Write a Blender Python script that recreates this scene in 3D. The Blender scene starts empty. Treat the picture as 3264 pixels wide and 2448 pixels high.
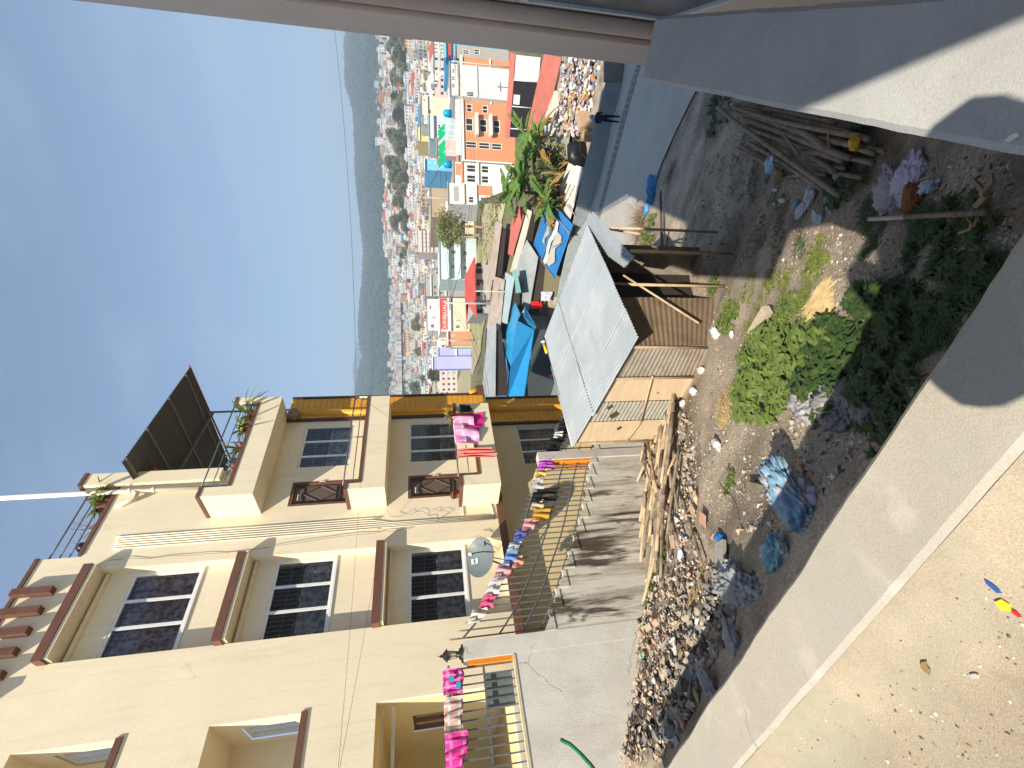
import bpy, math, random
from mathutils import Vector, Matrix, noise
random.seed(7)
V = Vector
# ------------------------------------------------------------------ camera, light, sky, exposure
F0 = 1486.0; PI_ = 0.187; RO = -0.021; PH = 0.724; SC = 3264/2212
fw = V((0, math.cos(PI_), -math.sin(PI_))); up0 = V((0, math.sin(PI_), math.cos(PI_))); rt0 = V((1, 0, 0))
RR = math.cos(RO)*rt0 + math.sin(RO)*up0
UU = -math.sin(RO)*rt0 + math.cos(RO)*up0
TT = V((math.sin(PH), math.cos(PH), 0)); NN = V((math.cos(PH), -math.sin(PH), 0)); ZZ = V((0, 0, 1))
scn = bpy.context.scene
col = scn.collection
cam = bpy.data.cameras.new("camera"); co = bpy.data.objects.new("camera", cam); col.objects.link(co)
X, Y, Z = -UU, RR, -fw
co.matrix_world = Matrix(((X.x, Y.x, Z.x, 0), (X.y, Y.y, Z.y, 0), (X.z, Y.z, Z.z, 0), (0, 0, 0, 1)))
cam.sensor_width = 36; cam.lens = F0/3264*36; cam.clip_start = 0.05; cam.clip_end = 30000
scn.camera = co
AZ = math.radians(14); EL = math.radians(45.5)
LD = V((math.sin(AZ)*math.cos(EL), math.cos(AZ)*math.cos(EL), -math.sin(EL)))
sl = bpy.data.lights.new("sun", 'SUN'); sl.energy = 5.0; sl.angle = math.radians(0.53); sl.color = (1.0, 0.90, 0.74)
so = bpy.data.objects.new("sun", sl); col.objects.link(so); so.rotation_euler = LD.to_track_quat('-Z', 'Y').to_euler()
w = bpy.data.worlds.new("World"); scn.world = w; w.use_nodes = True
nt = w.node_tree; sky = nt.nodes.new('ShaderNodeTexSky'); sky.sky_type = 'NISHITA'; sky.sun_disc = False
sky.sun_elevation = EL; sky.sun_rotation = AZ + math.pi; sky.altitude = 1300; sky.air_density = 1.15; sky.dust_density = 0.4; sky.ozone_density = 2.6
bg = nt.nodes['Background']; bg.inputs[1].default_value = 0.104
_tc = nt.nodes.new('ShaderNodeTexCoord'); _mp = nt.nodes.new('ShaderNodeMapping'); _mp.inputs['Scale'].default_value = (1.5, 1.5, 5); _nz = nt.nodes.new('ShaderNodeTexNoise'); _nz.inputs['Scale'].default_value = 2.2; _nz.inputs['Detail'].default_value = 7
_mr = nt.nodes.new('ShaderNodeMapRange'); _mr.inputs[1].default_value = 0.48; _mr.inputs[2].default_value = 0.80; _mr.inputs[4].default_value = 0.22
_mx = nt.nodes.new('ShaderNodeMix'); _mx.data_type = 'RGBA'; _mx.inputs[7].default_value = (4.6, 5.2, 6.0, 1)
nt.links.new(_tc.outputs['Generated'], _mp.inputs[0]); nt.links.new(_mp.outputs[0], _nz.inputs['Vector']); nt.links.new(_nz.outputs[0], _mr.inputs[0]); nt.links.new(_mr.outputs[0], _mx.inputs[0]); nt.links.new(sky.outputs[0], _mx.inputs[6]); nt.links.new(_mx.outputs[2], bg.inputs[0])
scn.view_settings.view_transform = 'Standard'; scn.view_settings.look = 'None'; scn.view_settings.gamma = 1
scn.view_settings.exposure = 0.70
scn.render.engine = 'CYCLES'
scn.cycles.volume_bounces = 0; scn.cycles.max_bounces = 5

# ------------------------------------------------------------------ projection helpers: turn a sighted direction into a point on a real surface
def ray(dx, dy):
    a = (1659-dy)*SC-1224; b = -(dx*SC-1632)
    return fw + RR*(a/F0) + UU*(b/F0)
def BP(s, z, e=0.0): return TT*s + NN*(e-10.75) + ZZ*z
def fac(dx, dy, e=0.0):
    q = ray(dx, dy); P = q*((e-10.75)/(q@NN) if False else (e-10.75)/q.dot(NN)); return P.dot(TT), P.z
def atS(dx, dy, s):
    q = ray(dx, dy); P = q*(s/q.dot(TT)); return P.dot(NN)+10.75, P.z
def PZ(dx, dy, z): q = ray(dx, dy); return q*(z/q.z)
def PY(dx, dy, y): q = ray(dx, dy); return q*(y/q.y)
def lerp_tab(x, xs, ys):
    if x <= xs[0]: return ys[0]
    for i in range(1, len(xs)):
        if x <= xs[i]: return ys[i-1]+(ys[i]-ys[i-1])*(x-xs[i-1])/(xs[i]-xs[i-1])
    return ys[-1]
S_ = [-6, 0, 1.23, 2.9, 4.66, 7.4, 8.2, 11, 15, 20, 29, 45]
Zs = [-2.6, -2.9, -3.2, -4.14, -4.83, -5.94, -6.5, -7.2, -8.2, -9.3, -11, -13]
Yf = [30, 45, 70, 100, 160, 250, 400, 600, 900, 1300, 1700, 2600, 8000]
Zf = [-11.2, -12.6, -14.5, -17, -20, -20, -14, -4, 12, 42, 60, 60, 0]
RIDGE = [(0,748),(60,750),(100,747),(188,750),(234,766),(335,771),(367,770),(440,778),(501,784),(532,790),(587,788),(656,781),(702,778),(745,781),(770,786),(795,778),(849,773),(900,768),(1000,765),(1400,770)]
def ridge_z(az):   # az -> height of the crest at Y=2500
    return 0
_rt = []
for dy, dx in RIDGE:
    P = PY(dx, dy, 2500.0); _rt.append((P.x, P.z))
_rt.sort()
def ridge_at(x): return lerp_tab(x, [a for a, b in _rt], [b for a, b in _rt])
Yl = [30, 38, 48, 60, 80, 110, 160, 250]
Zl = [-10.8, -9.6, -7.5, -7.7, -9.2, -11, -16, -20]
def smooth(t): t = max(0, min(1, t)); return t*t*(3-2*t)
def ground(x, y, rough=True):
    s = x*TT.x+y*TT.y; n = x*NN.x+y*NN.y
    zn = lerp_tab(s, S_, Zs)
    zf = lerp_tab(y, Yf, Zf)
    if y < 260 and y > 20:
        k = smooth((0.44-x/y)/0.05); zf = zf*(1-k)+lerp_tab(y, Yl, Zl)*k
    t = smooth((y-24)/14)
    z = zn*(1-t)+zf*t
    r = math.hypot(x, y)
    if y > 300:   # wooded knoll on the right
        z += 44*math.exp(-((y-720)/150)**2)*smooth((x-60)/170)*(1 if x < 900 else 0.5)
    if rough and r > 60: z += min(3, r/400)*noise.noise(V((x/60, y/60, 3.1)))
    if rough and s < 16 and n > -9.4 and r < 25:
        k = smooth((15.5-s)/2.5)
        z += k*(0.12*noise.noise(V((x*0.9, y*0.9, 0)))+0.05*noise.noise(V((x*2.6, y*2.6, 5)))+0.02*noise.noise(V((x*7, y*7, 5))))
        z += 0.28*math.exp(-((n+8.5)/0.75)**2)*smooth((4.2-s)/1.5)
    return z
def hillz(x, y):
    zr = ridge_at(x*2500/max(y, 1)); zb = 62
    if y < 1350: return -999
    t = (y-1350)/1150
    z = zb+(zr-zb)*(t**0.85) if t < 1 else zr-(t-1)*zr*0.9
    z += 16*math.sin(math.pi*min(t, 1))*noise.noise(V((x/170, y/240, 0)))+7*math.sin(math.pi*min(1, t))*noise.noise(V((x/60, y/90, 4)))
    return z
def G(dx, dy, far=False):
    q = ray(dx, dy).normalized(); k = 1.0
    while k < 4000:
        P = q*k; g = ground(P.x, P.y, False)
        if far: g = max(g, hillz(P.x, P.y))
        if P.z < g: break
        k += 0.03 if k < 40 else k*0.0035
    return q*k
def GP(x, y, dz=0): return V((x, y, ground(x, y)+dz))

# ------------------------------------------------------------------ materials
MATS = {}
def M(name, c, rough=0.8, var=0.12, sc=3.0, bump=0.15, bs=45.0, metal=0.0, c2=None, thr=None, stretch=(1, 1, 1), spec=0.3, fine=0.06):
    if name in MATS: return MATS[name]
    m = bpy.data.materials.new(name); m.use_nodes = True; t = m.node_tree; N = t.nodes; L = t.links
    b = N['Principled BSDF']; b.inputs['Roughness'].default_value = rough; b.inputs['Metallic'].default_value = metal
    b.inputs['Specular IOR Level'].default_value = spec
    tc = N.new('ShaderNodeTexCoord'); mp = N.new('ShaderNodeMapping'); mp.inputs['Scale'].default_value = stretch
    L.new(tc.outputs['Object'], mp.inputs[0])
    n1 = N.new('ShaderNodeTexNoise'); n1.inputs['Scale'].default_value = sc; n1.inputs['Detail'].default_value = 6; n1.inputs['Roughness'].default_value = 0.62
    L.new(mp.outputs[0], n1.inputs['Vector'])
    r = N.new('ShaderNodeValToRGB'); lo, hi = thr if thr else (0.32, 0.68)
    r.color_ramp.elements[0].position = lo; r.color_ramp.elements[1].position = hi
    ca = tuple(max(0, x*(1-var)) for x in c); cb = tuple(min(1, x*(1+var)) for x in c)
    if c2: ca, cb = c, c2
    r.color_ramp.elements[0].color = (*ca, 1); r.color_ramp.elements[1].color = (*cb, 1)
    L.new(n1.outputs[0], r.inputs[0])
    n2 = N.new('ShaderNodeTexNoise'); n2.inputs['Scale'].default_value = bs; n2.inputs['Detail'].default_value = 4
    L.new(tc.outputs['Object'], n2.inputs['Vector'])
    hs = N.new('ShaderNodeMix'); hs.data_type = 'RGBA'; hs.blend_type = 'MULTIPLY'; hs.inputs[0].default_value = 1
    mr = N.new('ShaderNodeMapRange'); mr.inputs[1].default_value = 0.3; mr.inputs[2].default_value = 0.7; mr.inputs[3].default_value = 1-fine*2.2; mr.inputs[4].default_value = 1+fine
    L.new(n2.outputs[0], mr.inputs[0]); L.new(r.outputs[0], hs.inputs[6]); L.new(mr.outputs[0], hs.inputs[7])
    L.new(hs.outputs[2], b.inputs['Base Color'])
    if bump:
        bp = N.new('ShaderNodeBump'); bp.inputs['Strength'].default_value = bump; bp.inputs['Distance'].default_value = 0.02
        L.new(n2.outputs[0], bp.inputs['Height']); L.new(bp.outputs[0], b.inputs['Normal'])
    MATS[name] = m; return m
def leafM(name, c, c2, sc=8, rough=0.55, tr=0.35):
    m = M(name, c, rough=rough, c2=c2, sc=sc, bump=0, spec=0.4)
    t = m.node_tree; N = t.nodes; b = N['Principled BSDF']; o = N['Material Output']
    if not any(n.type == 'MIX_SHADER' for n in N):
        tl = N.new('ShaderNodeBsdfTranslucent'); mx = N.new('ShaderNodeMixShader'); mx.inputs[0].default_value = tr
        src = b.inputs['Base Color'].links[0].from_socket
        t.links.new(src, tl.inputs[0]); t.links.new(b.outputs[0], mx.inputs[1]); t.links.new(tl.outputs[0], mx.inputs[2]); t.links.new(mx.outputs[0], o.inputs[0])
    return m
def add_layer(m, c, sc, thr, stretch=(1, 1, 1), amt=1.0, detail=8, kind='noise'):
    """a second, patterned colour over the base (stains, moss, dust)"""
    t = m.node_tree; N = t.nodes; L = t.links; b = N['Principled BSDF']
    src = b.inputs['Base Color'].links[0].from_socket
    tc = N.new('ShaderNodeTexCoord'); mp = N.new('ShaderNodeMapping'); mp.inputs['Scale'].default_value = stretch; L.new(tc.outputs['Object'], mp.inputs[0])
    n = N.new('ShaderNodeTexNoise'); n.inputs['Scale'].default_value = sc; n.inputs['Detail'].default_value = detail; n.inputs['Roughness'].default_value = 0.65
    if 'Distortion' in n.inputs: n.inputs['Distortion'].default_value = 0.4
    L.new(mp.outputs[0], n.inputs['Vector'])
    r = N.new('ShaderNodeMapRange'); r.inputs[1].default_value = thr[0]; r.inputs[2].default_value = thr[1]; r.inputs[4].default_value = amt
    L.new(n.outputs[0], r.inputs[0])
    mx = N.new('ShaderNodeMix'); mx.data_type = 'RGBA'; L.new(r.outputs[0], mx.inputs[0]); L.new(src, mx.inputs[6]); mx.inputs[7].default_value = (*c, 1)
    L.new(mx.outputs[2], b.inputs['Base Color']); return m

def cracks(m, c, sc, wid, mask=(0.5, 0.6), amt=0.8):
    """hairline cracks where a slow noise lets them through"""
    t = m.node_tree; N = t.nodes; L = t.links; b = N['Principled BSDF']; src = b.inputs['Base Color'].links[0].from_socket
    tc = N.new('ShaderNodeTexCoord'); nz = N.new('ShaderNodeTexNoise'); nz.inputs['Scale'].default_value = 5; nz.inputs['Detail'].default_value = 5
    va = N.new('ShaderNodeVectorMath'); va.operation = 'MULTIPLY_ADD'; va.inputs[1].default_value = (0.22, 0.22, 0.22); L.new(tc.outputs['Object'], nz.inputs['Vector']); L.new(nz.outputs[1], va.inputs[0]); L.new(tc.outputs['Object'], va.inputs[2])
    vo = N.new('ShaderNodeTexVoronoi'); vo.feature = 'DISTANCE_TO_EDGE'; vo.inputs['Scale'].default_value = sc; L.new(va.outputs[0], vo.inputs['Vector'])
    r = N.new('ShaderNodeMapRange'); r.inputs[1].default_value = 0; r.inputs[2].default_value = wid; r.inputs[3].default_value = 1; r.inputs[4].default_value = 0; L.new(vo.outputs['Distance'], r.inputs[0])
    n2 = N.new('ShaderNodeTexNoise'); n2.inputs['Scale'].default_value = 0.9; L.new(tc.outputs['Object'], n2.inputs['Vector']); r2 = N.new('ShaderNodeMapRange'); r2.inputs[1].default_value = mask[0]; r2.inputs[2].default_value = mask[1]; r2.inputs[4].default_value = amt; L.new(n2.outputs[0], r2.inputs[0])
    mu = N.new('ShaderNodeMath'); mu.operation = 'MULTIPLY'; L.new(r.outputs[0], mu.inputs[0]); L.new(r2.outputs[0], mu.inputs[1])
    mx = N.new('ShaderNodeMix'); mx.data_type = 'RGBA'; L.new(mu.outputs[0], mx.inputs[0]); L.new(src, mx.inputs[6]); mx.inputs[7].default_value = (*c, 1); L.new(mx.outputs[2], b.inputs['Base Color'])

# ------------------------------------------------------------------ mesh builder and object tree
WO = {}
class MB:
    def __init__(s): s.v = []; s.f = []; s.m = []
    def add(s, pts, faces, m=0):
        k = len(s.v); s.v += [V(p) for p in pts]; s.f += [tuple(i+k for i in f) for f in faces]; s.m += [m]*len(faces); return s
    def quad(s, a, b, c, d, m=0): return s.add([a, b, c, d], [(0, 1, 2, 3)], m)
    def poly(s, pts, m=0): return s.add(pts, [tuple(range(len(pts)))], m)
    def box(s, o, a, b, c, m=0):
        o, a, b, c = V(o), V(a), V(b), V(c)
        p = [o, o+a, o+a+b, o+b, o+c, o+a+c, o+a+b+c, o+b+c]
        if a.cross(b).dot(c) < 0: p = [p[i] for i in (4, 5, 6, 7, 0, 1, 2, 3)]
        return s.add(p, [(0, 3, 2, 1), (4, 5, 6, 7), (0, 1, 5, 4), (1, 2, 6, 5), (2, 3, 7, 6), (3, 0, 4, 7)], m)
    def bb(s, s0, s1, z0, z1, e0, e1, m=0): return s.box(BP(s0, z0, e0), TT*(s1-s0), NN*(e1-e0), ZZ*(z1-z0), m)
    def cb(s, c, w, d, h, rot=0, m=0):  # box centred in plan on c, base at c.z
        ca, sa = math.cos(rot), math.sin(rot); a = V((ca, sa, 0))*w; b = V((-sa, ca, 0))*d
        return s.box(V(c)-a/2-b/2, a, b, V((0, 0, h)), m)
    def slab(s, pts, t, m=0):  # polygon with thickness t straight down
        n = len(pts); pts = [V(p) for p in pts]; lo = [p-ZZ*t for p in pts]
        return s.add(pts+lo, [tuple(range(n)), tuple(range(2*n-1, n-1, -1))]+[(i, i+n, (i+1) % n+n, (i+1) % n) for i in range(n)], m)
    def tube(s, p0, p1, r0, r1=None, n=7, m=0, cap=True): return s.path([p0, p1], [r0, r0 if r1 is None else r1], n, m, cap)
    def path(s, pts, rs, n=6, m=0, cap=True):
        pts = [V(p) for p in pts]
        if not isinstance(rs, (list, tuple)): rs = [rs]*len(pts)
        k = len(s.v); ref = None
        for i, p in enumerate(pts):
            d = (pts[min(i+1, len(pts)-1)]-pts[max(i-1, 0)])
            d = d.normalized() if d.length > 1e-9 else V((0, 0, 1))
            if ref is None: ref = d.orthogonal().normalized()
            u = ref-d*ref.dot(d)
            u = u.normalized() if u.length > 1e-6 else d.orthogonal().normalized()
            ref = u; v = d.cross(u)
            for j in range(n): a = 2*math.pi*j/n; s.v.append(p+(u*math.cos(a)+v*math.sin(a))*rs[i])
        for i in range(len(pts)-1):
            for j in range(n): s.f.append((k+i*n+j, k+i*n+(j+1) % n, k+(i+1)*n+(j+1) % n, k+(i+1)*n+j)); s.m.append(m)
        if cap:
            s.f.append(tuple(k+j for j in range(n-1, -1, -1))); s.m.append(m)
            s.f.append(tuple(k+(len(pts)-1)*n+j for j in range(n))); s.m.append(m)
        return s
    def grid(s, fn, nu, nv, m=0, keep=None):
        k = len(s.v)
        for i in range(nu+1):
            for j in range(nv+1): s.v.append(V(fn(i/nu, j/nv)))
        for i in range(nu):
            for j in range(nv):
                if keep and not keep(i, j): continue
                a = k+i*(nv+1)+j; s.f.append((a, a+nv+1, a+nv+2, a+1)); s.m.append(m)
        return s
    def lathe(s, c, prof, n=12, m=0, axis=ZZ):
        axis = axis.normalized(); u = axis.orthogonal().normalized(); v = axis.cross(u); k = len(s.v)
        for r, h in prof:
            for j in range(n): a = 2*math.pi*j/n; s.v.append(V(c)+axis*h+(u*math.cos(a)+v*math.sin(a))*r)
        for i in range(len(prof)-1):
            for j in range(n): s.f.append((k+i*n+j, k+i*n+(j+1) % n, k+(i+1)*n+(j+1) % n, k+(i+1)*n+j)); s.m.append(m)
        return s
    def blob(s, c, r, jit=0.25, m=0, sq=(1, 1, 1), lv=1, rnd=random):
        import bmesh
        key = lv
        if key not in _ICO:
            bm = bmesh.new(); bmesh.ops.create_icosphere(bm, subdivisions=lv, radius=1)
            _ICO[key] = ([v.co.copy() for v in bm.verts], [tuple(v.index for v in f.verts) for f in bm.faces]); bm.free()
        vs, fs = _ICO[key]; a = rnd.random()*6.28; ca, sa = math.cos(a), math.sin(a)
        pts = []
        for q in vs:
            k2 = r*(1+rnd.uniform(-jit, jit)); x, y, z = q.x*sq[0], q.y*sq[1], q.z*sq[2]
            pts.append(V(c)+V((x*ca-y*sa, x*sa+y*ca, z))*k2)
        return s.add(pts, fs, m)
    def build(s, name, mats, parent=None, smooth_=False, loc=None):
        if not isinstance(mats, (list, tuple)): mats = [mats]
        if parent is not None: o0 = WO[parent.name]
        elif loc is not None: o0 = V(loc)
        else:
            xs = [p.x for p in s.v]; ys = [p.y for p in s.v]; zs = [p.z for p in s.v]
            o0 = V(((min(xs)+max(xs))/2, (min(ys)+max(ys))/2, min(zs)))
        me = bpy.data.meshes.new(name); me.from_pydata([p-o0 for p in s.v], [], s.f)
        for m in mats: me.materials.append(m)
        me.polygons.foreach_set('material_index', s.m)
        if smooth_: me.polygons.foreach_set('use_smooth', [True]*len(s.f))
        me.update(); o = bpy.data.objects.new(name, me); col.objects.link(o)
        if parent is None: o.location = o0
        else: o.parent = parent
        WO[o.name] = o0; return o
_ICO = {}
def tag(o, label, cat, group=None):
    o['label'] = label; o['category'] = cat
    if group: o['group'] = group
    return o
def thing(name, label, cat, loc, group=None):
    o = bpy.data.objects.new(name, None); o.empty_display_size = 0.2; col.objects.link(o); o.location = loc; WO[o.name] = V(loc)
    return tag(o, label, cat, group)
def struct(o, kind='structure'): o['kind'] = kind; return o
def dup(o, loc, rz, sc=1.0, label=None, parent=None):
    c = o.copy(); col.objects.link(c)
    if parent is None: c.location = loc; c.rotation_euler = (0, 0, rz); c.scale = (sc, sc, sc)
    else: c.parent = parent
    if label: c['label'] = label
    WO[c.name] = V(loc) if parent is None else WO[parent.name]
    for ch in list(o.children): dup(ch, None, 0, 1, None, c)
    return c
def text_mesh(name, txt, size, mat, parent, origin, xdir, ydir, depth=0.004):
    cu = bpy.data.curves.new(name, 'FONT'); cu.body = txt; cu.size = size; cu.extrude = depth; cu.align_x = 'CENTER'; cu.align_y = 'CENTER'
    t = bpy.data.objects.new(name, cu); col.objects.link(t); dg = bpy.context.evaluated_depsgraph_get()
    me = bpy.data.meshes.new_from_object(t.evaluated_get(dg)); bpy.data.objects.remove(t)
    xd, yd = V(xdir).normalized(), V(ydir).normalized(); zd = xd.cross(yd)
    o0 = WO[parent.name] if parent else V(origin)
    for v in me.vertices: p = v.co.copy(); v.co = V(origin)-o0+xd*p.x+yd*p.y+zd*p.z
    me.materials.clear(); me.materials.append(mat)
    o = bpy.data.objects.new(name, me); col.objects.link(o)
    if parent: o.parent = parent
    else: o.location = o0
    WO[o.name] = o0; return o
# ------------------------------------------------------------------ palette
cream = M('cream_wall', (0.82, 0.715, 0.515), 0.85, 0.04, 0.9, 0.06, 60)
add_layer(cream, (0.66, 0.57, 0.42), 2.2, (0.60, 0.85), (1, 1, 0.35), 0.5)
add_layer(cream, (0.60, 0.50, 0.35), 3.0, (0.52, 0.74), (2.0, 2.0, 0.16), 0.45, 10); cracks(cream, (0.50, 0.42, 0.30), 0.3, 0.003, (0.56, 0.62), 0.4)
cream_lo = M('ochre_wall', (0.70, 0.57, 0.32), 0.85, 0.06, 1.2, 0.12, 60)
brown = M('brown_trim', (0.155, 0.07, 0.048), 0.55, 0.15, 5, 0.05)
orange = M('orange_boards', (0.74, 0.34, 0.035), 0.5, 0.10, 2.5, 0.05, 30)
alu = M('white_aluminium', (0.72, 0.73, 0.72), 0.4, 0.05, 6, 0.02)
gril = M('grille_metal', (0.55, 0.56, 0.57), 0.5, 0.1, 10, 0)
steel = M('railing_steel', (0.18, 0.18, 0.20), 0.35, 0.15, 10, 0, metal=0.6)
pvc = M('pvc_pipe', (0.76, 0.70, 0.56), 0.45, 0.06, 4, 0.02)
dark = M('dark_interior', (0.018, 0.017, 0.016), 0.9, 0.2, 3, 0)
black = M('black_plastic', (0.015, 0.015, 0.017), 0.4, 0.2, 5, 0.1)
conc = M('grey_concrete', (0.36, 0.345, 0.31), 0.9, 0.12, 1.3, 0.35, 90, fine=0.12)
ledge = M('ledge_concrete', (0.37, 0.34, 0.28), 0.92, 0.07, 2.2, 0.16, 160, fine=0.07)
add_layer(ledge, (0.33, 0.315, 0.28), 1.6, (0.42, 0.62), amt=0.55); add_layer(ledge, (0.36, 0.24, 0.14), 1.3, (0.62, 0.70), amt=0.5); add_layer(ledge, (0.25, 0.23, 0.2), 12, (0.58, 0.75), amt=0.5)
add_layer(ledge, (0.60, 0.58, 0.53), 38, (0.70, 0.73), amt=0.8)
add_layer(ledge, (0.14, 0.12, 0.10), 55, (0.71, 0.75), amt=0.7)
add_layer(ledge, (0.47, 0.44, 0.38), 5, (0.55, 0.68), amt=0.5); cracks(ledge, (0.13, 0.11, 0.09), 1.1, 0.006, (0.5, 0.56), 0.8)
ledge_r = M('parapet_plaster', (0.375, 0.385, 0.375), 0.92, 0.08, 1.6, 0.14, 130, fine=0.06)
add_layer(ledge_r, (0.27, 0.265, 0.26), 1.8, (0.45, 0.7), amt=0.6); add_layer(ledge_r, (0.45, 0.44, 0.42), 9, (0.6, 0.75), amt=0.4)
add_layer(ledge_r, (0.66, 0.64, 0.58), 30, (0.72, 0.75), amt=0.8)
add_layer(ledge_r, (0.13, 0.12, 0.10), 34, (0.72, 0.75), amt=0.8)
add_layer(ledge_r, (0.20, 0.20, 0.20), 4.5, (0.6, 0.8), amt=0.6); cracks(ledge_r, (0.20, 0.19, 0.18), 1.2, 0.003, (0.58, 0.64), 0.4)
sand = M('terrace_dust', (0.35, 0.295, 0.215), 0.95, 0.12, 3.5, 0.22, 170, fine=0.10)
add_layer(sand, (0.27, 0.265, 0.20), 2.4, (0.45, 0.66), amt=0.7); add_layer(sand, (0.24, 0.19, 0.13), 9, (0.55, 0.7), amt=0.4); add_layer(sand, (0.22, 0.16, 0.10), 40, (0.62, 0.72), amt=0.5); add_layer(sand, (0.62, 0.58, 0.5), 60, (0.68, 0.72), amt=0.6)
stain = M('stained_wall', (0.66, 0.64, 0.57), 0.9, 0.09, 1.2, 0.35, 80, fine=0.1)
add_layer(stain, (0.36, 0.32, 0.25), 2.5, (0.45, 0.7), (0.8, 0.8, 0.5), 0.6)
add_layer(stain, (0.24, 0.20, 0.15), 2.6, (0.50, 0.62), (1.5, 1.5, 0.12), 0.7, 14)
add_layer(stain, (0.045, 0.03, 0.02), 1.15, (0.56, 0.615), (1.6, 1.6, 0.15), 0.92, 15); add_layer(stain, (0.07, 0.05, 0.035), 3.2, (0.60, 0.65), (1.4, 1.4, 0.35), 0.8, 12)
cleanw = M('clean_wall', (0.70, 0.685, 0.63), 0.9, 0.09, 1.2, 0.35, 80, fine=0.1)
add_layer(cleanw, (0.46, 0.41, 0.34), 1.4, (0.5, 0.75), (1, 1, 0.6), 0.6)
cracks(cleanw, (0.25, 0.21, 0.17), 0.6, 0.006, (0.5, 0.56), 0.7); add_layer(cleanw, (0.14, 0.12, 0.10), 9, (0.66, 0.75), (1, 1, 0.3), 0.6)
tin = M('tin_roof', (0.32, 0.365, 0.405), 0.5, 0.10, 0.9, 0.0, 30, metal=0.15, spec=0.4, fine=0.02)
add_layer(tin, (0.46, 0.49, 0.50), 1.2, (0.5, 0.62), (1, 1, 1), 0.35)
add_layer(tin, (0.80, 0.80, 0.78), 9, (0.76, 0.78), amt=0.9)
add_layer(tin, (0.13, 0.12, 0.11), 5, (0.72, 0.76), (1, 1, 1), 0.8)
tin_old = M('old_tin', (0.30, 0.27, 0.23), 0.6, 0.2, 3, 0.1, 30, metal=0.15)
add_layer(tin_old, (0.20, 0.11, 0.06), 2.5, (0.5, 0.7), amt=0.7)
tin_teal = M('fence_tin', (0.27, 0.32, 0.33), 0.5, 0.15, 1.2, 0.1, 30, metal=0.2)
add_layer(tin_teal, (0.30, 0.20, 0.11), 1.2, (0.5, 0.7), amt=0.6)
road_m = M('road_concrete', (0.40, 0.375, 0.335), 0.9, 0.08, 0.6, 0.2, 60)
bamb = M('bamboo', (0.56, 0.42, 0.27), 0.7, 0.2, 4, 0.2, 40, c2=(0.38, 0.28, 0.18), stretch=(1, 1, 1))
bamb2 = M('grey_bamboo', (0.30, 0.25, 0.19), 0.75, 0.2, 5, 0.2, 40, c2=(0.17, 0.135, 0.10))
wood = M('old_plank', (0.33, 0.24, 0.16), 0.8, 0.2, 5, 0.2, 40)
plyw = M('pale_board', (0.55, 0.43, 0.29), 0.8, 0.10, 2.0, 0.15, 40, stretch=(1, 1, 5))
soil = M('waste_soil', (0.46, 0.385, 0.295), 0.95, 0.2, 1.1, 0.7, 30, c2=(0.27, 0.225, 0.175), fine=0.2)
add_layer(soil, (0.13, 0.105, 0.08), 0.55, (0.46, 0.62), amt=0.8); add_layer(soil, (0.50, 0.45, 0.38), 14, (0.60, 0.68), amt=0.5)  # random dark patches, deepened to make the shaded side of the plot darker
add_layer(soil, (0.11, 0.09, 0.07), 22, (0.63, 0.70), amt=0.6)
farland = M('scrub_land', (0.20, 0.17, 0.10), 0.95, 0.2, 0.05, 0, c2=(0.10, 0.11, 0.05), fine=0.15)
hillm = M('forest_hill', (0.028, 0.045, 0.025), 0.95, 0.3, 0.012, 0, c2=(0.05, 0.065, 0.035))
add_layer(hillm, (0.26, 0.18, 0.12), 0.004, (0.62, 0.68), amt=0.7)
farm = M('far_mountain', (0.07, 0.09, 0.06), 0.95, 0.3, 0.002, 0)
tree_far = leafM('far_tree_leaves', (0.025, 0.042, 0.022), (0.05, 0.07, 0.032), 0.05, 0.8, 0.1)
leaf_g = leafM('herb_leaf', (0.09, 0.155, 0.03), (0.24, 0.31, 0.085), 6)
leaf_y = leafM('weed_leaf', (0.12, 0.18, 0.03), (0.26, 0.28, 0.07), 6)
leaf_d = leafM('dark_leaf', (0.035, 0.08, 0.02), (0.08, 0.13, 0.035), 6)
leaf_ban = leafM('banana_leaf', (0.07, 0.17, 0.03), (0.17, 0.30, 0.06), 1.5, 0.4)
leaf_dead = leafM('dead_leaf', (0.30, 0.16, 0.05), (0.42, 0.25, 0.09), 2)
straw = M('straw', (0.46, 0.35, 0.18), 0.8, 0.25, 9, 0)
terra = M('terracotta', (0.38, 0.13, 0.07), 0.8, 0.12, 6, 0.1)
def plain(n, c, rough=0.75, **k): return M(n, c, rough, k.get('var', 0.10), k.get('sc', 5), k.get('bump', 0.06), 40)
glass = bpy.data.materials.new('window_glass'); glass.use_nodes = True
_t = glass.node_tree; _n = _t.nodes; _n.remove(_n['Principled BSDF'])
_tr = _n.new('ShaderNodeBsdfTransparent'); _tr.inputs[0].default_value = (0.80, 0.82, 0.84, 1)
_gl = _n.new('ShaderNodeBsdfGlossy'); _gl.inputs['Roughness'].default_value = 0.04; _gl.inputs[0].default_value = (0.9, 0.95, 1, 1)
_mx = _n.new('ShaderNodeMixShader'); _fr = _n.new('ShaderNodeFresnel'); _fr.inputs[0].default_value = 1.6
_t.links.new(_fr.outputs[0], _mx.inputs[0]); _t.links.new(_tr.outputs[0], _mx.inputs[1]); _t.links.new(_gl.outputs[0], _mx.inputs[2])
_t.links.new(_mx.outputs[0], _n['Material Output'].inputs[0])
curt = M('grey_curtain', (0.75, 0.74, 0.72), 0.9, 0.2, 9, 0, c2=(0.30, 0.30, 0.30), thr=(0.45, 0.55))
curt2 = M('brown_curtain', (0.26, 0.14, 0.14), 0.9, 0.2, 9, 0, c2=(0.62, 0.48, 0.48), thr=(0.45, 0.55))

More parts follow.
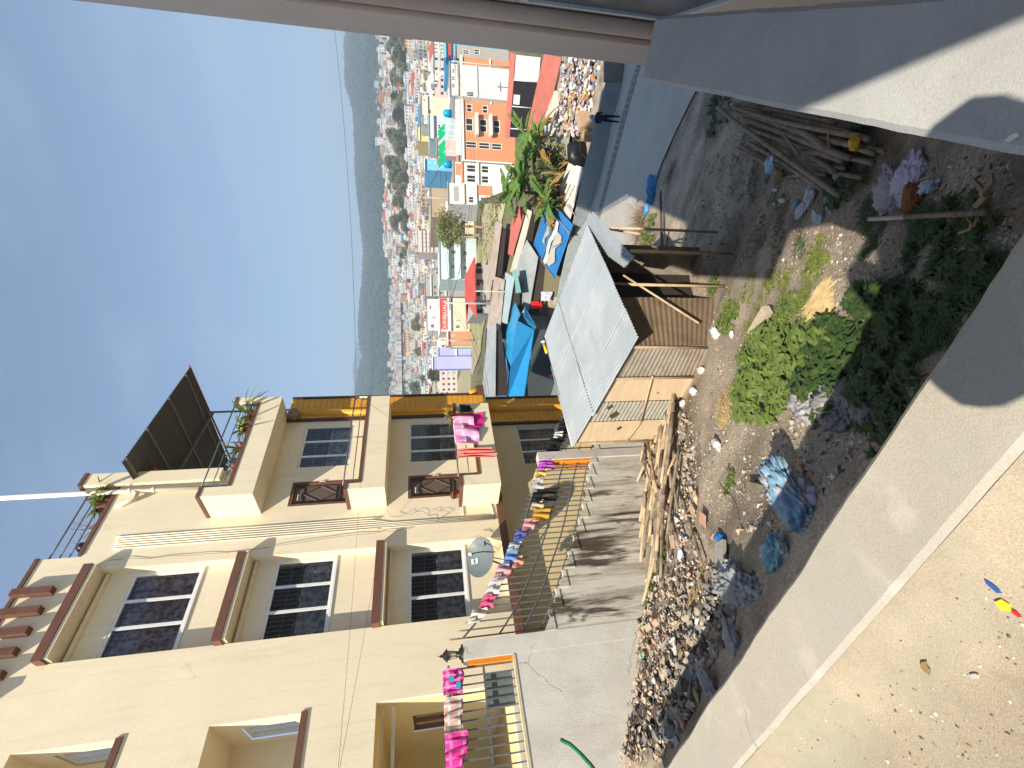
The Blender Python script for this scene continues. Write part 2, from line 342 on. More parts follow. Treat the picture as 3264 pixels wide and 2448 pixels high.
# ------------------------------------------------------------------ ground, road, hills, sky side
gm = MB()
radii = [0.4]
while radii[-1] < 3600: radii.append(radii[-1]*1.045+0.02)
NA = 300
angs = []
for i in range(NA): angs.append(math.radians(-180+360*i/NA))
def rowp(r, a):
    x, y = r*math.sin(a), r*math.cos(a); return V((x, y, ground(x, y)))
k0 = 0
for r in radii:
    for a in angs: gm.v.append(rowp(r, a))
for i in range(len(radii)-1):
    rr = radii[i]
    for j in range(NA):
        j2 = (j+1) % NA; gm.f.append((i*NA+j, i*NA+j2, (i+1)*NA+j2, (i+1)*NA+j))
        a = angs[j]; x, y = rr*math.sin(a), rr*math.cos(a)
        gm.m.append(0 if (rr < 34 + 6*noise.noise(V((x/7, y/7, 0)))) else 1)
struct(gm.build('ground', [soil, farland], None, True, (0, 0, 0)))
hm = MB(); HX = 190; HYN = 60
for i in range(HX+1):
    for j in range(HYN+1):
        y = 1340+ (2900-1340)*j/HYN; x = (-1300+3900*i/HX)*y/2500
        hm.v.append(V((x, y, hillz(x, y) if y >= 1350 else 30)))
for i in range(HX):
    for j in range(HYN): a = i*(HYN+1)+j; hm.f.append((a, a+HYN+1, a+HYN+2, a+1)); hm.m.append(0)
struct(hm.build('hill', hillm, None, True, (0, 2000, 0)))
mm = MB(); pts = []
for dy, dx in [(-200,800),(300,800),(560,795),(700,778),(726,772),(760,768),(790,762),(803,761),(815,762),(830,765),(850,763),(880,764),(960,775),(1100,785),(1400,790)]: pts.append(PY(dx, dy, 7500.0))
for p in pts: mm.v += [V((p.x, p.y, -300)), V(p), V((p.x*1.2, p.y*1.2, -300))]
for i in range(len(pts)-1):
    for k in range(2): a = 3*i+k; mm.f.append((a, a+1, a+4, a+3)); mm.m.append(0)
struct(mm.build('mountain', farm, None, True))
# forest on the hill: uncountable crowns
rnd = random.Random(3); fm = MB()
for i in range(5200):
    y = rnd.uniform(1420, 2520) if i % 3 else rnd.uniform(2380, 2530)
    x = rnd.uniform(-560, 1900)*y/2500
    P = V((x, y, hillz(x, y))); r = rnd.uniform(4, 9.5)
    if noise.noise(V((x/130, y/160, 9))) > 0.42: continue
    fm.blob(P+V((0, 0, r*0.5)), r, 0.32, 0, (1, 1, rnd.uniform(0.8, 1.5)), 1, rnd)
fo = fm.build('forest', tree_far, None, False, (0, 2000, 0)); fo['kind'] = 'stuff'; fo['label'] = 'dense dark forest covering the hill behind the town'
# road down the slope, its gutter and kerb line
def drape(pts, dz, sub=14):
    out = []
    for i in range(len(pts)):
        out.append(pts[i])
    return out
def strip_on_ground(mb, left, right, dz, m=0, n=26):
    """ribbon between two sighted edge lines, resting on the terrain"""
    def samp(L, t):
        k = t*(len(L)-1); i = min(int(k), len(L)-2); f = k-i
        return L[i].lerp(L[i+1], f)
    def fn(a, b):
        P = samp(left, a).lerp(samp(right, a), b); return V((P.x, P.y, ground(P.x, P.y, False)+dz))
    mb.grid(fn, n, 10, m)
near = [G(*p) for p in ((1535, 150), (1500, 207), (1462, 285), (1432, 352), (1402, 440), (1376, 520), (1350, 640))]
far_ = [G(*p) for p in ((1352, 110), (1346, 165), (1322, 260), (1300, 360), (1268, 480), (1240, 600), (1200, 800))]
gut0 = [G(*p) for p in ((1402, 100), (1381, 160), (1356, 250), (1334, 335), (1306, 440), (1286, 520), (1250, 640))]
gut1 = [G(*p) for p in ((1392, 100), (1371, 160), (1346, 250), (1325, 335), (1298, 440), (1279, 520), (1244, 640))]
rm = MB(); strip_on_ground(rm, near, far_, 0.05, 0); struct(rm.build('road', road_m, None, True))
gu = MB(); strip_on_ground(gu, gut0, gut1, 0.062, 0)
gm2 = M('gutter_slabs', (0.20, 0.19, 0.15), 0.9, 0.15, 3, 0.3, 30)
struct(gu.build('gutter', gm2, None, True))
gs = MB()
for i in range(34):
    t = (i+0.5)/34*(len(gut0)-1); j = min(int(t), len(gut0)-2); f = t-j
    a = gut0[j].lerp(gut0[j+1], f); b = gut1[j].lerp(gut1[j+1], f); d = (gut0[j+1]-gut0[j]).normalized()
    a = V((a.x, a.y, ground(a.x, a.y, False)+0.075)); b = V((b.x, b.y, ground(b.x, b.y, False)+0.075))
    gs.quad(a-d*0.03, a+d*0.03, b+d*0.03, b-d*0.03)
struct(gs.build('gutter_joints', M('gutter_joint', (0.33, 0.31, 0.26), 0.9), None))

# ------------------------------------------------------------------ our own parapets and terrace
H = 1.5
ta = V((-0.835, 0.55, 0)).normalized(); na = V((0.55, 0.835, 0)).normalized()
tb = V((0.594, 0.804, 0)).normalized(); nb = V((0.804, -0.594, 0)).normalized()
def ragged(mb, P0, d, nrm, w0, w1, L, hz, amp, seed, rag=(1, 1), inner=None):
    """wall: top face with worn, slightly uneven edges, then sides going down"""
    n = int(L/0.05)
    top = []
    for i in range(n+1):
        p = P0+d*(L*i/n)
        j0 = amp*noise.noise(V((i*0.11, seed, 0)))+amp*0.5*noise.noise(V((i*0.6, seed, 2))); j1 = amp*noise.noise(V((i*0.13, seed, 7)))+amp*0.5*noise.noise(V((i*0.7, seed, 9)))
        a = p+nrm*(w0+j0*rag[0]); b = p+nrm*(w1+j1*rag[1])
        top.append([V((a.x, a.y, -H-0.016)), V((a.x, a.y, -H-0.002))+nrm*0.02, V((b.x, b.y, -H))-nrm*0.018, V((b.x, b.y, -H-0.016))])
    k = len(mb.v)
    for r in top:
        mb.v += [r[0]-ZZ*hz[0]] + r + [r[3]-ZZ*hz[1]]
    for i in range(n):
        for q in range(5): a = k+i*6+q; mb.f.append((a, a+1, a+7, a+6)); mb.m.append(0)
    for i in (0, n): mb.f.append(tuple(k+i*6+q for q in range(6))); mb.m.append(0)
# left wall: outer edge at .646H, inner at .448H
lw = MB(); P0 = tb*0+ V((0, 0, 0))
ragged(lw, V((0, 0, 0))+ta*(-0.9), ta, na, 0.448*H, 0.646*H, 7.5, (0.12, 4.2), 0.010, 1.3, (0.3, 1))
o = lw.build('concrete_wall', ledge, None, False)
tag(o, 'low worn concrete wall top running diagonally across the bottom left beside the dusty terrace', 'wall')
rw = MB()
ragged(rw, V((0, 0, 0))+tb*0.0, tb, nb, -0.069*H, 0.160*H, 3.58, (3.8, 3.8), 0.006, 4.1, (1, 1))
o = rw.build('concrete_wall', ledge_r, None, False)
tag(o, 'smooth grey concrete wall top in half shade beside the beige building on the right', 'wall')
# terrace floor inside the left wall
tf = MB(); q0 = na*(0.448*H-0.0)
def terr_z(P):
    d = max(0, 0.448*H-V((P[0], P[1], 0)).dot(na)); return -H-0.115+0.10*math.exp(-(d/0.12)**1.4)
def tfl(a, b):
    p = ta*(-3+10*a)+na*(0.448*H-0.002-3.2*b); d = 3.2*b
    fil = 0.10*math.exp(-(d/0.12)**1.4)
    return V((p.x, p.y, -H-0.115+fil+0.002*noise.noise(V((p.x*6, p.y*6, 0)))))
tf.grid(tfl, 150, 120, 0)
struct(tf.build('terrace', sand, None, True))
# grit and scraps on the terrace
rnd = random.Random(11); gr = MB()
cols = [plain('grit_white', (0.62, 0.58, 0.5)), plain('grit_dark', (0.13, 0.10, 0.07)), plain('grit_tan', (0.35, 0.26, 0.17))]
for i in range(2600):
    p = ta*rnd.uniform(-0.6, 2.6)+na*(0.448*H-rnd.uniform(0.06, 1.5)**1.0)
    r = rnd.choice((0.0016, 0.0024, 0.0032, 0.0045))*rnd.uniform(0.6, 1.3)
    gr.blob(V((p.x, p.y, terr_z(p)+r*0.4)), r, 0.3, rnd.choices((0, 1, 2), (2, 3, 3))[0], (1, 1.4, 0.6), 1, rnd)
o = gr.build('grit', cols, None, False); o['kind'] = 'stuff'; o['label'] = 'grit and tiny stones strewn over the dusty terrace'
def flake(name, label, dx, dy, L, W, c, rot=0.0, z=None, pts=None, group=None):
    P = PZ(dx, dy, terr_z(PZ(dx, dy, -H-0.11))+0.003) if z is None else PZ(dx, dy, z)
    mb = MB(); ca, sa = math.cos(rot), math.sin(rot); u = V((ca, sa, 0.08)); v = V((-sa, ca, 0.0))
    pp = pts or [(-1, -0.8), (0.2, -1), (1, -0.2), (0.5, 1), (-0.8, 0.7)]
    mb.slab([P+u*(a*L)+v*(b*W)+ZZ*(0.010+0.004*b) for a, b in pp], 0.004)
    return tag(mb.build(name, plain(name+'_'+'%02d' % (len(MATS)), c, 0.5)), label, 'scrap', group)
flake('plastic_scrap', 'small yellow folded plastic scrap on the dusty terrace', 2172, 1307, 0.016, 0.014, (0.75, 0.5, 0.02), 0.4)
flake('plastic_stick', 'thin blue plastic stick lying on the dusty terrace', 2148, 1266, 0.022, 0.004, (0.03, 0.09, 0.35), 0.9)
flake('plastic_stick', 'thin red plastic stick near the yellow scrap on the terrace', 2199, 1324, 0.012, 0.003, (0.5, 0.03, 0.04), 0.9)
flake('paper_scrap', 'white leaf shaped paper scrap on the bare terrace floor', 2110, 1460, 0.014, 0.008, (0.7, 0.66, 0.62), 2.2, pts=[(-1, 0), (-0.3, -0.8), (0.6, -0.7), (1, 0), (0.4, 0.8), (-0.5, 0.7)])
flake('dry_clod', 'crumbled brown clod of dried plant matter on the terrace', 2003, 1441, 0.02, 0.012, (0.22, 0.15, 0.06), 0.3, pts=[(-1, -0.4), (-0.4, -0.9), (0.3, -0.5), (1, -0.8), (0.7, 0.5), (-0.1, 1), (-0.7, 0.4)])
flake('pebble', 'white pebble on the shaded right hand wall top', 2190, 298, 0.008, 0.012, (0.7, 0.68, 0.62), 0.6, -H+0.003)
# the photographer, behind the camera: only the shadow enters the picture
def skin_body(name, chains, mats, matfn, loc):
    """one continuous body from joint chains; chains: list of [(pt, radius), ...]; a chain may start on an existing joint"""
    me = bpy.data.meshes.new(name); vs = []; es = []; rs = []; idx = {}
    for ch in chains:
        prev = None
        for p, r in ch:
            key = tuple(round(q, 4) for q in p)
            if key not in idx: idx[key] = len(vs); vs.append(V(p)-V(loc)); rs.append(r)
            i = idx[key]
            if prev is not None: es.append((prev, i))
            prev = i
    me.from_pydata(vs, es, []); o = bpy.data.objects.new(name, me); col.objects.link(o)
    o.modifiers.new('skin', 'SKIN'); sv = me.skin_vertices[0].data
    for i, r in enumerate(rs): sv[i].radius = (r, r) if not isinstance(r, tuple) else r
    sv[0].use_root = True
    sb = o.modifiers.new('sub', 'SUBSURF'); sb.levels = 1; sb.render_levels = 1
    dg = bpy.context.evaluated_depsgraph_get(); nm = bpy.data.meshes.new_from_object(o.evaluated_get(dg)); bpy.data.objects.remove(o)
    nm.materials.clear()
    for m in mats: nm.materials.append(m)
    for p in nm.polygons: p.material_index = matfn(p.center+V(loc)); p.use_smooth = True
    o = bpy.data.objects.new(name, nm); col.objects.link(o); o.location = loc; WO[o.name] = V(loc); return o
skin_m = plain('skin', (0.33, 0.18, 0.11), 0.6); shirt_m = plain('grey_shirt', (0.12, 0.13, 0.16)); trou_m = plain('blue_trousers', (0.05, 0.06, 0.10)); shoe_m = plain('dark_shoe', (0.03, 0.03, 0.03)); hair_m = plain('black_hair', (0.012, 0.01, 0.01), 0.5)
hf = V((math.sin(AZ), math.cos(AZ), 0)); hr = V((math.cos(AZ), -math.sin(AZ), 0))
b0 = -hf*0.34+hr*0.06; fz = -1.61
def bp_(r, f, z): return tuple(b0+hr*r+hf*f+V((0, 0, z)))
def arm_chain(sg):
    eu = 0.02 if sg > 0 else 0.0
    sh = bp_(0.21*sg, 0, -0.14); el = bp_((0.40 if sg > 0 else 0.36)*sg, 0.10, -0.04 if sg > 0 else -0.28); wr = bp_(0.16*sg, 0.25, -0.085)
    return [[(bp_(0, 0, -0.25), 0.20), (sh, 0.105), (el, 0.085), (wr, 0.045), (bp_(0.11*sg, 0.27, -0.05), 0.030)]] + \
        [[(bp_(0.11*sg, 0.27, -0.05), 0.030), (bp_((0.09-0.012*i)*sg, 0.285+0.004*i, -0.02+0.008*i), 0.009), (bp_((0.05-0.01*i)*sg, 0.29, -0.01+0.01*i), 0.008)] for i in range(4)]
body = skin_body('person', [[(bp_(0, 0, -0.72), 0.19), (bp_(0, 0, -0.5), 0.18), (bp_(0, 0, -0.25), 0.20), (bp_(0, 0, -0.06), 0.11), (bp_(0, 0.0, 0.02), 0.08), (bp_(0, 0.02, 0.09), 0.10), (bp_(0, 0.02, 0.17), 0.11), (bp_(0, 0.01, 0.22), 0.06)]]
    + arm_chain(1)+arm_chain(-1)+[[(bp_(0, 0, -0.72), 0.19), (bp_(0.1*s, 0, -0.80), 0.09), (bp_(0.11*s, 0.02, -1.15), 0.06), (bp_(0.12*s, 0, -1.5), 0.042), (bp_(0.12*s, 0.02, -1.57), 0.04), (bp_(0.13*s, 0.15, -1.585), 0.03)] for s in (1, -1)],
    [skin_m, shirt_m, trou_m, shoe_m], lambda c: 3 if c.z < -1.52 else 2 if c.z < -0.72 else (1 if c.z < -0.03 and (V((c.x, c.y, 0))-V((b0.x, b0.y, 0))).length < 0.42 and (V((c.x, c.y, 0))-V((b0.x, b0.y, 0))).dot(hf) < 0.16 else 0), tuple(b0+V((0, 0, fz))))
tag(body, 'person holding up both hands to take the picture, standing on the terrace behind the walls', 'person')
hb = MB(); hb.blob(V(bp_(0, -0.01, 0.165)), 0.135, 0.05, 0, (1, 1, 0.95), 2, random.Random(1)); hb.build('hair', hair_m, body, True)

# ------------------------------------------------------------------ beige building on the right
hd = math.radians(31); T2 = V((math.sin(hd), math.cos(hd), 0)); N2 = V((math.cos(hd), -math.sin(hd), 0)); MO = 1.07
beige = M('beige_wall', (0.56, 0.49, 0.44), 0.85, 0.05, 1.0, 0.1, 60)
beige_d = M('beige_trim', (0.50, 0.41, 0.34), 0.8, 0.08, 1.5, 0.08, 60)
def RB(t, z, m=0.0): return T2*t+N2*(MO+m)+ZZ*z
def rfac(dx, dy): q = ray(dx, dy); P = q*(MO/q.dot(N2)); return P.dot(T2), P.z
CE = None
q = ray(1099/SC, 100/SC); azc = math.atan2(q.x, q.y); Dc = MO/math.sin(azc-hd) if azc > hd else 12
tc_ = Dc*math.cos(azc-hd)
right = thing('building', 'tall plain beige building with drainpipe along the right edge behind the grey wall', 'building', RB(6, -9, 3))
mb = MB()
mb.box(RB(-1.3, -9), T2*(tc_-3.5+1.3), N2*7, ZZ*(9+4.7)); mb.box(RB(tc_-3.5, -12), T2*3.5, N2*7, ZZ*(12+11.5))
mb.build('wall', beige, right)
mb = MB(); mb.box(RB(0.15, 1.12, -1.17), T2*1.3, N2*1.16, ZZ*3.3); mb.build('balcony', beige_d, right)
# corner strip, drainpipes, windows seen edge on
t0, z0 = rfac(700, 2); t1, z1 = rfac(1415, 78); ts = [rfac(1111, 36)[0], rfac(1111, 8)[0]]
mb = MB(); tp = (t0+t1)/2
mb.path([RB(tp, 11, -0.05), RB(tp, -10, -0.05)], 0.045, 8); mb.build('drainpipe', beige_d, right, True)
mb = MB(); mb.path([RB(tp-1.3, 4.5, -0.09), RB(tp-1.3, -9, -0.09)], 0.09, 10); mb.build('drainpipe', beige_d, right, True)
wt, wz = rfac(1300, 12); 
for (ta0, ta1, wz0, wz1) in ((wt-3.0, wt+0.15, wz-0.9, wz+0.9), (2.2, 4.2, -5.5, -3.4)):
    mb = MB()
    for a, b, c, d in ((ta0, ta1, wz0, wz0+0.07), (ta0, ta1, wz1-0.07, wz1), (ta0, ta0+0.07, wz0+0.07, wz1-0.07), (ta1-0.07, ta1, wz0+0.07, wz1-0.07), ((ta0+ta1)/2-0.03, (ta0+ta1)/2+0.03, wz0+0.07, wz1-0.07)):
        mb.box(RB(a, c, -0.04), T2*(b-a), N2*0.04, ZZ*(d-c))
    wn = mb.build('window', gril, right)
    mb = MB(); mb.quad(RB(ta0+0.05, wz0+0.05, -0.01), RB(ta1-0.05, wz0+0.05, -0.01), RB(ta1-0.05, wz1-0.05, -0.01), RB(ta0+0.05, wz1-0.05, -0.01)); mb.build('pane', plain('dark_pane', (0.02, 0.02, 0.025), 0.15), wn)
# ------------------------------------------------------------------ the cream house on the left
house = thing('house', 'large cream three storey house with brown trim, balconies and orange boards on the left', 'house', BP(6, -6.5, -3))
def cells(mb, s0, s1, z0, z1, e, holes, m=0, mr=None):
    ss = sorted({s0, s1} | {h[0] for h in holes} | {h[1] for h in holes}); zs = sorted({z0, z1} | {h[2] for h in holes} | {h[3] for h in holes})
    ss = [q for q in ss if s0 <= q <= s1]; zs = [q for q in zs if z0 <= q <= z1]
    for i in range(len(ss)-1):
        for j in range(len(zs)-1):
            cs, cz = (ss[i]+ss[i+1])/2, (zs[j]+zs[j+1])/2
            if any(h[0] < cs < h[1] and h[2] < cz < h[3] for h in holes): continue
            mb.quad(BP(ss[i], zs[j], e), BP(ss[i+1], zs[j], e), BP(ss[i+1], zs[j+1], e), BP(ss[i], zs[j+1], e), m)
    for (a, b, c, d, dep) in holes:
        for p, q in (((a, c), (a, d)), ((b, d), (b, c)), ((a, d), (b, d)), ((b, c), (a, c))):
            mb.quad(BP(p[0], p[1], e), BP(q[0], q[1], e), BP(q[0], q[1], e-dep), BP(p[0], p[1], e-dep), m if mr is None else mr)
REC = (4.38, 6.26)
W3 = (4.42, 6.22, -0.90, 0.44); W2 = (4.42, 6.22, 2.18, 3.50); W1 = (4.42, 6.22, 5.10, 6.50)
R2 = (8.68, 10.46, 2.12, 3.50); R1 = (8.70, 10.46, -0.95, 0.47); RG = (8.87, 10.45, -4.34, -2.98)
D2 = (7.60, 8.36, 1.15, 3.50); D1 = (7.60, 8.36, -1.80, 0.48)
# porch, loggias: openings in the left wing
L0 = (-4.0, 2.97, -1.6, 1.03); L1 = (-4.0, 2.97, 2.27, 3.95); L2 = (-4.0, 2.97, 5.32, 7.0)
wl = MB()
cells(wl, -4, 6.62, -2.05, 8.42, 0, [(REC[0], REC[1], -1.90, 7.33, 0.25), L0+(0.14,), L1+(0.14,), L2+(0.14,)])
cells(wl, 6.62, 8.86, -2.05, 7.62, 0, [D2+(0.10,), (D1[0], D1[1], D1[2], D1[3], 0.10)])
cells(wl, 8.86, 11.66, -2.05, 4.1, 0, [R2+(0.12,), R1+(0.12,)])
cells(wl, REC[0], REC[1], -1.90, 7.33, -0.25, [W3+(0.10,), W2+(0.10,), W1+(0.10,)])
# parapet backs and tops, sides
wl.bb(-4, 6.62, 7.62, 8.42, -0.22, -0.004); wl.bb(6.62, 8.50, 7.30, 7.62, -0.2, -0.004)
wl.bb(8.50, 8.86, 5.3, 8.40, -0.25, 0.16)
wl.quad(BP(8.86, 4.1, 0), BP(8.86, 7.62, 0), BP(8.86, 7.62, -6), BP(8.86, 4.1, -6))
wl.quad(BP(11.66, -2.05, 0), BP(11.66, 4.1, 0), BP(11.66, 4.1, -6), BP(11.66, -2.05, -6))
wl.quad(BP(-4, 7.3, -0.2), BP(8.86, 7.3, -0.2), BP(8.86, 7.3, -7), BP(-4, 7.3, -7))
wl.quad(BP(8.86, 4.08, 0), BP(11.66, 4.08, 0), BP(11.66, 4.08, -6), BP(8.86, 4.08, -6))
wl.quad(BP(-4, -2.04, 0), BP(11.66, -2.04, 0), BP(11.66, -2.04, -0.42), BP(-4, -2.04, -0.42))
wl.build('wall', cream, house)
lo = MB(); cells(lo, 2.9, 11.86, -7.6, -2.05, -0.4, [RG+(0.12,)]); lo.quad(BP(11.86, -7.6, -0.4), BP(11.86, -2.05, -0.4), BP(11.86, -2.05, -6), BP(11.86, -7.6, -6)); lo.build('wall', cream_lo, house)
mb = MB(); mb.bb(-4, 7.63, -2.06, -1.86, -0.02, 0.012); mb.build('slab_edge', brown, house)
# porch and loggia rooms
for k, (za, zb, dep) in enumerate(((-1.6, 1.03, 4.6), (2.27-1.1, 3.95, 1.5), (5.32-1.1, 7.0, 1.5))):
    mb = MB(); s0, s1 = -4.0, 2.97
    hole = [(1.0, 2.6)] 
    # side wall with a window gap
    ea, eb = -0.14, -dep
    if k == 0: wz0, wz1, we0, we1 = -0.35, 0.38, -1.25, -2.55
    else: wz0, wz1, we0, we1 = za+1.35, za+2.35, -0.42, -1.25
    for (p, q, r, t) in ((ea, we0, za, zb), (we1, eb, za, zb), (we0, we1, za, wz0), (we0, we1, wz1, zb)):
        mb.quad(BP(s1, r, p), BP(s1, r, q), BP(s1, t, q), BP(s1, t, p))
    mb.quad(BP(s0, za, eb), BP(s1, za, eb), BP(s1, zb, eb), BP(s0, zb, eb))
    mb.quad(BP(s0, zb, ea), BP(s1, zb, ea), BP(s1, zb, eb), BP(s0, zb, eb)); mb.quad(BP(s0, za, ea), BP(s1, za, ea), BP(s1, za, eb), BP(s0, za, eb))
    if k: mb.quad(BP(s0, za, -0.14), BP(s1, za, -0.14), BP(s1, za+1.1, -0.14), BP(s0, za+1.1, -0.14))
    mb.build('porch' if k == 0 else 'loggia', cream_lo if k == 0 else cream, house)
    fr = MB()
    for (p, q, r, t) in ((we0, we0-0.06, wz0, wz1), (we1+0.06, we1, wz0, wz1), (we0-0.06, we1+0.06, wz0, wz0+0.06), (we0-0.06, we1+0.06, wz1-0.06, wz1), ((we0+we1)/2+0.03, (we0+we1)/2-0.03, wz0+0.06, wz1-0.06)):
        fr.box(BP(s1+0.03, r, q), TT*0.06, NN*(p-q), ZZ*(t-r))
    wn = fr.build('window', alu if k else brown, house)
    g = MB(); g.quad(BP(s1+0.07, wz0, we0), BP(s1+0.07, wz0, we1), BP(s1+0.07, wz1, we1), BP(s1+0.07, wz1, we0)); g.build('pane', glass, wn)
    g = MB(); g.quad(BP(s1+0.25, wz0-.2, we0+.2), BP(s1+0.25, wz0-.2, we1-.2), BP(s1+0.25, wz1+.2, we1-.2), BP(s1+0.25, wz1+.2, we0+.2)); g.build('curtain', curt2, wn)
    if k:  # brown coping on the parapet
        mb = MB(); mb.bb(-4, 2.99, za+1.1, za+1.21, -0.2, 0.03); mb.build('coping', brown, house)
# porch door, dark
mb = MB(); mb.bb(-1.0, 2.2, -1.6, 0.62, -4.58, -4.5); mb.build('door', plain('dark_door', (0.03, 0.025, 0.02), 0.5), house)
mb = MB(); mb.bb(-4, 2.93, 0.68, 0.74, -0.3, -0.24); mb.bb(-4, 2.93, 0.90, 0.94, -0.3, -0.26)
for i in range(4): mb.bb(1.9-1.6*i, 1.96-1.6*i, 0.74, 1.0, -0.3, -0.25)
mb.build('gate_rail', plain('cream_paint', (0.62, 0.55, 0.38), 0.5), house)

def window(b, e, parent=house, panes=3, cur=curt, cov=(0.5, 1.0), name='window'):
    s0, s1, z0, z1 = b; f = 0.055; fr = MB(); ef = e+0.03
    fr.bb(s0, s1, z0, z0+f, e-0.04, ef); fr.bb(s0, s1, z1-f, z1, e-0.04, ef)
    fr.bb(s0, s0+f, z0+f, z1-f, e-0.04, ef-0.002); fr.bb(s1-f, s1, z0+f, z1-f, e-0.04, ef-0.002)
    wd = (s1-s0-2*f)/panes
    for i in range(1, panes): c = s0+f+wd*i; fr.bb(c-0.032, c+0.032, z0+f, z1-f, e-0.035, ef-0.006)
    # outer architrave
    fr.bb(s0-0.02, s1+0.02, z0-0.05, z0-0.002, e-0.02, e+0.07)
    w_ = fr.build(name, alu, parent)
    for i in range(panes):
        a, c = s0+f+wd*i+0.032, s0+f+wd*(i+1)-0.032
        g = MB(); g.quad(BP(a, z0+f, e), BP(c, z0+f, e), BP(c, z1-f, e), BP(a, z1-f, e)); g.build('pane', glass, w_)
        q = MB(); t = 0.004; eg = e-0.03; zm = (z0+z1)/2; hh = z1-z0-2*f; cm = (a+c)/2
        for k in range(5):
            x = a+(c-a)*(k+0.5)/5
            q.tube(BP(x, z0+f, eg), BP(x, zm-0.075, eg), t, None, 4); q.tube(BP(x, zm+0.075, eg), BP(x, z1-f, eg), t, None, 4)
        for zz in (zm-0.075, zm+0.075, z0+f+hh*0.25, z1-f-hh*0.25): q.tube(BP(a, zz, eg), BP(c, zz, eg), t, None, 4)
        ring = [BP(cm+0.06*math.cos(u), zm+0.06*math.sin(u), eg) for u in [j*math.pi/6 for j in range(13)]]
        q.path(ring, t, 4, 0, False); q.build('grille', gril, w_)
    def cf(u, v): return BP(s0+(s1-s0)*u, z0+(z1-z0)*v, e-0.16+0.02*math.sin(u*60+1.5*math.sin(v*3)))
    c = MB(); c.grid(lambda u, v: cf(u, cov[0]+(cov[1]-cov[0])*v), 90, 4); c.build('curtain', cur, w_)
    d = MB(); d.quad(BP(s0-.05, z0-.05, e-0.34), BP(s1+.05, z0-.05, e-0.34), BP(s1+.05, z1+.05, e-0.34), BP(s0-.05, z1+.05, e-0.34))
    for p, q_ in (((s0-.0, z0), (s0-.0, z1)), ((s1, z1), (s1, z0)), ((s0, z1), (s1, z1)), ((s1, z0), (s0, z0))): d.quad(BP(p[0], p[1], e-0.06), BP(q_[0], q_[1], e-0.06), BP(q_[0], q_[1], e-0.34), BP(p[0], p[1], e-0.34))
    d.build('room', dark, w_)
    return w_
window(W3, -0.29, cov=(0.0, 0.52)); window(W2, -0.29, cov=(0.0, 0.55)); window(W1, -0.29, cur=curt2, cov=(0, 1))
window(R2, -0.08, cov=(0.0, 0.5)); window(R1, -0.08, cov=(0.0, 0.35)); window(RG, -0.48, cur=curt2, cov=(0, 0.9))
# hoods over the recess
for zt in (1.20, 4.27, 7.33+0.0):
    h = MB(); h.bb(4.36, 6.30, zt-0.17, zt, -0.25 if zt < 7 else 0.002, 0.235); h.build('window_hood', brown, house)
    h = MB(); h.bb(4.40, 6.26, zt-0.24, zt-0.172, -0.23, 0.21); h.bb(REC[0]+.01, REC[1]-.01, zt-0.36, zt-0.30, -0.25, -0.17); h.build('hood_soffit', cream, house)
# brown fins on the parapet, copings
for s_, za in ((5.83, 7.74), (5.42, 7.75), (5.02, 7.75), (4.64, 7.76), (4.24, 7.76), (3.84, 7.76)):
    h = MB(); h.bb(s_-0.07, s_+0.07, za, 8.47, 0.003, 0.16); h.build('bracket', brown, house)
mb = MB(); mb.bb(-4, 6.64, 8.42, 8.50, -0.26, 0.03); mb.bb(6.64, 8.50, 7.62, 7.70, -0.24, 0.03); mb.bb(8.48, 8.88, 8.40, 8.49, -0.28, 0.19); mb.build('coping', brown, house)
# terrace railing on the roof edge
rl = MB()
for z in (7.93, 8.12, 8.32): rl.tube(BP(6.64, z, -0.1), BP(8.50, z, -0.1), 0.016 if z < 8.3 else 0.02, None, 6)
rl.build('railing', steel, house, True)
# balconies
def balcony(z0, s0, s1, dep, zside, zfront, rails, slabz=0.12, pl=0.27, pr=0.23):
    b = MB()
    b.bb(s0, s1, z0, z0+slabz, 0.001, dep); t = 0.11
    b.bb(s0, s0+t, z0+slabz, zside, 0.001, dep); b.bb(s0+t, s1, z0+slabz, zfront, dep-t, dep)
    b.bb(s0+t, s0+pl, zfront+0.0, zside, dep-t, dep-0.002)
    if pr: b.bb(s1-pr, s1, zfront, zside, dep-t, dep-0.002)
    b.bb(s1-t, s1, z0+slabz, zfront, 0.001, dep-t)
    o = b.build('balcony', cream, house)
    c = MB(); k = 0.075
    c.bb(s0-0.02, s0+t+0.02, zside, zside+k, 0.002, dep+0.02); c.bb(s0+t+0.02, s0+pl+0.02, zside, zside+k-0.002, dep-t-0.02, dep+0.018)
    c.bb(s0+pl+0.0, s1-pr, zfront, zfront+k, dep-t-0.02, dep+0.02)
    if pr: c.bb(s1-pr-0.02, s1+0.02, zside, zside+k, dep-t-0.02, dep+0.02)
    c.build('coping', brown, o)
    r = MB(); ee = dep-t/2
    for z in rails: r.tube(BP(s0+pl, z, ee), BP(s1-pr, z, ee), 0.014 if z != rails[-1] else 0.02, None, 6)
    for u in (0.02, 0.5, 0.98):
        x = s0+pl+(s1-pr-s0-pl)*u; r.tube(BP(x, zfront+k, ee), BP(x, rails[-1], ee), 0.017, None, 6)
    r.build('railing', steel, o, True); return o
balcony(4.08, 7.43, 10.85, 0.85, 5.24, 4.63, (4.86, 5.08, 5.30))
b2o = balcony(1.02, 7.40, 10.78, 0.85, 1.93, 1.60, (1.82, 2.04), pl=0.18, pr=0.001)
balcony(-1.92, 7.25, 10.26, 0.92, -0.93, -1.42, (-1.12, -0.84), pl=0.32, pr=0.2)
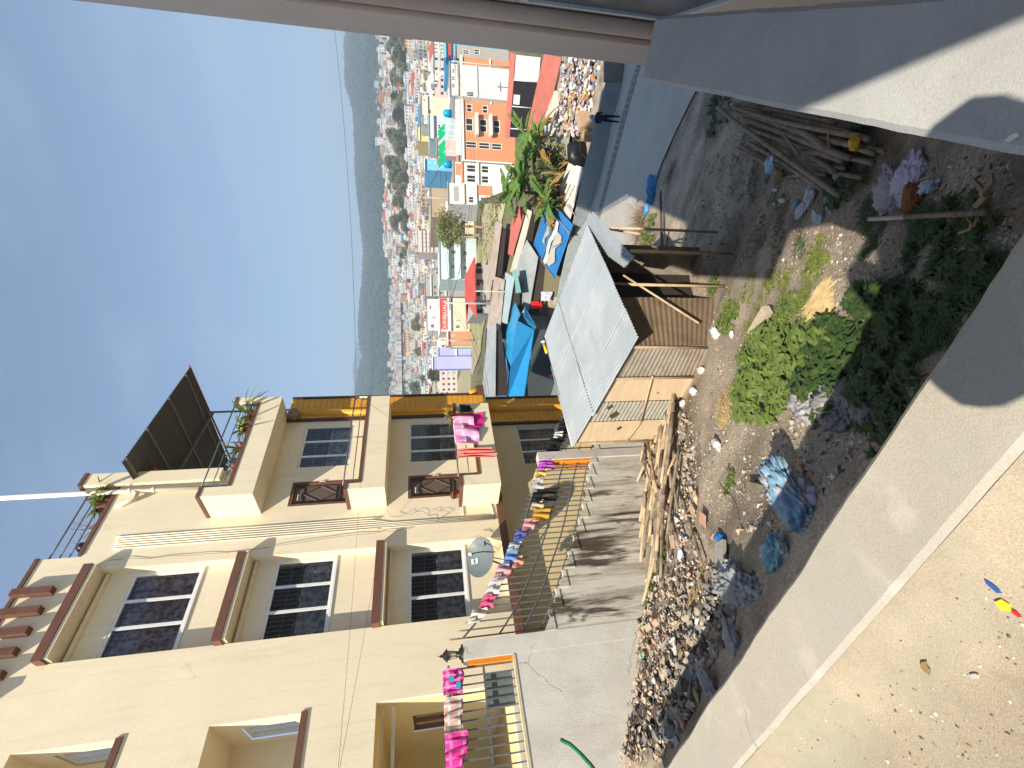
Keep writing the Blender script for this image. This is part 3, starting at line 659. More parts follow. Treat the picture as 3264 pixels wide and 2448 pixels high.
# doors
def door(b, e):
    s0, s1, z0, z1 = b; f = MB()
    f.bb(s0, s0+0.07, z0, z1, e-0.05, e+0.06); f.bb(s1-0.07, s1, z0, z1, e-0.05, e+0.06); f.bb(s0+0.07, s1-0.07, z1-0.08, z1, e-0.05, e+0.05)
    o = f.build('door', brown, house)
    l = MB(); l.bb(s0+0.07, s1-0.07, z0, z1-0.08, e-0.04, e-0.01); l.build('door_leaf', plain('door_leaf', (0.13, 0.095, 0.07), 0.5), o)
    g = MB(); a, c = s0+0.13, s1-0.13; zt, zb = z1-0.32, z1-1.15; zm = (zt+zb)/2; cm = (a+c)/2
    def bar(p, q, r=0.014): g.tube(BP(p[0], p[1], e+0.005), BP(q[0], q[1], e+0.005), r, None, 4)
    for x in (a, c): bar((x, z0), (x, z1-0.12))
    for z in (zt, zb, zb-0.1): bar((a, z), (c, z), 0.018)
    bar((a, zm), (cm, zt)); bar((cm, zt), (c, zm)); bar((c, zm), (cm, zb)); bar((cm, zb), (a, zm)); bar((a, zb-0.1), (c, z0)); bar((c, zb-0.1), (a, z0))
    g.build('lattice', plain('dark_brown', (0.05, 0.025, 0.02), 0.5), o)
    h = MB(); h.path([BP(s1-0.05, zm+0.05, e+0.06), BP(s1-0.05, zm+0.03, e+0.10), BP(s1-0.05, zm-0.08, e+0.10), BP(s1-0.05, zm-0.1, e+0.06)], 0.01, 5); h.build('handle', alu, o); h = MB(); h.tube(BP(s0+0.2, z1-0.2, e+0.03), BP(s0+0.38, z1-0.2, e+0.03), 0.013); h.build('lamp_tube', alu, o)
door(D2, -0.06); door(D1, -0.06)
# orange boards
def boards(s0, s1, z0, z1, e, cs, cr, wall=True):
    b = MB(); z = z0; k = 0
    while z < z1-0.02:
        t = min(z+0.172, z1)
        if cs: b.bb(s0+0.10, cs-cr*0.6, z, t-0.009, e+0.002, e+0.045); b.bb(cs+cr*0.6, s1-0.09, z, t-0.009, e+0.002, e+0.045)
        z += 0.172; k += 1
    b.bb(s0+0.09, s1-0.08, z0, z1, e+0.001, e+0.02)
    o = b.build('cladding', orange, house)
    c = MB(); c.path([BP(cs, z0, e+0.05), BP(cs, z1, e+0.05)], cr, 14); c.build('pipe_casing', orange, o, True)
    d = MB(); d.bb(s0, s0+0.09, z0, z1, e+0.001, e+0.075); d.bb(s1-0.08, s1, z0, z1, e+0.001, e+0.075); d.build('corner_trim', plain('dark_trim', (0.07, 0.03, 0.025), 0.5), o)
boards(10.61, 11.67, -1.95, 4.08, 0, 10.93, 0.10)
boards(10.55, 11.87, -7.3, -2.06, -0.4, 11.27, 0.13)
mb = MB(); mb.bb(11.60, 12.05, -2.02, -1.80, -0.5, 0.10); mb.build('ledge', brown, house)
mb = MB(); mb.path([BP(11.68, -1.5, 0.02), BP(11.78, -1.72, 0.02), BP(12.0, -1.80, 0.02)], [0.10, 0.10, 0.08], 10); mb.build('ledge', orange, house, True)
# stair awning on the roof
ez, zd = atS(502, 992, 12.28)
aw = MB(); A, C = BP(8.6, 7.30, 0.85), BP(12.28, 6.98, 0.85)
back = 4.6
def awf(u, v):
    p = A.lerp(C, u)-NN*(back*v); return p+ZZ*(0.018*math.sin(u*2*math.pi*46)+0.10*v)
aw.grid(awf, 276, 2); o = aw.build('awning', plain('awning_underside', (0.10, 0.095, 0.09), 0.7), house, True)
fr = MB()
for u in (0.03, 0.30, 0.62, 0.90):
    p = A.lerp(C, u)-ZZ*0.06; fr.box(p-TT*0.03, TT*0.06, -NN*back+ZZ*0.10, ZZ*0.05)
for v in (0.42,):
    p = A-NN*(back*v)-ZZ*0.11; q_ = C-NN*(back*v)-ZZ*0.11; fr.box(p, q_-p, -NN*0.07, ZZ*0.05)
fr.path([BP(12.1, 6.9, -0.9), BP(12.1, 4.1, -0.9)], 0.035, 6); fr.path([BP(9.3, 7.1, -1.2), BP(9.3, 4.1, -1.2)], 0.035, 6)
fr.build('awning_frame', plain('awning_frame', (0.16, 0.14, 0.12), 0.6), o)
mb = MB(); mb.slab([C+ZZ*0.03, C+ZZ*0.03-NN*back+TT*0.0, C+ZZ*0.07-NN*back+TT*0.1, C+ZZ*0.07+TT*0.1], 0.05); mb.build('roof_edge', plain('red_flashing', (0.42, 0.08, 0.05), 0.6), o)
mb = MB(); mb.bb(8.87, 9.3, 7.20, 7.45, -1.5, -0.2); mb.build('roof_edge', plain('red_flashing', (0.42, 0.08, 0.05), 0.6), o)
# drainpipe with elbow
pp = MB(); s_ = 8.30; e_ = 0.10
pp.path([BP(s_, 5.26, e_), BP(s_, 10.02, e_)], 0.058, 12)
for z in (6.75, 7.28, 7.95): pp.path([BP(s_, z-0.035, e_), BP(s_, z+0.035, e_)], 0.068, 12)
pp.path([BP(s_, 7.22, e_), BP(s_-0.10, 7.10, e_), BP(s_-0.28, 7.08, e_+0.02), BP(s_-0.36, 7.28, e_), BP(s_-0.38, 7.45, 0.0)], 0.055, 10)
pp.build('drainpipe', pvc, house, True)
# conduits running down the wall, their cables
cd = MB()
for k in range(6):
    s0_ = 6.74+k*0.062; zt = 7.05+0.01*k
    cd.path([BP(s0_, zt, 0.02), BP(s0_, 4.0, 0.025), BP(s0_+0.02, 1.3+0.02*k, 0.02)]+([BP(6.76+0.045*(k-1), 0.9, 0.02), BP(6.78+0.04*(k-1), -1.8, 0.02)] if k in (1, 2, 3, 4) else [BP(s0_+0.02, 1.15, 0.02)]), 0.014, 6)
cd.path([BP(6.95, -0.95, 0.02), BP(7.3, -0.97, 0.02), BP(7.32, -1.72, 0.02), BP(6.92, -1.75, 0.02)], 0.022, 4)
cd.build('conduit', pvc, house, True)
cb_ = MB(); rnd = random.Random(5)
def wob(pts, amp=0.03, n=18):
    out = []
    for i in range(len(pts)-1):
        for j in range(n//(len(pts)-1)):
            t = j/(n//(len(pts)-1)); p = V(pts[i]).lerp(V(pts[i+1]), t); out.append(p+V((rnd.uniform(-amp, amp), rnd.uniform(-amp, amp), rnd.uniform(-amp, amp))))
    return out+[V(pts[-1])]
cb_.path(wob([BP(6.45, 7.0, 0.03), BP(6.42, 4.6, 0.03), BP(6.62, 1.2, 0.05), BP(6.7, 0.3, 0.04)], 0.02), 0.006, 4)
cb_.path(wob([BP(7.3, 1.1, 0.5), BP(7.0, 0.9, 0.1), BP(7.15, 0.1, 0.05), BP(6.9, -0.2, 0.04)], 0.03), 0.005, 4)
cb_.path(wob([BP(7.2, -0.1, 0.03), BP(7.05, -0.6, 0.06), BP(6.8, -0.2, 0.04)], 0.03), 0.005, 4)
cb_.path(wob([BP(6.1, -1.75, 0.03), BP(6.25, -1.2, 0.15), BP(5.8, -1.7, 0.2), BP(6.2, -1.95, 0.04)], 0.03), 0.006, 4)
cb_.build('cable', plain('cable', (0.20, 0.17, 0.12)), house)
# small grey-brown lump under the balcony soffit
mb = MB(); mb.blob(BP(10.72, 3.86, 0.22), 0.16, 0.35, 0, (1, 1, 0.9), 2, rnd); mb.build('soffit_lump', plain('grey_brown', (0.22, 0.17, 0.13)), house)

# ------------------------------------------------------------------ satellite dish
ctr = BP(5.46, -1.22, 0.55); dn = (NN*0.62+ZZ*0.76-TT*0.15).normalized()
dish = thing('satellite_dish', 'grey satellite dish with white square logo on the cream wall under the ground floor window', 'satellite dish', BP(5.35, -1.95, 0.05))
dm = plain('dish_grey', (0.15, 0.18, 0.19), 0.4)
u_ = dn.cross(ZZ).normalized(); v_ = u_.cross(dn)*-1
if v_.z < 0: v_ = -v_
d = MB(); R_ = 0.44
def df(a, b):
    r = R_*b; th = 2*math.pi*a; return ctr+u_*(r*math.cos(th))+v_*(r*math.sin(th))+dn*(0.13*(b*b)-0.10)
d.grid(df, 40, 8); d.path([df(i/40, 1) for i in range(41)], 0.008, 5, 0, False); d.build('reflector', dm, dish, True)
a = MB(); lnb = ctr+dn*0.42-v_*0.10; a.path([ctr-v_*R_-dn*0.02, ctr-v_*0.34+dn*0.28, lnb], 0.014, 6); a.build('arm', black, dish)
a = MB(); a.path([lnb-dn*0.06+v_*0.01, lnb+dn*0.03], [0.035, 0.045], 8); a.build('feed_horn', alu, dish, True)
a = MB(); a.path([BP(5.35, -1.9, 0.02), BP(5.35, -1.75, 0.3), ctr-dn*0.12], 0.022, 6); a.path([BP(5.6, -1.93, 0.02), ctr-dn*0.12-v_*.1], 0.012, 6); a.build('bracket', steel, dish)
def on_dish(x, y): r2 = (x*x+y*y)/(R_*R_); return ctr+u_*x+v_*y+dn*(0.13*r2-0.10+0.006)
# logo: white square patch with a slanted script "dh" and a line under it
sg = 1 if u_.dot(TT) > 0 else -1
a = MB(); x0, x1, y0, y1 = -0.085, 0.035, 0.17, 0.33
a.grid(lambda p, q: on_dish(sg*(x0+(x1-x0)*p), y0+(y1-y0)*q), 4, 4); lg = a.build('logo', plain('logo_white', (0.72, 0.72, 0.70), 0.5), dish)
text_mesh('lettering', "dh", 0.12, black, lg, on_dish(sg*-0.025, 0.25)+dn*0.016, u_*sg+v_*0.12, v_+u_*sg*0.28, 0.001)
a = MB(); a.box(on_dish(sg*x0, 0.155)+dn*0.002, u_*sg*0.12, v_*0.008, dn*0.003); a.build('underline', black, lg)

# ------------------------------------------------------------------ stained boundary wall on the slope, stairs behind, fence
WE = 1.25
def wz(s): return lerp_tab(s, [3.43, 4.42, 5.71, 7.48, 9.3, 12], [-2.35, -2.93, -3.67, -4.44, -5.35, -6.7])
bw = MB(); wbase = []
n = 90
bw.bb(-5, 3.10, -7, -1.58, WE-0.22, WE); bw.bb(3.10, 3.43, -7, -0.62, WE-0.30, WE+0.004)
ob = bw.build('wall', cleanw, None); tag(ob, 'tall plain grey wall section with gate post, below the pink towels', 'wall')
bw = MB(); s = 3.43; step = 0.405; k = 0; treads = []
while s < 12:
    zt = wz(s+0.02)
    bw.bb(s, s+step, -9.5, zt-0.03, WE-0.22, WE-0.001)
    # slanting coping wedge of each step
    bw.add([BP(s, zt+0.14, WE+0.02), BP(s+step*0.9, zt-0.10, WE+0.02), BP(s, zt-0.10, WE+0.02), BP(s, zt+0.14, WE-0.24), BP(s+step*0.9, zt-0.10, WE-0.24), BP(s, zt-0.10, WE-0.24)],
           [(0, 2, 1), (3, 4, 5), (0, 1, 4, 3), (1, 2, 5, 4), (2, 0, 3, 5)])
    s += step; k += 1
ob2 = bw.build('stepped_wall', stain, None); tag(ob2, 'black streaked boundary wall stepping down the slope in front of the cream house', 'wall')
st = MB(); s = 3.43
while s < 11.5: st.bb(s, s+0.3, -9, wz(s)-0.25, -0.38, WE-0.225); s += 0.3
o = st.build('outdoor_stairs', conc, None); tag(o, 'narrow concrete stairs between the cream house and the stepped wall', 'stairs')
pf = MB(); pf.bb(-5, 3.1, -7, -1.62, -0.45, WE-0.225); o = pf.build('porch_floor', conc, None); tag(o, 'raised concrete porch floor behind the tall grey wall', 'floor')
# gate post lamp and orange edges
lp = thing('gate_lamp', 'black lantern with glass sides on top of the grey gate post', 'lamp', BP(3.26, -0.62, WE-0.14))
c0 = BP(3.26, -0.62, WE-0.14)
a = MB(); a.lathe(c0, [(0.16, 0), (0.16, 0.03), (0.11, 0.035), (0.10, 0.06), (0.045, 0.09), (0.06, 0.12), (0.0, 0.12)], 12); a.build('base', black, lp, True)
a = MB(); 
for i in range(4):
    th = PH+math.pi/4+i*math.pi/2; d1 = V((math.cos(th), -math.sin(th), 0)); a.tube(c0+d1*0.055+ZZ*0.13, c0+d1*0.085+ZZ*0.29, 0.007, None, 5)
a.lathe(c0, [(0.05, 0.12), (0.07, 0.13), (0.0, 0.13)], 4); a.lathe(c0, [(0.115, 0.29), (0.12, 0.30), (0.05, 0.37), (0.02, 0.39), (0.028, 0.41), (0.008, 0.44), (0, 0.48)], 8); a.build('lantern_frame', black, lp)
a = MB(); a.lathe(c0, [(0.05, 0.13), (0.075, 0.29)], 4); a.build('lantern_glass', plain('frosted_glass', (0.42, 0.42, 0.35), 0.3), lp)
a = MB(); a.bb(3.02, 3.10, -1.56, -0.68, WE-0.16, WE-0.02); a.build('gate_edge', plain('orange_paint', (0.75, 0.26, 0.03), 0.5), ob)
# fence: bars with spear tips, following the slope
def fbase(s): return wz(s)+0.02
def ftop(s): return lerp_tab(s, [3.45, 3.60, 4.25, 5.3, 6.75, 7.6, 9.2, 12], [-0.38, -0.66, -1.25, -1.88, -2.54, -2.95, -3.9, -5.5])
fence_m = M('fence_paint', (0.17, 0.185, 0.19), 0.5, 0.2, 10, 0.1, metal=0.3)
def fence(sa, sb, label, rails, spears):
    root = thing('railing', label, 'fence', BP((sa+sb)/2, fbase((sa+sb)/2), WE-0.1))
    s = sa
    while s < sb:
        b = MB(); zb, zt = fbase(s)-0.1, ftop(s)
        b.box(BP(s-0.011, zb, WE-0.121), TT*0.022, NN*0.022, ZZ*(zt-zb)); b.build('bar', fence_m, root)
        if s < spears:
            c = MB(); p = BP(s, zt, WE-0.11); c.lathe(p, [(0.008, 0), (0.022, 0.03), (0.008, 0.05), (0.022, 0.07), (0.018, 0.09), (0.0, 0.16)], 6); c.build('spear_tip', plain('brass_paint', (0.32, 0.23, 0.12), 0.4), root)
        s += 0.138
    for fr_ in rails:
        pts = [BP(q, fbase(q)+(ftop(q)-fbase(q))*fr_, WE-0.095) for q in [sa+(sb-sa)*i/12 for i in range(13)]]
        b = MB(); b.path(pts, 0.018, 4); b.build('rail', fence_m, root)
    return root
fence(3.52, 7.60, 'grey barred fence stepping down along the stained wall, hung with small clothes', (0.10, 0.30, 0.55, 0.93), 4.0)
fence(7.98, 10.6, 'lower grey barred fence beyond the concrete post, hung with black clothes', (0.10, 0.34, 0.60, 0.93), 0)
pst = MB(); pst.bb(7.66, 7.92, -9, -2.96, WE-0.24, WE+0.03)
po = pst.build('gate_post', M('post_plaster', (0.55, 0.51, 0.47), 0.9, 0.1, 3, 0.2), None); tag(po, 'pale concrete post with orange painted side in the middle of the fence', 'post')
a = MB(); a.bb(7.60, 7.655, -4.55, -3.35, WE-0.20, WE+0.0); a.bb(7.50, 7.54, -4.5, -3.3, WE-0.22, WE-0.18); a.build('painted_side', plain('orange_paint', (0.75, 0.26, 0.03), 0.5), po)
# railing over the tall wall
root = thing('railing', 'grey railing on the tall wall with pink towels hanging over it', 'fence', BP(1, -1.58, WE-0.1))
for i in range(60):
    s = 3.0-0.135*i
    b = MB(); b.box(BP(s-0.011, -1.6, WE-0.121), TT*0.022, NN*0.022, ZZ*1.32); b.build('bar', fence_m, root)
for z in (-1.56, -0.98, -0.34): b = MB(); b.bb(-5, 3.08, z-0.02, z+0.02, WE-0.135, WE-0.105); b.build('rail', fence_m, root)
b = MB(); b.bb(-5, 3.09, -1.58, -1.535, WE-0.24, WE+0.015); b.build('wall_coping', plain('cream_paint', (0.62, 0.55, 0.38), 0.5), root)
b = MB(); b.bb(2.35, 2.9, -1.5, -1.0, WE-0.3, WE-0.2); 
b.build('vent_box', plain('green_grey', (0.16, 0.20, 0.19), 0.5), root)

# ------------------------------------------------------------------ laundry
def cloth(label, top, drop, c, cat='cloth', group=None, out=NN, folds=4, amp=0.025, back=0.5, name='cloth', c2=None, legs=False, check=False, seed=0):
    """cloth folded over a rail given by the two end points of its upper edge"""
    a, b = V(top[0]), V(top[1]); rn = random.Random(seed+len(MATS)*7); ph = rn.random()*6
    nu, nv = 18, 14
    def fn(u, v):
        p = a.lerp(b, u); w = v*2-back*1.0
        side = 1 if v > back/(1+back) else -1
        t = (v*(1+back)-back)          # -back..1 : negative hangs behind
        d = abs(t)*drop; k = 0.030 if t > 0 else -0.030
        f = amp*math.sin(u*folds*2*math.pi+ph+2.2*t)*min(1, abs(t)*3+0.15)
        sq = 1-0.12*abs(t)*math.sin(ph*3+u*3)
        return p+out*(k*math.tanh(t*14)+f+0.012*math.sin(9*u+5*t))-ZZ*(d*sq*(1+0.10*math.sin(u*5+ph)))+ZZ*0.015
    def keep(i, j):
        if not legs: return True
        t = (j+0.5)/nv*(1+back)-back
        return not (abs(t) > 0.35 and 7 <= i <= 9)
    m = MB(); m.grid(fn, nu, nv, 0, keep)
    if c2:
        for q in range(len(m.f)):
            i, j = divmod(q, nv)
            if (check and (i % 4 == 0 or j % 4 == 0)) or (not check and rn.random() < 0.0): m.m[q] = 1
    ms = [plain('cloth_%d' % (hash(c) % 9999), c, 0.85)] + ([plain('clothb_%d' % (hash(c2) % 9999), c2, 0.85)] if c2 else [])
    o = m.build(name, ms, None, True)
    return tag(o, label, cat, group)
def rail_pts(dx0, dy0, dx1, dy1, e): 
    s0, z0 = fac(dx0, dy0, e); s1, z1 = fac(dx1, dy1, e); return (BP(s0, z0, e), BP(s1, z1, e))
LG = 'washing hung along the fence'
E1 = WE-0.08
items = [ # dx,dy centre; width (m), drop, colour, label
 (1016, 1333, .17, .20, (0.62, 0.60, 0.50), 'off white cloth nearest the gate post on the stepping fence'),
 (1040, 1302, .17, .22, (0.72, 0.10, 0.22), 'bright pink folded cloth on the fence beside the off white one'),
 (1052, 1272, .24, .24, (0.62, 0.60, 0.60), 'white cloth with pink hem on the stepping fence'),
 (1072, 1236, .20, .20, (0.55, 0.33, 0.36), 'dusty rose cloth between the white and the blue ones'),
 (1090, 1208, .19, .21, (0.13, 0.26, 0.62), 'bright blue cloth on the stepping fence'),
 (1110, 1216, .16, .14, (0.62, 0.30, 0.22), 'small salmon cloth hanging lower beside the blue one'),
 (1098, 1184, .15, .20, (0.38, 0.46, 0.52), 'pale grey blue cloth just beyond the bright blue one'),
 (1112, 1158, .20, .22, (0.09, 0.11, 0.38), 'navy spotted cloth on the stepping fence'),
 (1130, 1136, .20, .20, (0.66, 0.32, 0.33), 'pink striped cloth beyond the navy one'),
 (1150, 1115, .19, .30, (0.58, 0.30, 0.04), 'mustard yellow cloth halfway along the fence'),
 (1148, 1092, .17, .20, (0.62, 0.48, 0.30), 'cream cloth between the mustard one and the black trousers'),
 (1150, 1050, .26, .22, (0.50, 0.50, 0.50), 'light grey cloth on the far side of the black trousers'),
 (1152, 1034, .16, .14, (0.62, 0.55, 0.46), 'small ivory cloth beside the light grey one'),
 (1155, 1024, .18, .24, (0.68, 0.50, 0.10), 'pale yellow cloth near the purple one'),
]
for i, (dx, dy, wd, dr, c, lb) in enumerate(items):
    s_, z_ = fac(dx, dy, E1); zt = max(ftop(s_)-0.05, z_)
    cloth(lb, (BP(s_-wd*0.78, z_+wd*0.4, E1), BP(s_+wd*0.78, z_-wd*0.34, E1)), dr*1.45, c, 'cloth', LG, folds=2, amp=0.02, seed=i)
s_, z_ = fac(1150, 1072, E1); cloth('pair of black trousers hanging over the fence', (BP(s_-0.20, z_+0.09, E1), BP(s_+0.16, z_-0.05, E1)), 0.72, (0.012, 0.012, 0.014), 'trousers', None, legs=True, folds=2, name='trousers')
s_, z_ = fac(1163, 1010, E1); cloth('purple cloth hanging against the concrete fence post', (BP(s_-0.13, z_+0.06, E1+0.05), BP(s_+0.17, z_-0.03, E1+0.05)), 0.42, (0.42, 0.10, 0.50), 'cloth', LG, folds=3, amp=0.03)
s_, z_ = fac(1185, 962, E1); cloth('wide black garment on the lower fence nearest the post', (BP(s_-0.25, z_+0.12, E1), BP(s_+0.35, z_-0.15, E1)), 0.40, (0.012, 0.012, 0.014), 'garment', 'black washing on the lower fence', folds=3)
s_, z_ = fac(1206, 925, E1); cloth('black garment with white print on the lower fence', (BP(s_-0.25, z_+0.12, E1), BP(s_+0.3, z_-0.12, E1)), 0.5, (0.014, 0.014, 0.016), 'garment', 'black washing on the lower fence', folds=3, c2=(0.5, 0.5, 0.5))
s_, z_ = fac(1196, 943, E1); cloth('small white cloth between the two black garments', (BP(s_-0.10, z_+0.05, E1+0.04), BP(s_+0.1, z_-0.05, E1+0.04)), 0.28, (0.6, 0.6, 0.6), 'cloth', None, folds=2)
# towels on the railing above the tall wall
pinkm = (0.72, 0.03, 0.30)
def towel(label, dy0, dy1, c, c2, check):
    s0, z0 = fac(965, dy0, E1+0.03); s1, _ = fac(966, dy1, E1+0.03); zt = -0.30
    return cloth(label, (BP(s0, zt+0.08, E1+0.03), BP(s1, zt+0.08, E1+0.03)), 0.36, c, 'towel', 'towels on the railing', folds=2, amp=0.03, c2=c2, check=check, name='towel', back=0.9)
tw = towel('pink towel with blue patches next to the lantern', 1447, 1503, pinkm, (0.75, 0.25, 0.45), True)
towel('brown and white checked towel between the two pink ones', 1510, 1580, (0.52, 0.30, 0.24), (0.60, 0.55, 0.55), True)
towel('plain bright pink towel at the lower edge of the picture', 1585, 1668, pinkm, (0.78, 0.16, 0.42), True)
s0, z0 = fac(975, 1465, E1+0.12)
mb = MB(); mb.poly([BP(s0+0.05*math.cos(t)*1.2, z0+0.05*math.sin(t), E1+0.115) for t in [i*math.pi/5 for i in range(10)]]); mb.build('patch', plain('turquoise', (0.05, 0.42, 0.62)), tw)
mb = MB(); s1, z1 = fac(990, 1480, E1+0.12); mb.poly([BP(s1+a_, z1+b_, E1+0.115) for a_, b_ in ((-.06, -.04), (.05, -.05), (.06, .03), (-.04, .05))]); mb.build('patch', plain('turquoise', (0.05, 0.42, 0.62)), tw)
# balcony washing
mb = None
cloth('large pink blanket with pale dots hung over the lowest balcony railing', (BP(8.55, -0.80, 0.985), BP(9.62, -0.80, 0.985)), 0.62, (0.84, 0.33, 0.56), 'blanket', None, folds=2, amp=0.045, c2=(0.86, 0.48, 0.66), check=True, name='blanket')
cloth('deep magenta blanket showing under the pink one on the lowest balcony', (BP(8.85, -0.84, 0.93), BP(9.78, -0.84, 0.93)), 0.80, (0.62, 0.015, 0.22), 'blanket', None, folds=3, amp=0.02, name='blanket', back=0.2)
cloth('salmon cloth hanging down in a point from the lowest balcony', (BP(8.10, -0.84, 0.95), BP(8.42, -0.84, 0.95)), 0.98, (0.75, 0.20, 0.17), 'cloth', None, folds=3, amp=0.04, name='cloth', back=0.2)

# ------------------------------------------------------------------ potted plants on the house
def blade(mb, p, d, L, w, droop, m=0, n=6):
    d = V(d).normalized(); sd = d.cross(ZZ)
    sd = sd.normalized() if sd.length > 1e-3 else V((1, 0, 0)); k = len(mb.v)
    for i in range(n+1):
        t = i/n; q = V(p)+d*(L*t)-ZZ*(droop*L*t*t); ww = w*(math.sin(math.pi*min(1, 0.15+0.85*t))**0.7 if t < 1 else 0)
        mb.v += [q-sd*ww, q+sd*ww]
    for i in range(n): a = k+2*i; mb.f.append((a, a+1, a+3, a+2)); mb.m.append(m)
def rosette(mb, p, n, L, w, rnd, droop=0.5, up=0.7, m=0):
    for i in range(n):
        a = rnd.random()*6.28; e = rnd.uniform(0.1, 1)*up
        blade(mb, p, (math.cos(a), math.sin(a), e+0.15), L*rnd.uniform(0.6, 1.1), w, droop*rnd.uniform(0.5, 1.3), m)
def pot_plant(label, P, r, h, n, L, w, potm, lm, seed, droop=0.5, up=0.9):
    t = thing('potted_plant', label, 'potted plant', P); rn = random.Random(seed)
    a = MB(); a.lathe(P, [(r*0.7, 0), (r, h*0.85), (r*1.1, h*0.85), (r*1.1, h), (r*0.9, h), (r*0.85, h*0.8), (0, h*0.8)], 12); a.build('pot', potm, t, True)
    a = MB(); rosette(a, V(P)+ZZ*h*0.8, n, L, w, rn, droop, up); a.build('leaves', lm, t); return t
pot_plant('terracotta pot with spiky plant hanging over the lowest balcony rail', BP(9.9, -0.92, 0.86), 0.10, 0.17, 60, 0.46, 0.018, terra, leafM('spiky', (0.22, 0.22, 0.05), (0.35, 0.30, 0.09), 8), 1, 0.3, 0.8)
pot_plant('second spiky plant in a pot beside the pink blanket', BP(9.60, -0.92, 0.86), 0.08, 0.14, 50, 0.40, 0.016, terra, leafM('spiky', (0.22, 0.22, 0.05), (0.35, 0.30, 0.09), 8), 2, 0.3, 0.7)
pot_plant('small red pot with leafy plant on the brown side coping of the lowest balcony', BP(7.30, -0.85, 0.45), 0.10, 0.18, 40, 0.16, 0.022, terra, leaf_g, 3, 0.2, 1.2)
t = thing('bucket', 'black round bucket hanging at the far end of the lowest balcony', 'bucket', BP(9.98, -1.35, 0.95))
a = MB(); a.lathe(BP(9.98, -1.35, 0.98), [(0.0, 0), (0.10, 0), (0.15, 0.30), (0.165, 0.31), (0.14, 0.30), (0.10, 0.03), (0, 0.03)], 16); a.build('shell', black, t, True)
a = MB(); a.path([BP(9.85, -1.04, 0.98), BP(9.98, -0.86, 0.98), BP(10.1, -1.04, 0.98)], 0.006, 4); a.build('handle', steel, t)
rn = random.Random(9)
def long_leaf_plant(label, P, n, L, w, seed, potm=terra, big=False):
    t = thing('potted_plant', label, 'potted plant', P); r2 = random.Random(seed)
    a = MB(); a.lathe(P, [(0.1, 0), (0.15, 0.2), (0.155, 0.22), (0.12, 0.2), (0, 0.18)], 12); a.build('pot', potm, t, True)
    a = MB()
    for i in range(n):
        an = r2.random()*6.28; blade(a, V(P)+ZZ*0.2, (math.cos(an)*0.7, math.sin(an)*0.7, r2.uniform(0.2, 1.3)), L*r2.uniform(0.5, 1.15), w*r2.uniform(0.7, 1.3), r2.uniform(0.25, 0.9), 0, 9)
    a.build('leaves', leafM('cactus_leaf', (0.16, 0.23, 0.04), (0.42, 0.44, 0.09), 3, 0.4, 0.15), t); return t
long_leaf_plant('tall drooping plant at the far end of the top balcony', BP(10.35, 4.62, 0.62), 40, 0.95, 0.034, 4)
long_leaf_plant('drooping plant with strap leaves beside the tallest one on the top balcony', BP(9.85, 4.62, 0.60), 36, 0.85, 0.032, 5)
long_leaf_plant('trailing plant by the middle of the top balcony railing', BP(9.15, 4.62, 0.58), 24, 0.60, 0.028, 6)
long_leaf_plant('small trailing plant near the left end of the top balcony', BP(8.5, 4.62, 0.58), 20, 0.50, 0.026, 7)
long_leaf_plant('broad green plant at the roof corner beside the white drainpipe', BP(8.42, 7.72, -0.12), 46, 0.62, 0.040, 8, brown)
long_leaf_plant('low bushy plant in front of the drainpipe on the roof edge', BP(8.05, 7.70, -0.12), 40, 0.55, 0.036, 12, brown)
t = thing('potted_plant', 'wiry leafless plant behind the roof railing', 'potted plant', BP(7.55, 7.70, -0.3)); a = MB(); a.lathe(BP(7.55, 7.70, -0.3), [(0.08, 0), (0.12, 0.18), (0, 0.17)], 10); a.build('pot', brown, t, True); a = MB()
for i in range(16):
    p = BP(7.55, 7.86, -0.3); q = p+V((rn.uniform(-.3, .3), rn.uniform(-.3, .3), rn.uniform(0.15, 0.5))); a.tube(p, q, 0.006, 0.003, 4)
    for j in range(3): a.tube(q, q+V((rn.uniform(-.08, .08), rn.uniform(-.08, .08), rn.uniform(-.02, .1))), 0.004, 0.002, 3)
a.build('stems', plain('dry_stem', (0.3, 0.24, 0.18)), t)
t = thing('sack', 'dark rounded sack slumped behind the roof railing', 'sack', BP(7.0, 7.70, -0.35)); a = MB(); a.blob(BP(7.0, 7.82, -0.35), 0.2, 0.12, 0, (1.6, 0.8, 0.8), 2, rn); a.build('body', black, t, True)
pot_plant('grassy tuft growing out of the wall beside the drainpipe', BP(8.36, 5.42, 0.03), 0.03, 0.04, 26, 0.20, 0.006, brown, leaf_d, 21, 0.3, 1)
t = thing('water_jug', 'blue grey plastic tub on the top balcony behind the railing', 'tub', BP(8.75, 4.70, 0.55)); a = MB(); a.lathe(BP(8.62, 4.70, 0.6), [(0.10, 0), (0.13, 0.05), (0.13, 0.24), (0.06, 0.30), (0.06, 0.33), (0, 0.33)], 12); a.build('shell', plain('tub_blue', (0.07, 0.12, 0.16), 0.4), t, True)
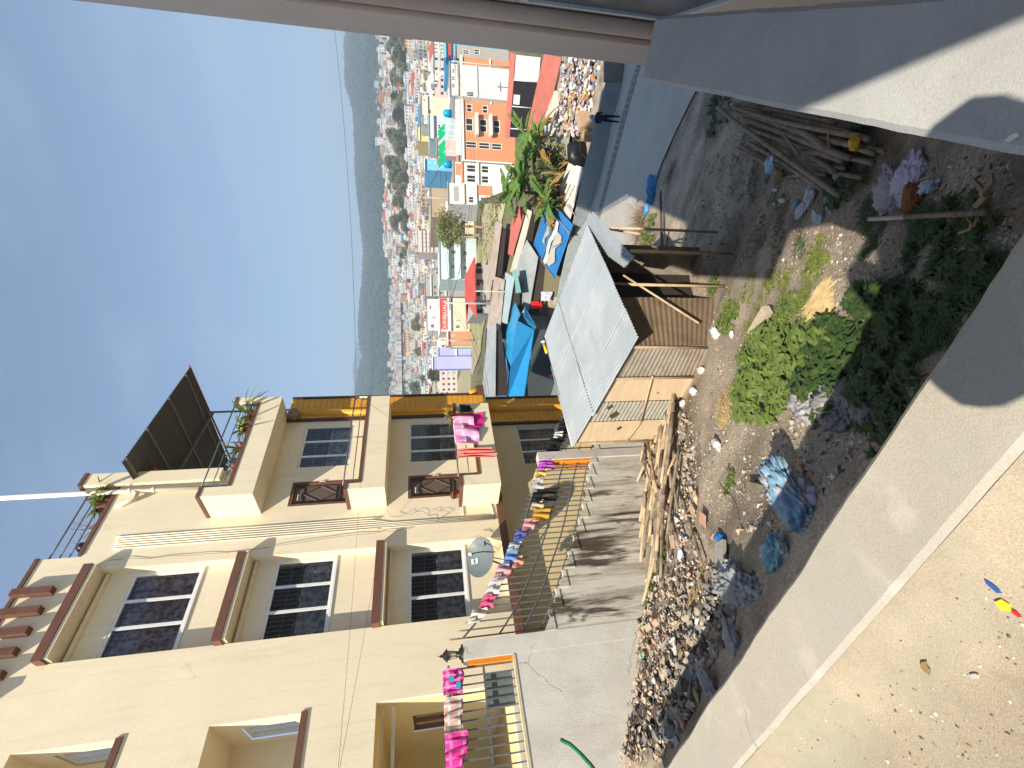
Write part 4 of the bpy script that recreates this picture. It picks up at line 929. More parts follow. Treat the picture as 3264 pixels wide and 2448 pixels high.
# ------------------------------------------------------------------ big tin shed below the house
def corr(mb, A, B, C, D, pitch=0.076, amp=0.010, nv=3, m=0, wave='B'):
    """corrugated sheet A-B-C-D (A->B across the waves, A->D along them)"""
    A, B, C, D = V(A), V(B), V(C), V(D); L = (B-A).length; n = max(4, int(L/pitch*4)); nr = (B-A).cross(D-A).normalized()
    if nr.z < 0: nr = -nr
    rn = random.Random(int(L*1000))
    ph = rn.random()*6
    def fn(u, v):
        p = A.lerp(B, u).lerp(D.lerp(C, u), v)
        return p+nr*(amp*math.sin(u*L/pitch*2*math.pi)+0.012*noise.noise(V((p.x*1.2, p.y*1.2, p.z+ph))))
    mb.grid(fn, n, nv, m)
SCL = 11.4
_P = [ray(*p) for p in ((1178, 728), (1272.5, 487), (1378, 722), (1240, 962))]
_A = Matrix(((_P[0].x, -_P[1].x, _P[2].x), (_P[0].y, -_P[1].y, _P[2].y), (_P[0].z, -_P[1].z, _P[2].z)))
_a = _A.inverted() @ _P[3]
Q1, Q2, Q4, Q5 = _P[0]*_a[0]*SCL, _P[1]*_a[1]*SCL, _P[2]*_a[2]*SCL, _P[3]*SCL
shed = thing('shed', 'large shed with pale corrugated tin roof below the orange boarded house corner', 'shed', GP((Q1.x+Q4.x)/2, (Q1.y+Q4.y)/2))
ax = (Q2-Q1); ay = (Q5-Q1)  # ax along the waves, ay across
nrm = ax.cross(ay).normalized(); nrm = nrm if nrm.z > 0 else -nrm
rf = MB(); rnd = random.Random(21)
ncol, nrow = 5, 3
for r in range(nrow):
    for c in range(ncol):
        u0, u1 = c/ncol-0.012, (c+1)/ncol+0.012; v0, v1 = r/nrow, min(1.0, (r+1)/nrow+0.03)
        lift = nrm*(0.020*((r+1) % 2)+0.008*(c % 2)+rnd.uniform(0, 0.01)); sk = rnd.uniform(-0.01, 0.01)
        p = lambda v, u: Q1+ax*v+ay*(u+sk)+lift
        corr(rf, p(v0, u0), p(v0, u1), p(v1, u1), p(v1, u0), 0.088, 0.014, 2)
rf.build('roof', tin, shed, True)
cp = MB(); cp.path([Q1+ay*0.30-ax*0.015+nrm*0.02, Q5-ax*0.012+nrm*0.02], 0.035, 6); cp.build('edge_strip', tin, shed, True)
def down(P, k=0.0): return V((P.x, P.y, ground(P.x, P.y)-0.2))
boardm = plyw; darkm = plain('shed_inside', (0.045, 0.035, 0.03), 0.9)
Wi = 0.10
a5 = Q5+ax*(Wi-0.10)+ay*-0.02; a4 = Q4-ax*0.10-ay*0.02; a1 = Q1+ax*0.05+ay*0.05; a2 = Q2-ax*0.10+ay*0.05
def wallq(mb, A, B, t0, t1, dz0=0.04, m=0, z0=None, zf=None):
    p, q = A.lerp(B, t0), A.lerp(B, t1); mb.quad(down(p), down(q), q-ZZ*dz0, p-ZZ*dz0, m)
fmats = [boardm, tin_old, M('striped_tin', (0.33, 0.32, 0.28), 0.6, 0.15, 4, 0.1, 30), darkm]
fw_ = MB()
for t0, t1, k in ((0.0, 0.25, 0), (0.25, 0.47, 2), (0.47, 0.72, 0), (0.72, 1.0, 1)):
    p, q = a5.lerp(a4, t0+0.003), a5.lerp(a4, t1-0.003)
    if k == 0: fw_.quad(down(p), down(q), q-ZZ*0.05, p-ZZ*0.05, 0)
    else:
        corr(fw_, down(p), p-ZZ*0.05, q-ZZ*0.05, down(q), 0.10, 0.008, 6, k)
fw_.build('front_wall', fmats, shed)
sw = MB(); corr(sw, down(a4), a4-ZZ*0.06, a4.lerp(a2, 0.42)-ZZ*0.25, down(a4.lerp(a2, 0.42)), 0.10, 0.008, 6); sw.build('side_wall', M('shadow_brown_sheets', (0.21, 0.155, 0.105), 0.8, 0.2, 2, 0.1), shed)  # brown darkened to put the roof's shadow into the sheet colour
sw = MB(); i_ = (Q5-Q4)*0.22; sw.quad(down(a4.lerp(a2, 0.42))+i_, down(a4.lerp(a2, 0.98))+i_, a4.lerp(a2, 0.98)-ZZ*0.1+i_, a4.lerp(a2, 0.42)-ZZ*0.1+i_, 0); sw.quad(down(a4.lerp(a2, 0.42)), down(a4.lerp(a2, 0.42))+i_, a4.lerp(a2, 0.42)-ZZ*0.1+i_, a4.lerp(a2, 0.42)-ZZ*0.1, 0); sw.build('bay_shade', darkm, shed)  # near-black sheets painted for the shade inside the open bay
bk = MB(); bk.quad(down(a1), down(a5), a5-ZZ*0.05, a1-ZZ*0.05, 0); bk.quad(down(a1), down(a2), a2-ZZ*0.05, a1-ZZ*0.05, 0); bk.build('rear_wall', tin_old, shed)
out = (a4-a5).cross(ZZ).normalized(); out = out if out.dot(-Q5) > 0 else -out
def batten(pa, pb, r, mat=bamb, off=0.05, parent=shed, name='batten'):
    b = MB(); b.path([pa+out*off, pb+out*off], r, 6); return b.build(name, mat, parent, True)
hb_ = lambda t, h: (lambda p: V((p.x, p.y, ground(p.x, p.y)+h)))(a5.lerp(a4, t))
batten(hb_(-0.01, 0.95), hb_(0.27, 0.78), 0.022); batten(hb_(0.25, 0.80), hb_(0.74, 1.05), 0.022); batten(hb_(0.72, 0.0), a5.lerp(a4, 0.72)-ZZ*0.1, 0.026, wood)
batten(hb_(0.0, 0.0), a5-ZZ*0.05, 0.03, wood); batten(hb_(0.99, 0.0), a4-ZZ*0.05, 0.03, wood)
for t, h, s in ((0.33, 1.55, 0.16), (0.42, 1.75, 0.10), (0.17, 1.3, 0.09), (0.56, 0.7, 0.035)):
    c = hb_(t, h)+out*0.03; u = (a4-a5).normalized(); b = MB(); b.poly([c+u*s*0.9+ZZ*s*0.1, c+u*s*0.1-ZZ*s*0.8, c-u*s*0.9-ZZ*s*0.1, c-u*s*0.1+ZZ*s*0.7]); b.build('torn_hole', plain('torn_dark', (0.07, 0.05, 0.035)), shed)
# side poles and lean-to in the dark
for i, t in enumerate((0.55, 0.9)):
    p = a4.lerp(a2, t); b = MB(); b.path([down(p)+ZZ*0.1, p-ZZ*0.1], 0.03, 6); b.build('post', bamb, shed, True)
b = MB(); b.path([down(a4.lerp(a2, 0.15))+(Q4-Q5)*0.03+ZZ*0.5, a4.lerp(a2, 0.60)+(Q4-Q5)*0.03-ZZ*0.5], 0.025, 6); b.build('brace', bamb, shed, True)
# second, lower sheet roof at the far right end of the shed
def rp(cx, cy): return ((1500+cx*.27125)/SC, (500+cy*.27125)/SC)
k0 = Q2.z-0.22
lowroof = thing('lean_to', 'small sagging lean-to of tin sheets at the right end of the big shed', 'lean-to', GP(Q2.x+1, Q2.y-1))
b = MB(); A_ = PZ(*rp(1445, 640), Q2.z+0.05); B_ = PZ(*rp(1925, 1190), Q2.z-0.35); C_ = PZ(*rp(1800, 1300), Q2.z-0.36); D_ = PZ(*rp(1440, 1180), Q2.z-0.02); E_ = PZ(*rp(1250, 900), Q2.z+0.02)
corr(b, B_, A_, E_, C_, 0.10, 0.013, 3); b.build('roof', tin, lowroof, True)
b = MB(); corr(b, PZ(*rp(1930, 1165), Q2.z-0.36), PZ(*rp(1820, 1305), Q2.z-0.38), PZ(*rp(1760, 1270), Q2.z-0.62), PZ(*rp(1850, 1130), Q2.z-0.60), 0.10, 0.013, 2); b.build('drooping_sheet', tin, lowroof, True)
for p_ in (rp(1640, 830), rp(1880, 1100), rp(1900, 1500)):
    q = PZ(*p_, Q2.z-0.2); b = MB(); b.path([V((q.x, q.y, ground(q.x, q.y)-0.1)), q], 0.03, 6); b.build('post', bamb, lowroof, True)
b = MB(); q0 = PZ(*rp(1640, 850), Q2.z-0.55); q1 = PZ(*rp(2010, 910), Q2.z-0.95); b.path([q0, q1], 0.028, 6); b.build('rail', bamb, lowroof, True)
t = thing('pipe', 'short yellow pipe end sticking out at the left corner of the big tin roof', 'pipe', Q1); b = MB(); b.path([Q1+ay*0.03-ax*0.02+ZZ*0.03, Q1+ay*0.005-ax*0.05+ZZ*0.05, Q1+ay*0.0-ax*0.05-ZZ*0.0], 0.04, 8); b.build('bend', alu, t, True); b = MB(); b.path([Q1+ay*0.02-ax*0.055, Q1+ay*0.13-ax*0.045], 0.045, 8); b.build('tube', plain('yellow_plastic', (0.8, 0.52, 0.02), 0.4), t, True)

# ------------------------------------------------------------------ waste ground: poles, planks, sacks, rubbish, weeds
def gpt(dx, dy, dz=0.0): P = G(dx, dy); return V((P.x, P.y, ground(P.x, P.y)+dz))
def pole(p, q, r, m, mb, rn, knots=True):
    L = (q-p).length; n = max(3, int(L/0.32)); pts = []; rs = []
    bend = V((rn.uniform(-1, 1), rn.uniform(-1, 1), rn.uniform(-.3, .5)))*0.012*L
    for i in range(n+1):
        t = i/n; c = p.lerp(q, t)+bend*math.sin(math.pi*t); rr = r*(1.08-0.25*t)
        d = (q-p).normalized()*0.012
        if knots and 0 < i < n: pts += [c-d, c, c+d]; rs += [rr, rr*1.16, rr]
        else: pts.append(c); rs.append(rr)
    mb.path(pts, rs, 7, m)
def poles(name, label, group, lst, mats, cat, seed):
    rn = random.Random(seed)
    for i, e in enumerate(lst):
        a, b, r = e[0], e[1], e[2]; m = mats[(e[3] if len(e) > 3 else i) % len(mats)]
        ex = 0.06 if seed == 31 else 0; P = gpt(*a[:2], (a[2] if len(a) > 2 else 0.03)+r+ex); Q_ = gpt(*b[:2], (b[2] if len(b) > 2 else 0.03)+r+ex)
        mb = MB(); pole(P, Q_, r, 0, mb, rn); o = mb.build(name, m, None, True)
        lb = e[4] if len(e) > 4 else label
        tag(o, lb, cat, group if len(e) <= 4 else None)
sunny = [
 ((1408, 905, .28), (1490, 1172, .10), .040, 1, 'longest dark bamboo pole lying across the sunlit heap'),
 ((1404, 900, .10), (1422, 1010, .22), .045, 1, 'short split dark pole at the foot of the shed wall'),
 ((1484, 596, .04), (1446, 915, .06), .028, 0, 'long thin straight pole reaching from the bare ground to the heap'),
 ((1462, 738, .05), (1420, 960, .05), .036), ((1470, 745, .05), (1440, 960, .10), .034), ((1452, 790, .03), (1418, 1000, .10), .034),
 ((1443, 800, .12), (1428, 905, .12), .040), ((1450, 880, .15), (1425, 1080, .15), .040), ((1462, 870, .1), (1447, 1000, .2), .036),
 ((1440, 930, .10), (1380, 1082, .18), .036, 0, 'pale pole with a sawn end sticking out left onto the wall foot'),
 ((1455, 920, .18), (1432, 1100, .2), .036), ((1466, 900, .10), (1450, 1120, .12), .032), ((1434, 990, .1), (1398, 1160, .08), .038),
 ((1430, 1050, .14), (1405, 1190, .06), .036), ((1420, 1060, .2), (1397, 1212, .04), .040, 0, 'thick pale pole whose end points at the green weeds'),
 ((1438, 1000, .25), (1420, 1178, .1), .034), ((1446, 1010, .2), (1432, 1178, .1), .032), ((1460, 1000, .15), (1445, 1150, .1), .030),
 ((1425, 1000, .3), (1462, 1150, .12), .022), ((1470, 1010, .12), (1482, 1100, .08), .030), ((1476, 980, .1), (1452, 1060, .2), .028),
 ((1480, 1060, .1), (1527, 1220, .08), .030, 1, 'dark bamboo pole along the right edge of the sunlit heap'), ((1463, 1090, .1), (1456, 1210, .05), .014),
 ((1441, 1180, .04), (1445, 1262, .04), .012), ((1432, 960, .3), (1452, 1060, .28), .03), ((1412, 940, .1), (1400, 1040, .1), .03)]
_r = random.Random(99)
for i in range(34):
    y0 = _r.uniform(770, 1050); L_ = _r.uniform(110, 260); x0 = 1404+_r.uniform(0, 62)+(930-y0)*-0.02; sl_ = _r.uniform(-.22, .06)
    sunny.append(((x0+20, y0, _r.uniform(.05, .2)), (x0+20+sl_*L_, y0+L_, _r.uniform(.04, .2)), _r.uniform(.026, .044)))
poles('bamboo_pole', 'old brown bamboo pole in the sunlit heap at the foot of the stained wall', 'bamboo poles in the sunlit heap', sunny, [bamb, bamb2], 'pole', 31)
shady = [
 ((1583, 236, .35), (1862, 425, .30), .040, 0, 'longest bamboo pole lying diagonally across the shaded heap'),
 ((1604, 322, .08), (1722, 383, .10), .032, 0, 'pale pole nearest the bare soil in the shaded heap'),
 ((1618, 316, .10), (1760, 385, .12), .030), ((1598, 232, .15), (1900, 300, .20), .038), ((1610, 245, .18), (1790, 300, .25), .036),
 ((1630, 258, .2), (1880, 345, .25), .042), ((1715, 258, .4), (1772, 338, .35), .028, 0, 'short thin pole crossing on top of the shaded heap'),
 ((1640, 280, .12), (1850, 350, .15), .040), ((1660, 300, .1), (1830, 372, .12), .038), ((1648, 262, .22), (1905, 322, .25), .036),
 ((1700, 250, .2), (1925, 305, .25), .036), ((1725, 272, .25), (1832, 322, .3), .05), ((1605, 270, .08), (1720, 345, .12), .034),
 ((1640, 310, .1), (1800, 412, .12), .036), ((1690, 345, .06), (1850, 365, .12), .030), ((1760, 330, .15), (1915, 355, .15), .034),
 ((1780, 365, .1), (1880, 385, .12), .030), ((1740, 290, .2), (1930, 335, .22), .034), ((1590, 226, .1), (1700, 246, .15), .036),
 ((1670, 236, .15), (1830, 268, .25), .034), ((1655, 330, .1), (1700, 352, .1), .028), ((1710, 385, .08), (1800, 378, .1), .028), ((1790, 300, .28), (1945, 330, .2), .03)]
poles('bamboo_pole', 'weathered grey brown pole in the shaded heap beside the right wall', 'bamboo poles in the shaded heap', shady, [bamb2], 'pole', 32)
for (a, b, r, lb) in (((1856, 300, .4), (1838, 342, .35), .012, 'crooked thin branch standing on the shaded heap'), ((2025, 392, .2), (2120, 335, .2), .008, 'pale forked twig beside the plastic near the right wall'), ((2120, 510, .1), (2180, 470, .15), .012, 'dry bent stick at the lower right on the dark soil'), ((2160, 440, .1), (2212, 380, .2), .03, 'dark bark piece at the right edge of the waste ground')):
    mb = MB(); rn = random.Random(int(a[0])); P, Q_ = gpt(*a), gpt(*b); pts = [P.lerp(Q_, t)+V((rn.uniform(-.03, .03), rn.uniform(-.03, .03), rn.uniform(-.01, .03))) for t in (0, .2, .4, .6, .8, 1)]
    mb.path(pts, [r, r, r*.9, r*.8, r*.7, r*.4], 5); mb.path([pts[3], pts[3]+(Q_-P)*0.2+V((.05, .02, .08))], [r*.7, r*.3], 4); tag(mb.build('branch', wood, None), lb, 'branch')
# white pipe lying toward us
P, Q_ = gpt(1886, 474, 0.10), gpt(2290, 468, 0.55); mb = MB(); mb.path([P, P.lerp(Q_, .45)], 0.021, 8); o = mb.build('pipe', plain('weathered_white', (0.42, 0.40, 0.37), 0.6), None, True); tag(o, 'long weathered pipe with a white end lying toward the camera at the lower right', 'pipe')
mb = MB(); mb.path([P.lerp(Q_, .45), Q_], 0.020, 8); mb.build('rusty_part', plain('rusty_pipe', (0.17, 0.14, 0.12), 0.8, sc=20, var=.4), o, True)
# planks along the edge of the plot and timber
def plank(label, a, b, wd, th, mat=wood, dz=(0.05, 0.05), name='plank'):
    P, Q_ = gpt(*a, dz[0]), gpt(*b, dz[1]); d = (Q_-P); sd = d.cross(ZZ).normalized()*wd; mb = MB(); mb.box(P-sd/2, d, sd, d.cross(sd).normalized()*(-th)); o = mb.build(name, mat, None); return tag(o, label, 'plank')
plank('cracked pale plank standing along the edge of the shaded soil', (1432, 598), (1446, 500), 0.16, 0.04, wood, (0.1, 0.1))
plank('second dark plank lying behind the cracked pale one', (1440, 575), (1437, 415), 0.10, 0.05, plain('dark_plank', (0.10, 0.075, 0.055)), (0.12, 0.15))
plank('bamboo log in the dirt half buried in shadow at the sun line', (1638, 1046), (1708, 1065), 0.09, 0.07, bamb2, (0.06, 0.05), 'log')
plank('pale timber lying in the weeds', (1645, 730), (1690, 668), 0.14, 0.10, plain('pale_timber', (0.45, 0.38, 0.29)), (0.1, 0.12), 'timber')
plank('flat beige board leaning where the road meets the plot', (1437, 396), (1460, 350), 0.30, 0.02, plain('beige_card', (0.26, 0.22, 0.18)), (0.14, 0.16), 'board')
plank('grey brick slab near the right end of the sunny rubbish', (1560, 1232), (1566, 1172), 0.22, 0.06, conc, (0.05, 0.05), 'slab')
def crumple(label, P, r, c, seed, sq=(1, 1, 0.5), name='plastic_bag', rough=0.35, cat='bag', c2=None, lv=3, group=None, tail=None):
    import bmesh
    rn = random.Random(seed); bm = bmesh.new(); bmesh.ops.create_icosphere(bm, subdivisions=lv+(2 if r > .22 else 1), radius=1); off = V((seed*3.7, seed*1.3, 0)); a = rn.random()*6.28; ca, sa = math.cos(a), math.sin(a); mb = MB(); pts = []
    for v in bm.verts:
        q = v.co.copy(); f = 0.90+0.28*noise.noise(q*1.4+off)+0.30*abs(noise.noise(q*2.6+off*2))-0.38*abs(noise.noise(q*4.2+off))-0.30*abs(noise.noise(q*8+off))-0.12*abs(noise.noise(q*17+off))
        x, y, z = q.x*sq[0]*f, q.y*sq[1]*f, max(-0.35, q.z)*sq[2]*f
        if tail and q.x > 0.3: x += tail*(q.x-0.3)**1.5
        pts.append(V(P)+V((x*ca-y*sa, x*sa+y*ca, z))*r)
    mb.add(pts, [tuple(v.index for v in f.verts) for f in bm.faces]); bm.free()
    mat = M('bagmat_%d_%d' % (int(c[0]*1000+c[1]*100000+c[2]*10000000) % 99999, 1 if c2 else 0), c, rough, 0.12, 5, 0.25, 50, c2=c2, thr=(0.5, 0.56) if c2 else None)
    o = mb.build(name, mat, None, True); return tag(o, label, cat, group)
def sackm(label, dx, dy, r, c, seed, sq=(1, .7, .5), dz=0.05, **k): return crumple(label, gpt(dx, dy, dz), r, c, seed, sq, **k)
sackm('large blue and white woven sack lying in the shade below the left wall', 1740, 1085, .40, (0.20, 0.36, 0.50), 1, (1.3, .75, .5), name='sack', cat='sack', c2=(0.42, 0.42, 0.48), tail=0.5)
sackm('smaller turquoise striped sack below the large one', 1682, 1196, .30, (0.12, 0.36, 0.46), 2, (1, .6, .4), name='sack', cat='sack', c2=(0.40, 0.46, 0.50))
sackm('upright grey cement sack with tied neck beside the green herbs', 1775, 875, .33, (0.25, 0.25, 0.26), 3, (1, .8, .8), name='sack', cat='sack', c2=(0.33, 0.33, 0.36))
sackm('second dusty grey sack behind the tied one', 1830, 880, .34, (0.22, 0.22, 0.22), 4, (1, .8, .7), name='sack', cat='sack')
sackm('third dusty sack nearest the wall edge', 1880, 865, .32, (0.19, 0.19, 0.19), 5, (1, .8, .6), name='sack', cat='sack')
sackm('torn grey tarpaulin heap at the end of the shaded rubble', 1606, 1278, .42, (0.27, 0.29, 0.31), 6, (1.3, .7, .28), name='tarpaulin', cat='tarpaulin')
sackm('pale grey cloth bundle below the blue bag', 1592, 1238, .26, (0.33, 0.36, 0.40), 7, (1, .8, .4), name='bundle', cat='bundle')
sackm('bright blue folded bag at the sun line', 1562, 1163, .15, (0.02, 0.18, 0.55), 8, (1, .5, .6))
sackm('crumpled lilac white plastic sheet near the right wall', 1962, 385, .28, (0.46, 0.42, 0.52), 9, (1, .7, .18), name='plastic_sheet', cat='plastic sheet')
sackm('grey ash heap with foam bits beside the lilac plastic', 1925, 412, .30, (0.33, 0.32, 0.35), 10, (1, .7, .12), name='ash_heap', cat='heap', rough=.9)
sackm('small pink plastic bag at the bottom of the ash heap', 1904, 446, .07, (0.55, 0.22, 0.26), 11)
sackm('orange brown cloth scrap by the red stick', 1975, 425, .15, (0.26, 0.10, 0.04), 12, rough=.9, name='rag', cat='rag')
sackm('pale blue paper in a broken dish near the twig', 2010, 402, .10, (0.35, 0.45, 0.58), 13)
sackm('tiny violet plastic scrap on dark soil', 2065, 432, .04, (0.08, 0.05, 0.30), 14)
sackm('blue and white striped packet wrapped on the longest pole', 1706, 357, .16, (0.20, 0.45, 0.60), 15, (1, .7, .3), .35, c2=(0.55, 0.60, 0.68), name='packet', cat='packet')
sackm('brown cardboard lump beside the striped packet', 1716, 385, .14, (0.20, 0.13, 0.07), 16, (1, .7, .4), .2, rough=.9, name='cardboard', cat='cardboard')
sackm('yellow cloth tag at the end of the shaded heap', 1904, 315, .10, (0.60, 0.36, 0.02), 17, (1, .7, .4), .35, name='rag', cat='rag')
sackm('bright white paper at the tip of the weeds', 1684, 411, .08, (0.62, 0.62, 0.60), 18, (1, .35, .2), .05, name='paper', cat='paper')
sackm('white cup shaped scrap beside the paper', 1700, 434, .10, (0.55, 0.56, 0.58), 19, (1, .4, .25), .05, name='paper', cat='paper')
for i, (dx, dy, r, c, lb) in enumerate((
 (1755, 425, .16, (0.38, 0.42, 0.44), 'grey green plastic film among the weeds'), (1738, 455, .13, (0.42, 0.47, 0.52), 'pale blue white film below the grey green one'),
 (1770, 470, .12, (0.38, 0.46, 0.50), 'twisted bluish strip lying farthest down in the weeds'), (1800, 440, .13, (0.36, 0.40, 0.47), 'folded bluish plastic beside the twisted strip'),
 (1728, 440, .06, (0.05, 0.25, 0.60), 'deep blue printed packet in the weeds'), (1790, 392, .12, (0.42, 0.44, 0.48), 'white bag just under the pole ends'), (1818, 372, .10, (0.40, 0.44, 0.50), 'small shiny bag on top of the pole ends'),
 (1760, 400, .14, (0.28, 0.20, 0.26), 'purplish rag above the grey green film'))): sackm(lb, dx, dy, r, c, 40+i, (1.2, .7, .3))
for i, (dx, dy, r, c, lb) in enumerate((
 (1536, 660, .10, (0.66, 0.66, 0.70), 'round white plastic cup by the pink cloth'), (1500, 714, .12, (0.50, 0.60, 0.60), 'white and mint bag beside the long thin pole'),
 (1556, 720, .15, (0.62, 0.66, 0.68), 'torn white bag with blue print near the weeds'), (1580, 722, .08, (0.55, 0.56, 0.60), 'small white bag right next to the torn one'),
 (1518, 800, .13, (0.55, 0.52, 0.50), 'greyish white bag at the upper end of the heap'), (1506, 845, .14, (0.60, 0.60, 0.60), 'long white film trailing between the poles'),
 (1476, 872, .13, (0.64, 0.64, 0.62), 'bright white tied bag on the heap near the wicker piece'), (1560, 960, .13, (0.50, 0.50, 0.52), 'narrow grey white film on the bare soil'),
 (1398, 975, .13, (0.35, 0.50, 0.55), 'pale blue bag pressed against the wall foot'), (1466, 1120, .14, (0.60, 0.58, 0.56), 'white plastic lump between poles and soil'),
 (1480, 1160, .13, (0.55, 0.55, 0.55), 'second white lump lower on the heap'), (1478, 1200, .14, (0.50, 0.53, 0.58), 'silvery blue film at the end of the heap'),
 (1456, 1205, .08, (0.45, 0.55, 0.62), 'round light blue bag beside the green weeds'), (1471, 1388, .14, (0.62, 0.60, 0.58), 'white knotted bag on the rubble slope'),
 (1512, 1075, .12, (0.45, 0.36, 0.24), 'yellowish crumpled packet on the heap'), (1503, 700, .08, (0.42, 0.24, 0.20), 'dull red packet beside the mint bag'),
 (1415, 1255, .07, (0.05, 0.36, 0.26), 'green bag in the weeds below the wall'), (1424, 1415, .07, (0.03, 0.42, 0.26), 'small emerald bag at the lower weeds'),
 (1518, 1455, .10, (0.05, 0.18, 0.42), 'dark blue bag in the shaded rubble'), (1376, 1592, .07, (0.08, 0.38, 0.55), 'light blue packet in the far left rubble'),
 (1545, 1475, .22, (0.24, 0.24, 0.26), 'grey sheet half buried in the shaded rubble'), (1590, 1380, .20, (0.26, 0.28, 0.32), 'blue grey torn plastic near the wall edge'),
 (1510, 1500, .08, (0.35, 0.32, 0.10), 'dull yellow packet in the rubble'))): sackm(lb, dx, dy, r, c, 80+i, (1.2, .7, .4))
for i, (dx, dy, w_, c, lb) in enumerate(((1503, 680, .35, (0.45, 0.31, 0.24), 'flat pinkish cardboard sheet on the sunlit soil'), (1459, 835, .20, (0.50, 0.34, 0.18), 'square orange wicker piece on top of the poles'), (1430, 1205, .26, (0.42, 0.27, 0.22), 'red brown brick slab at the end of the poles'), (1462, 1170, .24, (0.45, 0.31, 0.24), 'tan cardboard box flap on the heap'), (1530, 1120, .22, (0.46, 0.27, 0.18), 'orange tan cardboard near the blue bag'), (1510, 1100, .18, (0.40, 0.28, 0.20), 'curled brown cardboard by the dark pole'))):
    P = gpt(dx, dy, 0.10 if i else 0.04); a = 0.5+i; u, v = V((math.cos(a), math.sin(a), 0.15)), V((-math.sin(a), math.cos(a), 0.05)); mb = MB(); mb.slab([P-u*w_/2-v*w_/2, P+u*w_/2-v*w_*.4, P+u*w_*.45+v*w_/2, P-u*w_*.5+v*w_*.42], 0.012)
    tag(mb.build('cardboard', plain('card%d' % i, c, 0.9), None), lb, 'cardboard')
# litter, stones, rubble: uncountable
rnd = random.Random(77)
litc = [plain('lit_white', (0.62, 0.60, 0.56)), plain('lit_brick', (0.44, 0.27, 0.19)), plain('lit_stone', (0.38, 0.33, 0.27), sc=9), plain('lit_dark', (0.09, 0.07, 0.055)), plain('lit_blue', (0.16, 0.28, 0.38)), plain('lit_tan', (0.42, 0.345, 0.255)), plain('lit_grey', (0.20, 0.195, 0.19))]
lt = MB()
def scatter(mb, x0, y0, x1, y1, x2, y2, x3, y3, n, rmin, rmax, wts, dz=0.0, hp=0.0):
    for i in range(n):
        u, v = rnd.random(), rnd.random(); dx = (x0*(1-u)+x1*u)*(1-v)+(x3*(1-u)+x2*u)*v; dy = (y0*(1-u)+y1*u)*(1-v)+(y3*(1-u)+y2*u)*v
        r = rmin+(rmax-rmin)*rnd.random()**2.5; P = gpt(dx, dy, dz+hp*math.sin(math.pi*v)*rnd.random()); k = rnd.choices(range(7), wts)[0]
        if rnd.random() < 0.3: mb.blob(P+ZZ*r*0.2, r, 0.38, k, (1, rnd.uniform(.4, 1), rnd.uniform(.25, .6)), 1, rnd)
        else:
            u_ = V((rnd.gauss(0, 1), rnd.gauss(0, 1), rnd.gauss(0, .45))).normalized(); w_ = u_.cross(V((rnd.gauss(0, .5), rnd.gauss(0, .5), 1))).normalized(); q = r*rnd.uniform(.5, 1.1)
            mb.box(P-u_*r-w_*q, u_*2*r*rnd.uniform(.7, 1.2), w_*2*q, u_.cross(w_)*r*rnd.uniform(.1, .5), k)
scatter(lt, 1450, 560, 1450, 960, 1640, 960, 1560, 560, 1500, .005, .022, (1, .6, 4, 2, 0, 8, 0))
scatter(lt, 1480, 960, 1480, 1230, 1640, 1050, 1600, 900, 1200, .005, .024, (1, 1, 4, 2, .1, 8, 0))
scatter(lt, 1450, 230, 1460, 600, 1900, 600, 1600, 230, 1800, .006, .03, (1, 0, 4, 2, 0, 3, 3))
scatter(lt, 1800, 350, 1800, 850, 2212, 600, 2200, 330, 1800, .005, .024, (.4, 0, 4, 2, .15, 3, 3))
scatter(lt, 1680, 850, 1600, 1150, 1750, 1150, 1950, 820, 1300, .006, .04, (1, 1, 4, 2, 0, 3, 4))
o = lt.build('loose_stones', litc, None); o['kind'] = 'stuff'; o['label'] = 'small stones and litter strewn all over the waste ground'
rb = MB()
scatter(rb, 1400, 1240, 1380, 1640, 1440, 1640, 1530, 1240, 2600, .006, .06, (1, 1.5, 3, 3, 0, 12, 1), 0, 0.22)
scatter(rb, 1480, 1230, 1400, 1600, 1470, 1600, 1640, 1230, 2200, .008, .08, (.6, .6, 3, 3, .15, 4, 8), 0, 0.2)
scatter(rb, 1468, 880, 1462, 1230, 1512, 1240, 1500, 900, 900, .005, .05, (1.5, 2, 2, 3, .2, 8, 1), 0, 0.12)
o = rb.build('rubble', litc, None); o['kind'] = 'stuff'; o['label'] = 'broken brick, card and stone rubble heaped along the foot of the wall'
# plants
def herb(label, dx, dy, n, spread, L, w_, mat, seed, up=0.9, dz=0, group=None, name='leafy_plant'):
    rn = random.Random(seed); P = gpt(dx, dy); t = thing(name, label, 'plant', P, group); st_ = MB(); lf = MB()
    for i in range(n):
        a = rn.random()*6.28; r = spread*math.sqrt(rn.random()); x, y = P.x+r*math.cos(a), P.y+r*math.sin(a); h = rn.uniform(0.5, 1)*up*0.35*(1.2-r/spread*0.5)
        b = V((x, y, ground(x, y))); tp = b+V((rn.uniform(-.06, .06), rn.uniform(-.06, .06), h)); st_.tube(b, tp, 0.006, 0.004, 4)
        for j in range(3):
            c = b.lerp(tp, 0.45+0.27*j); rosette(lf, c, 5 if j < 2 else 8, L*(1.1-0.15*j), w_, rn, 0.55, 0.55)
    st_.build('stems', leaf_d, t); lf.build('leaves', mat, t); return t
herb('lush bright green herb clump in full sun beside the grey sacks', 1668, 800, 52, .68, .21, .023, leaf_g, 1)
herb('leafy herb clump just above the lush one towards the straw', 1730, 785, 30, .46, .20, .022, leaf_g, 2)
herb('herb clump with large drooping leaves at its lower edge', 1628, 858, 18, .26, .26, .034, leaf_g, 3, .7)
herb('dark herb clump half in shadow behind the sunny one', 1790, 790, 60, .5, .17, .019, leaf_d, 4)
herb('shaded dark weeds near the left wall edge', 1880, 760, 60, .6, .15, .017, leaf_d, 5)
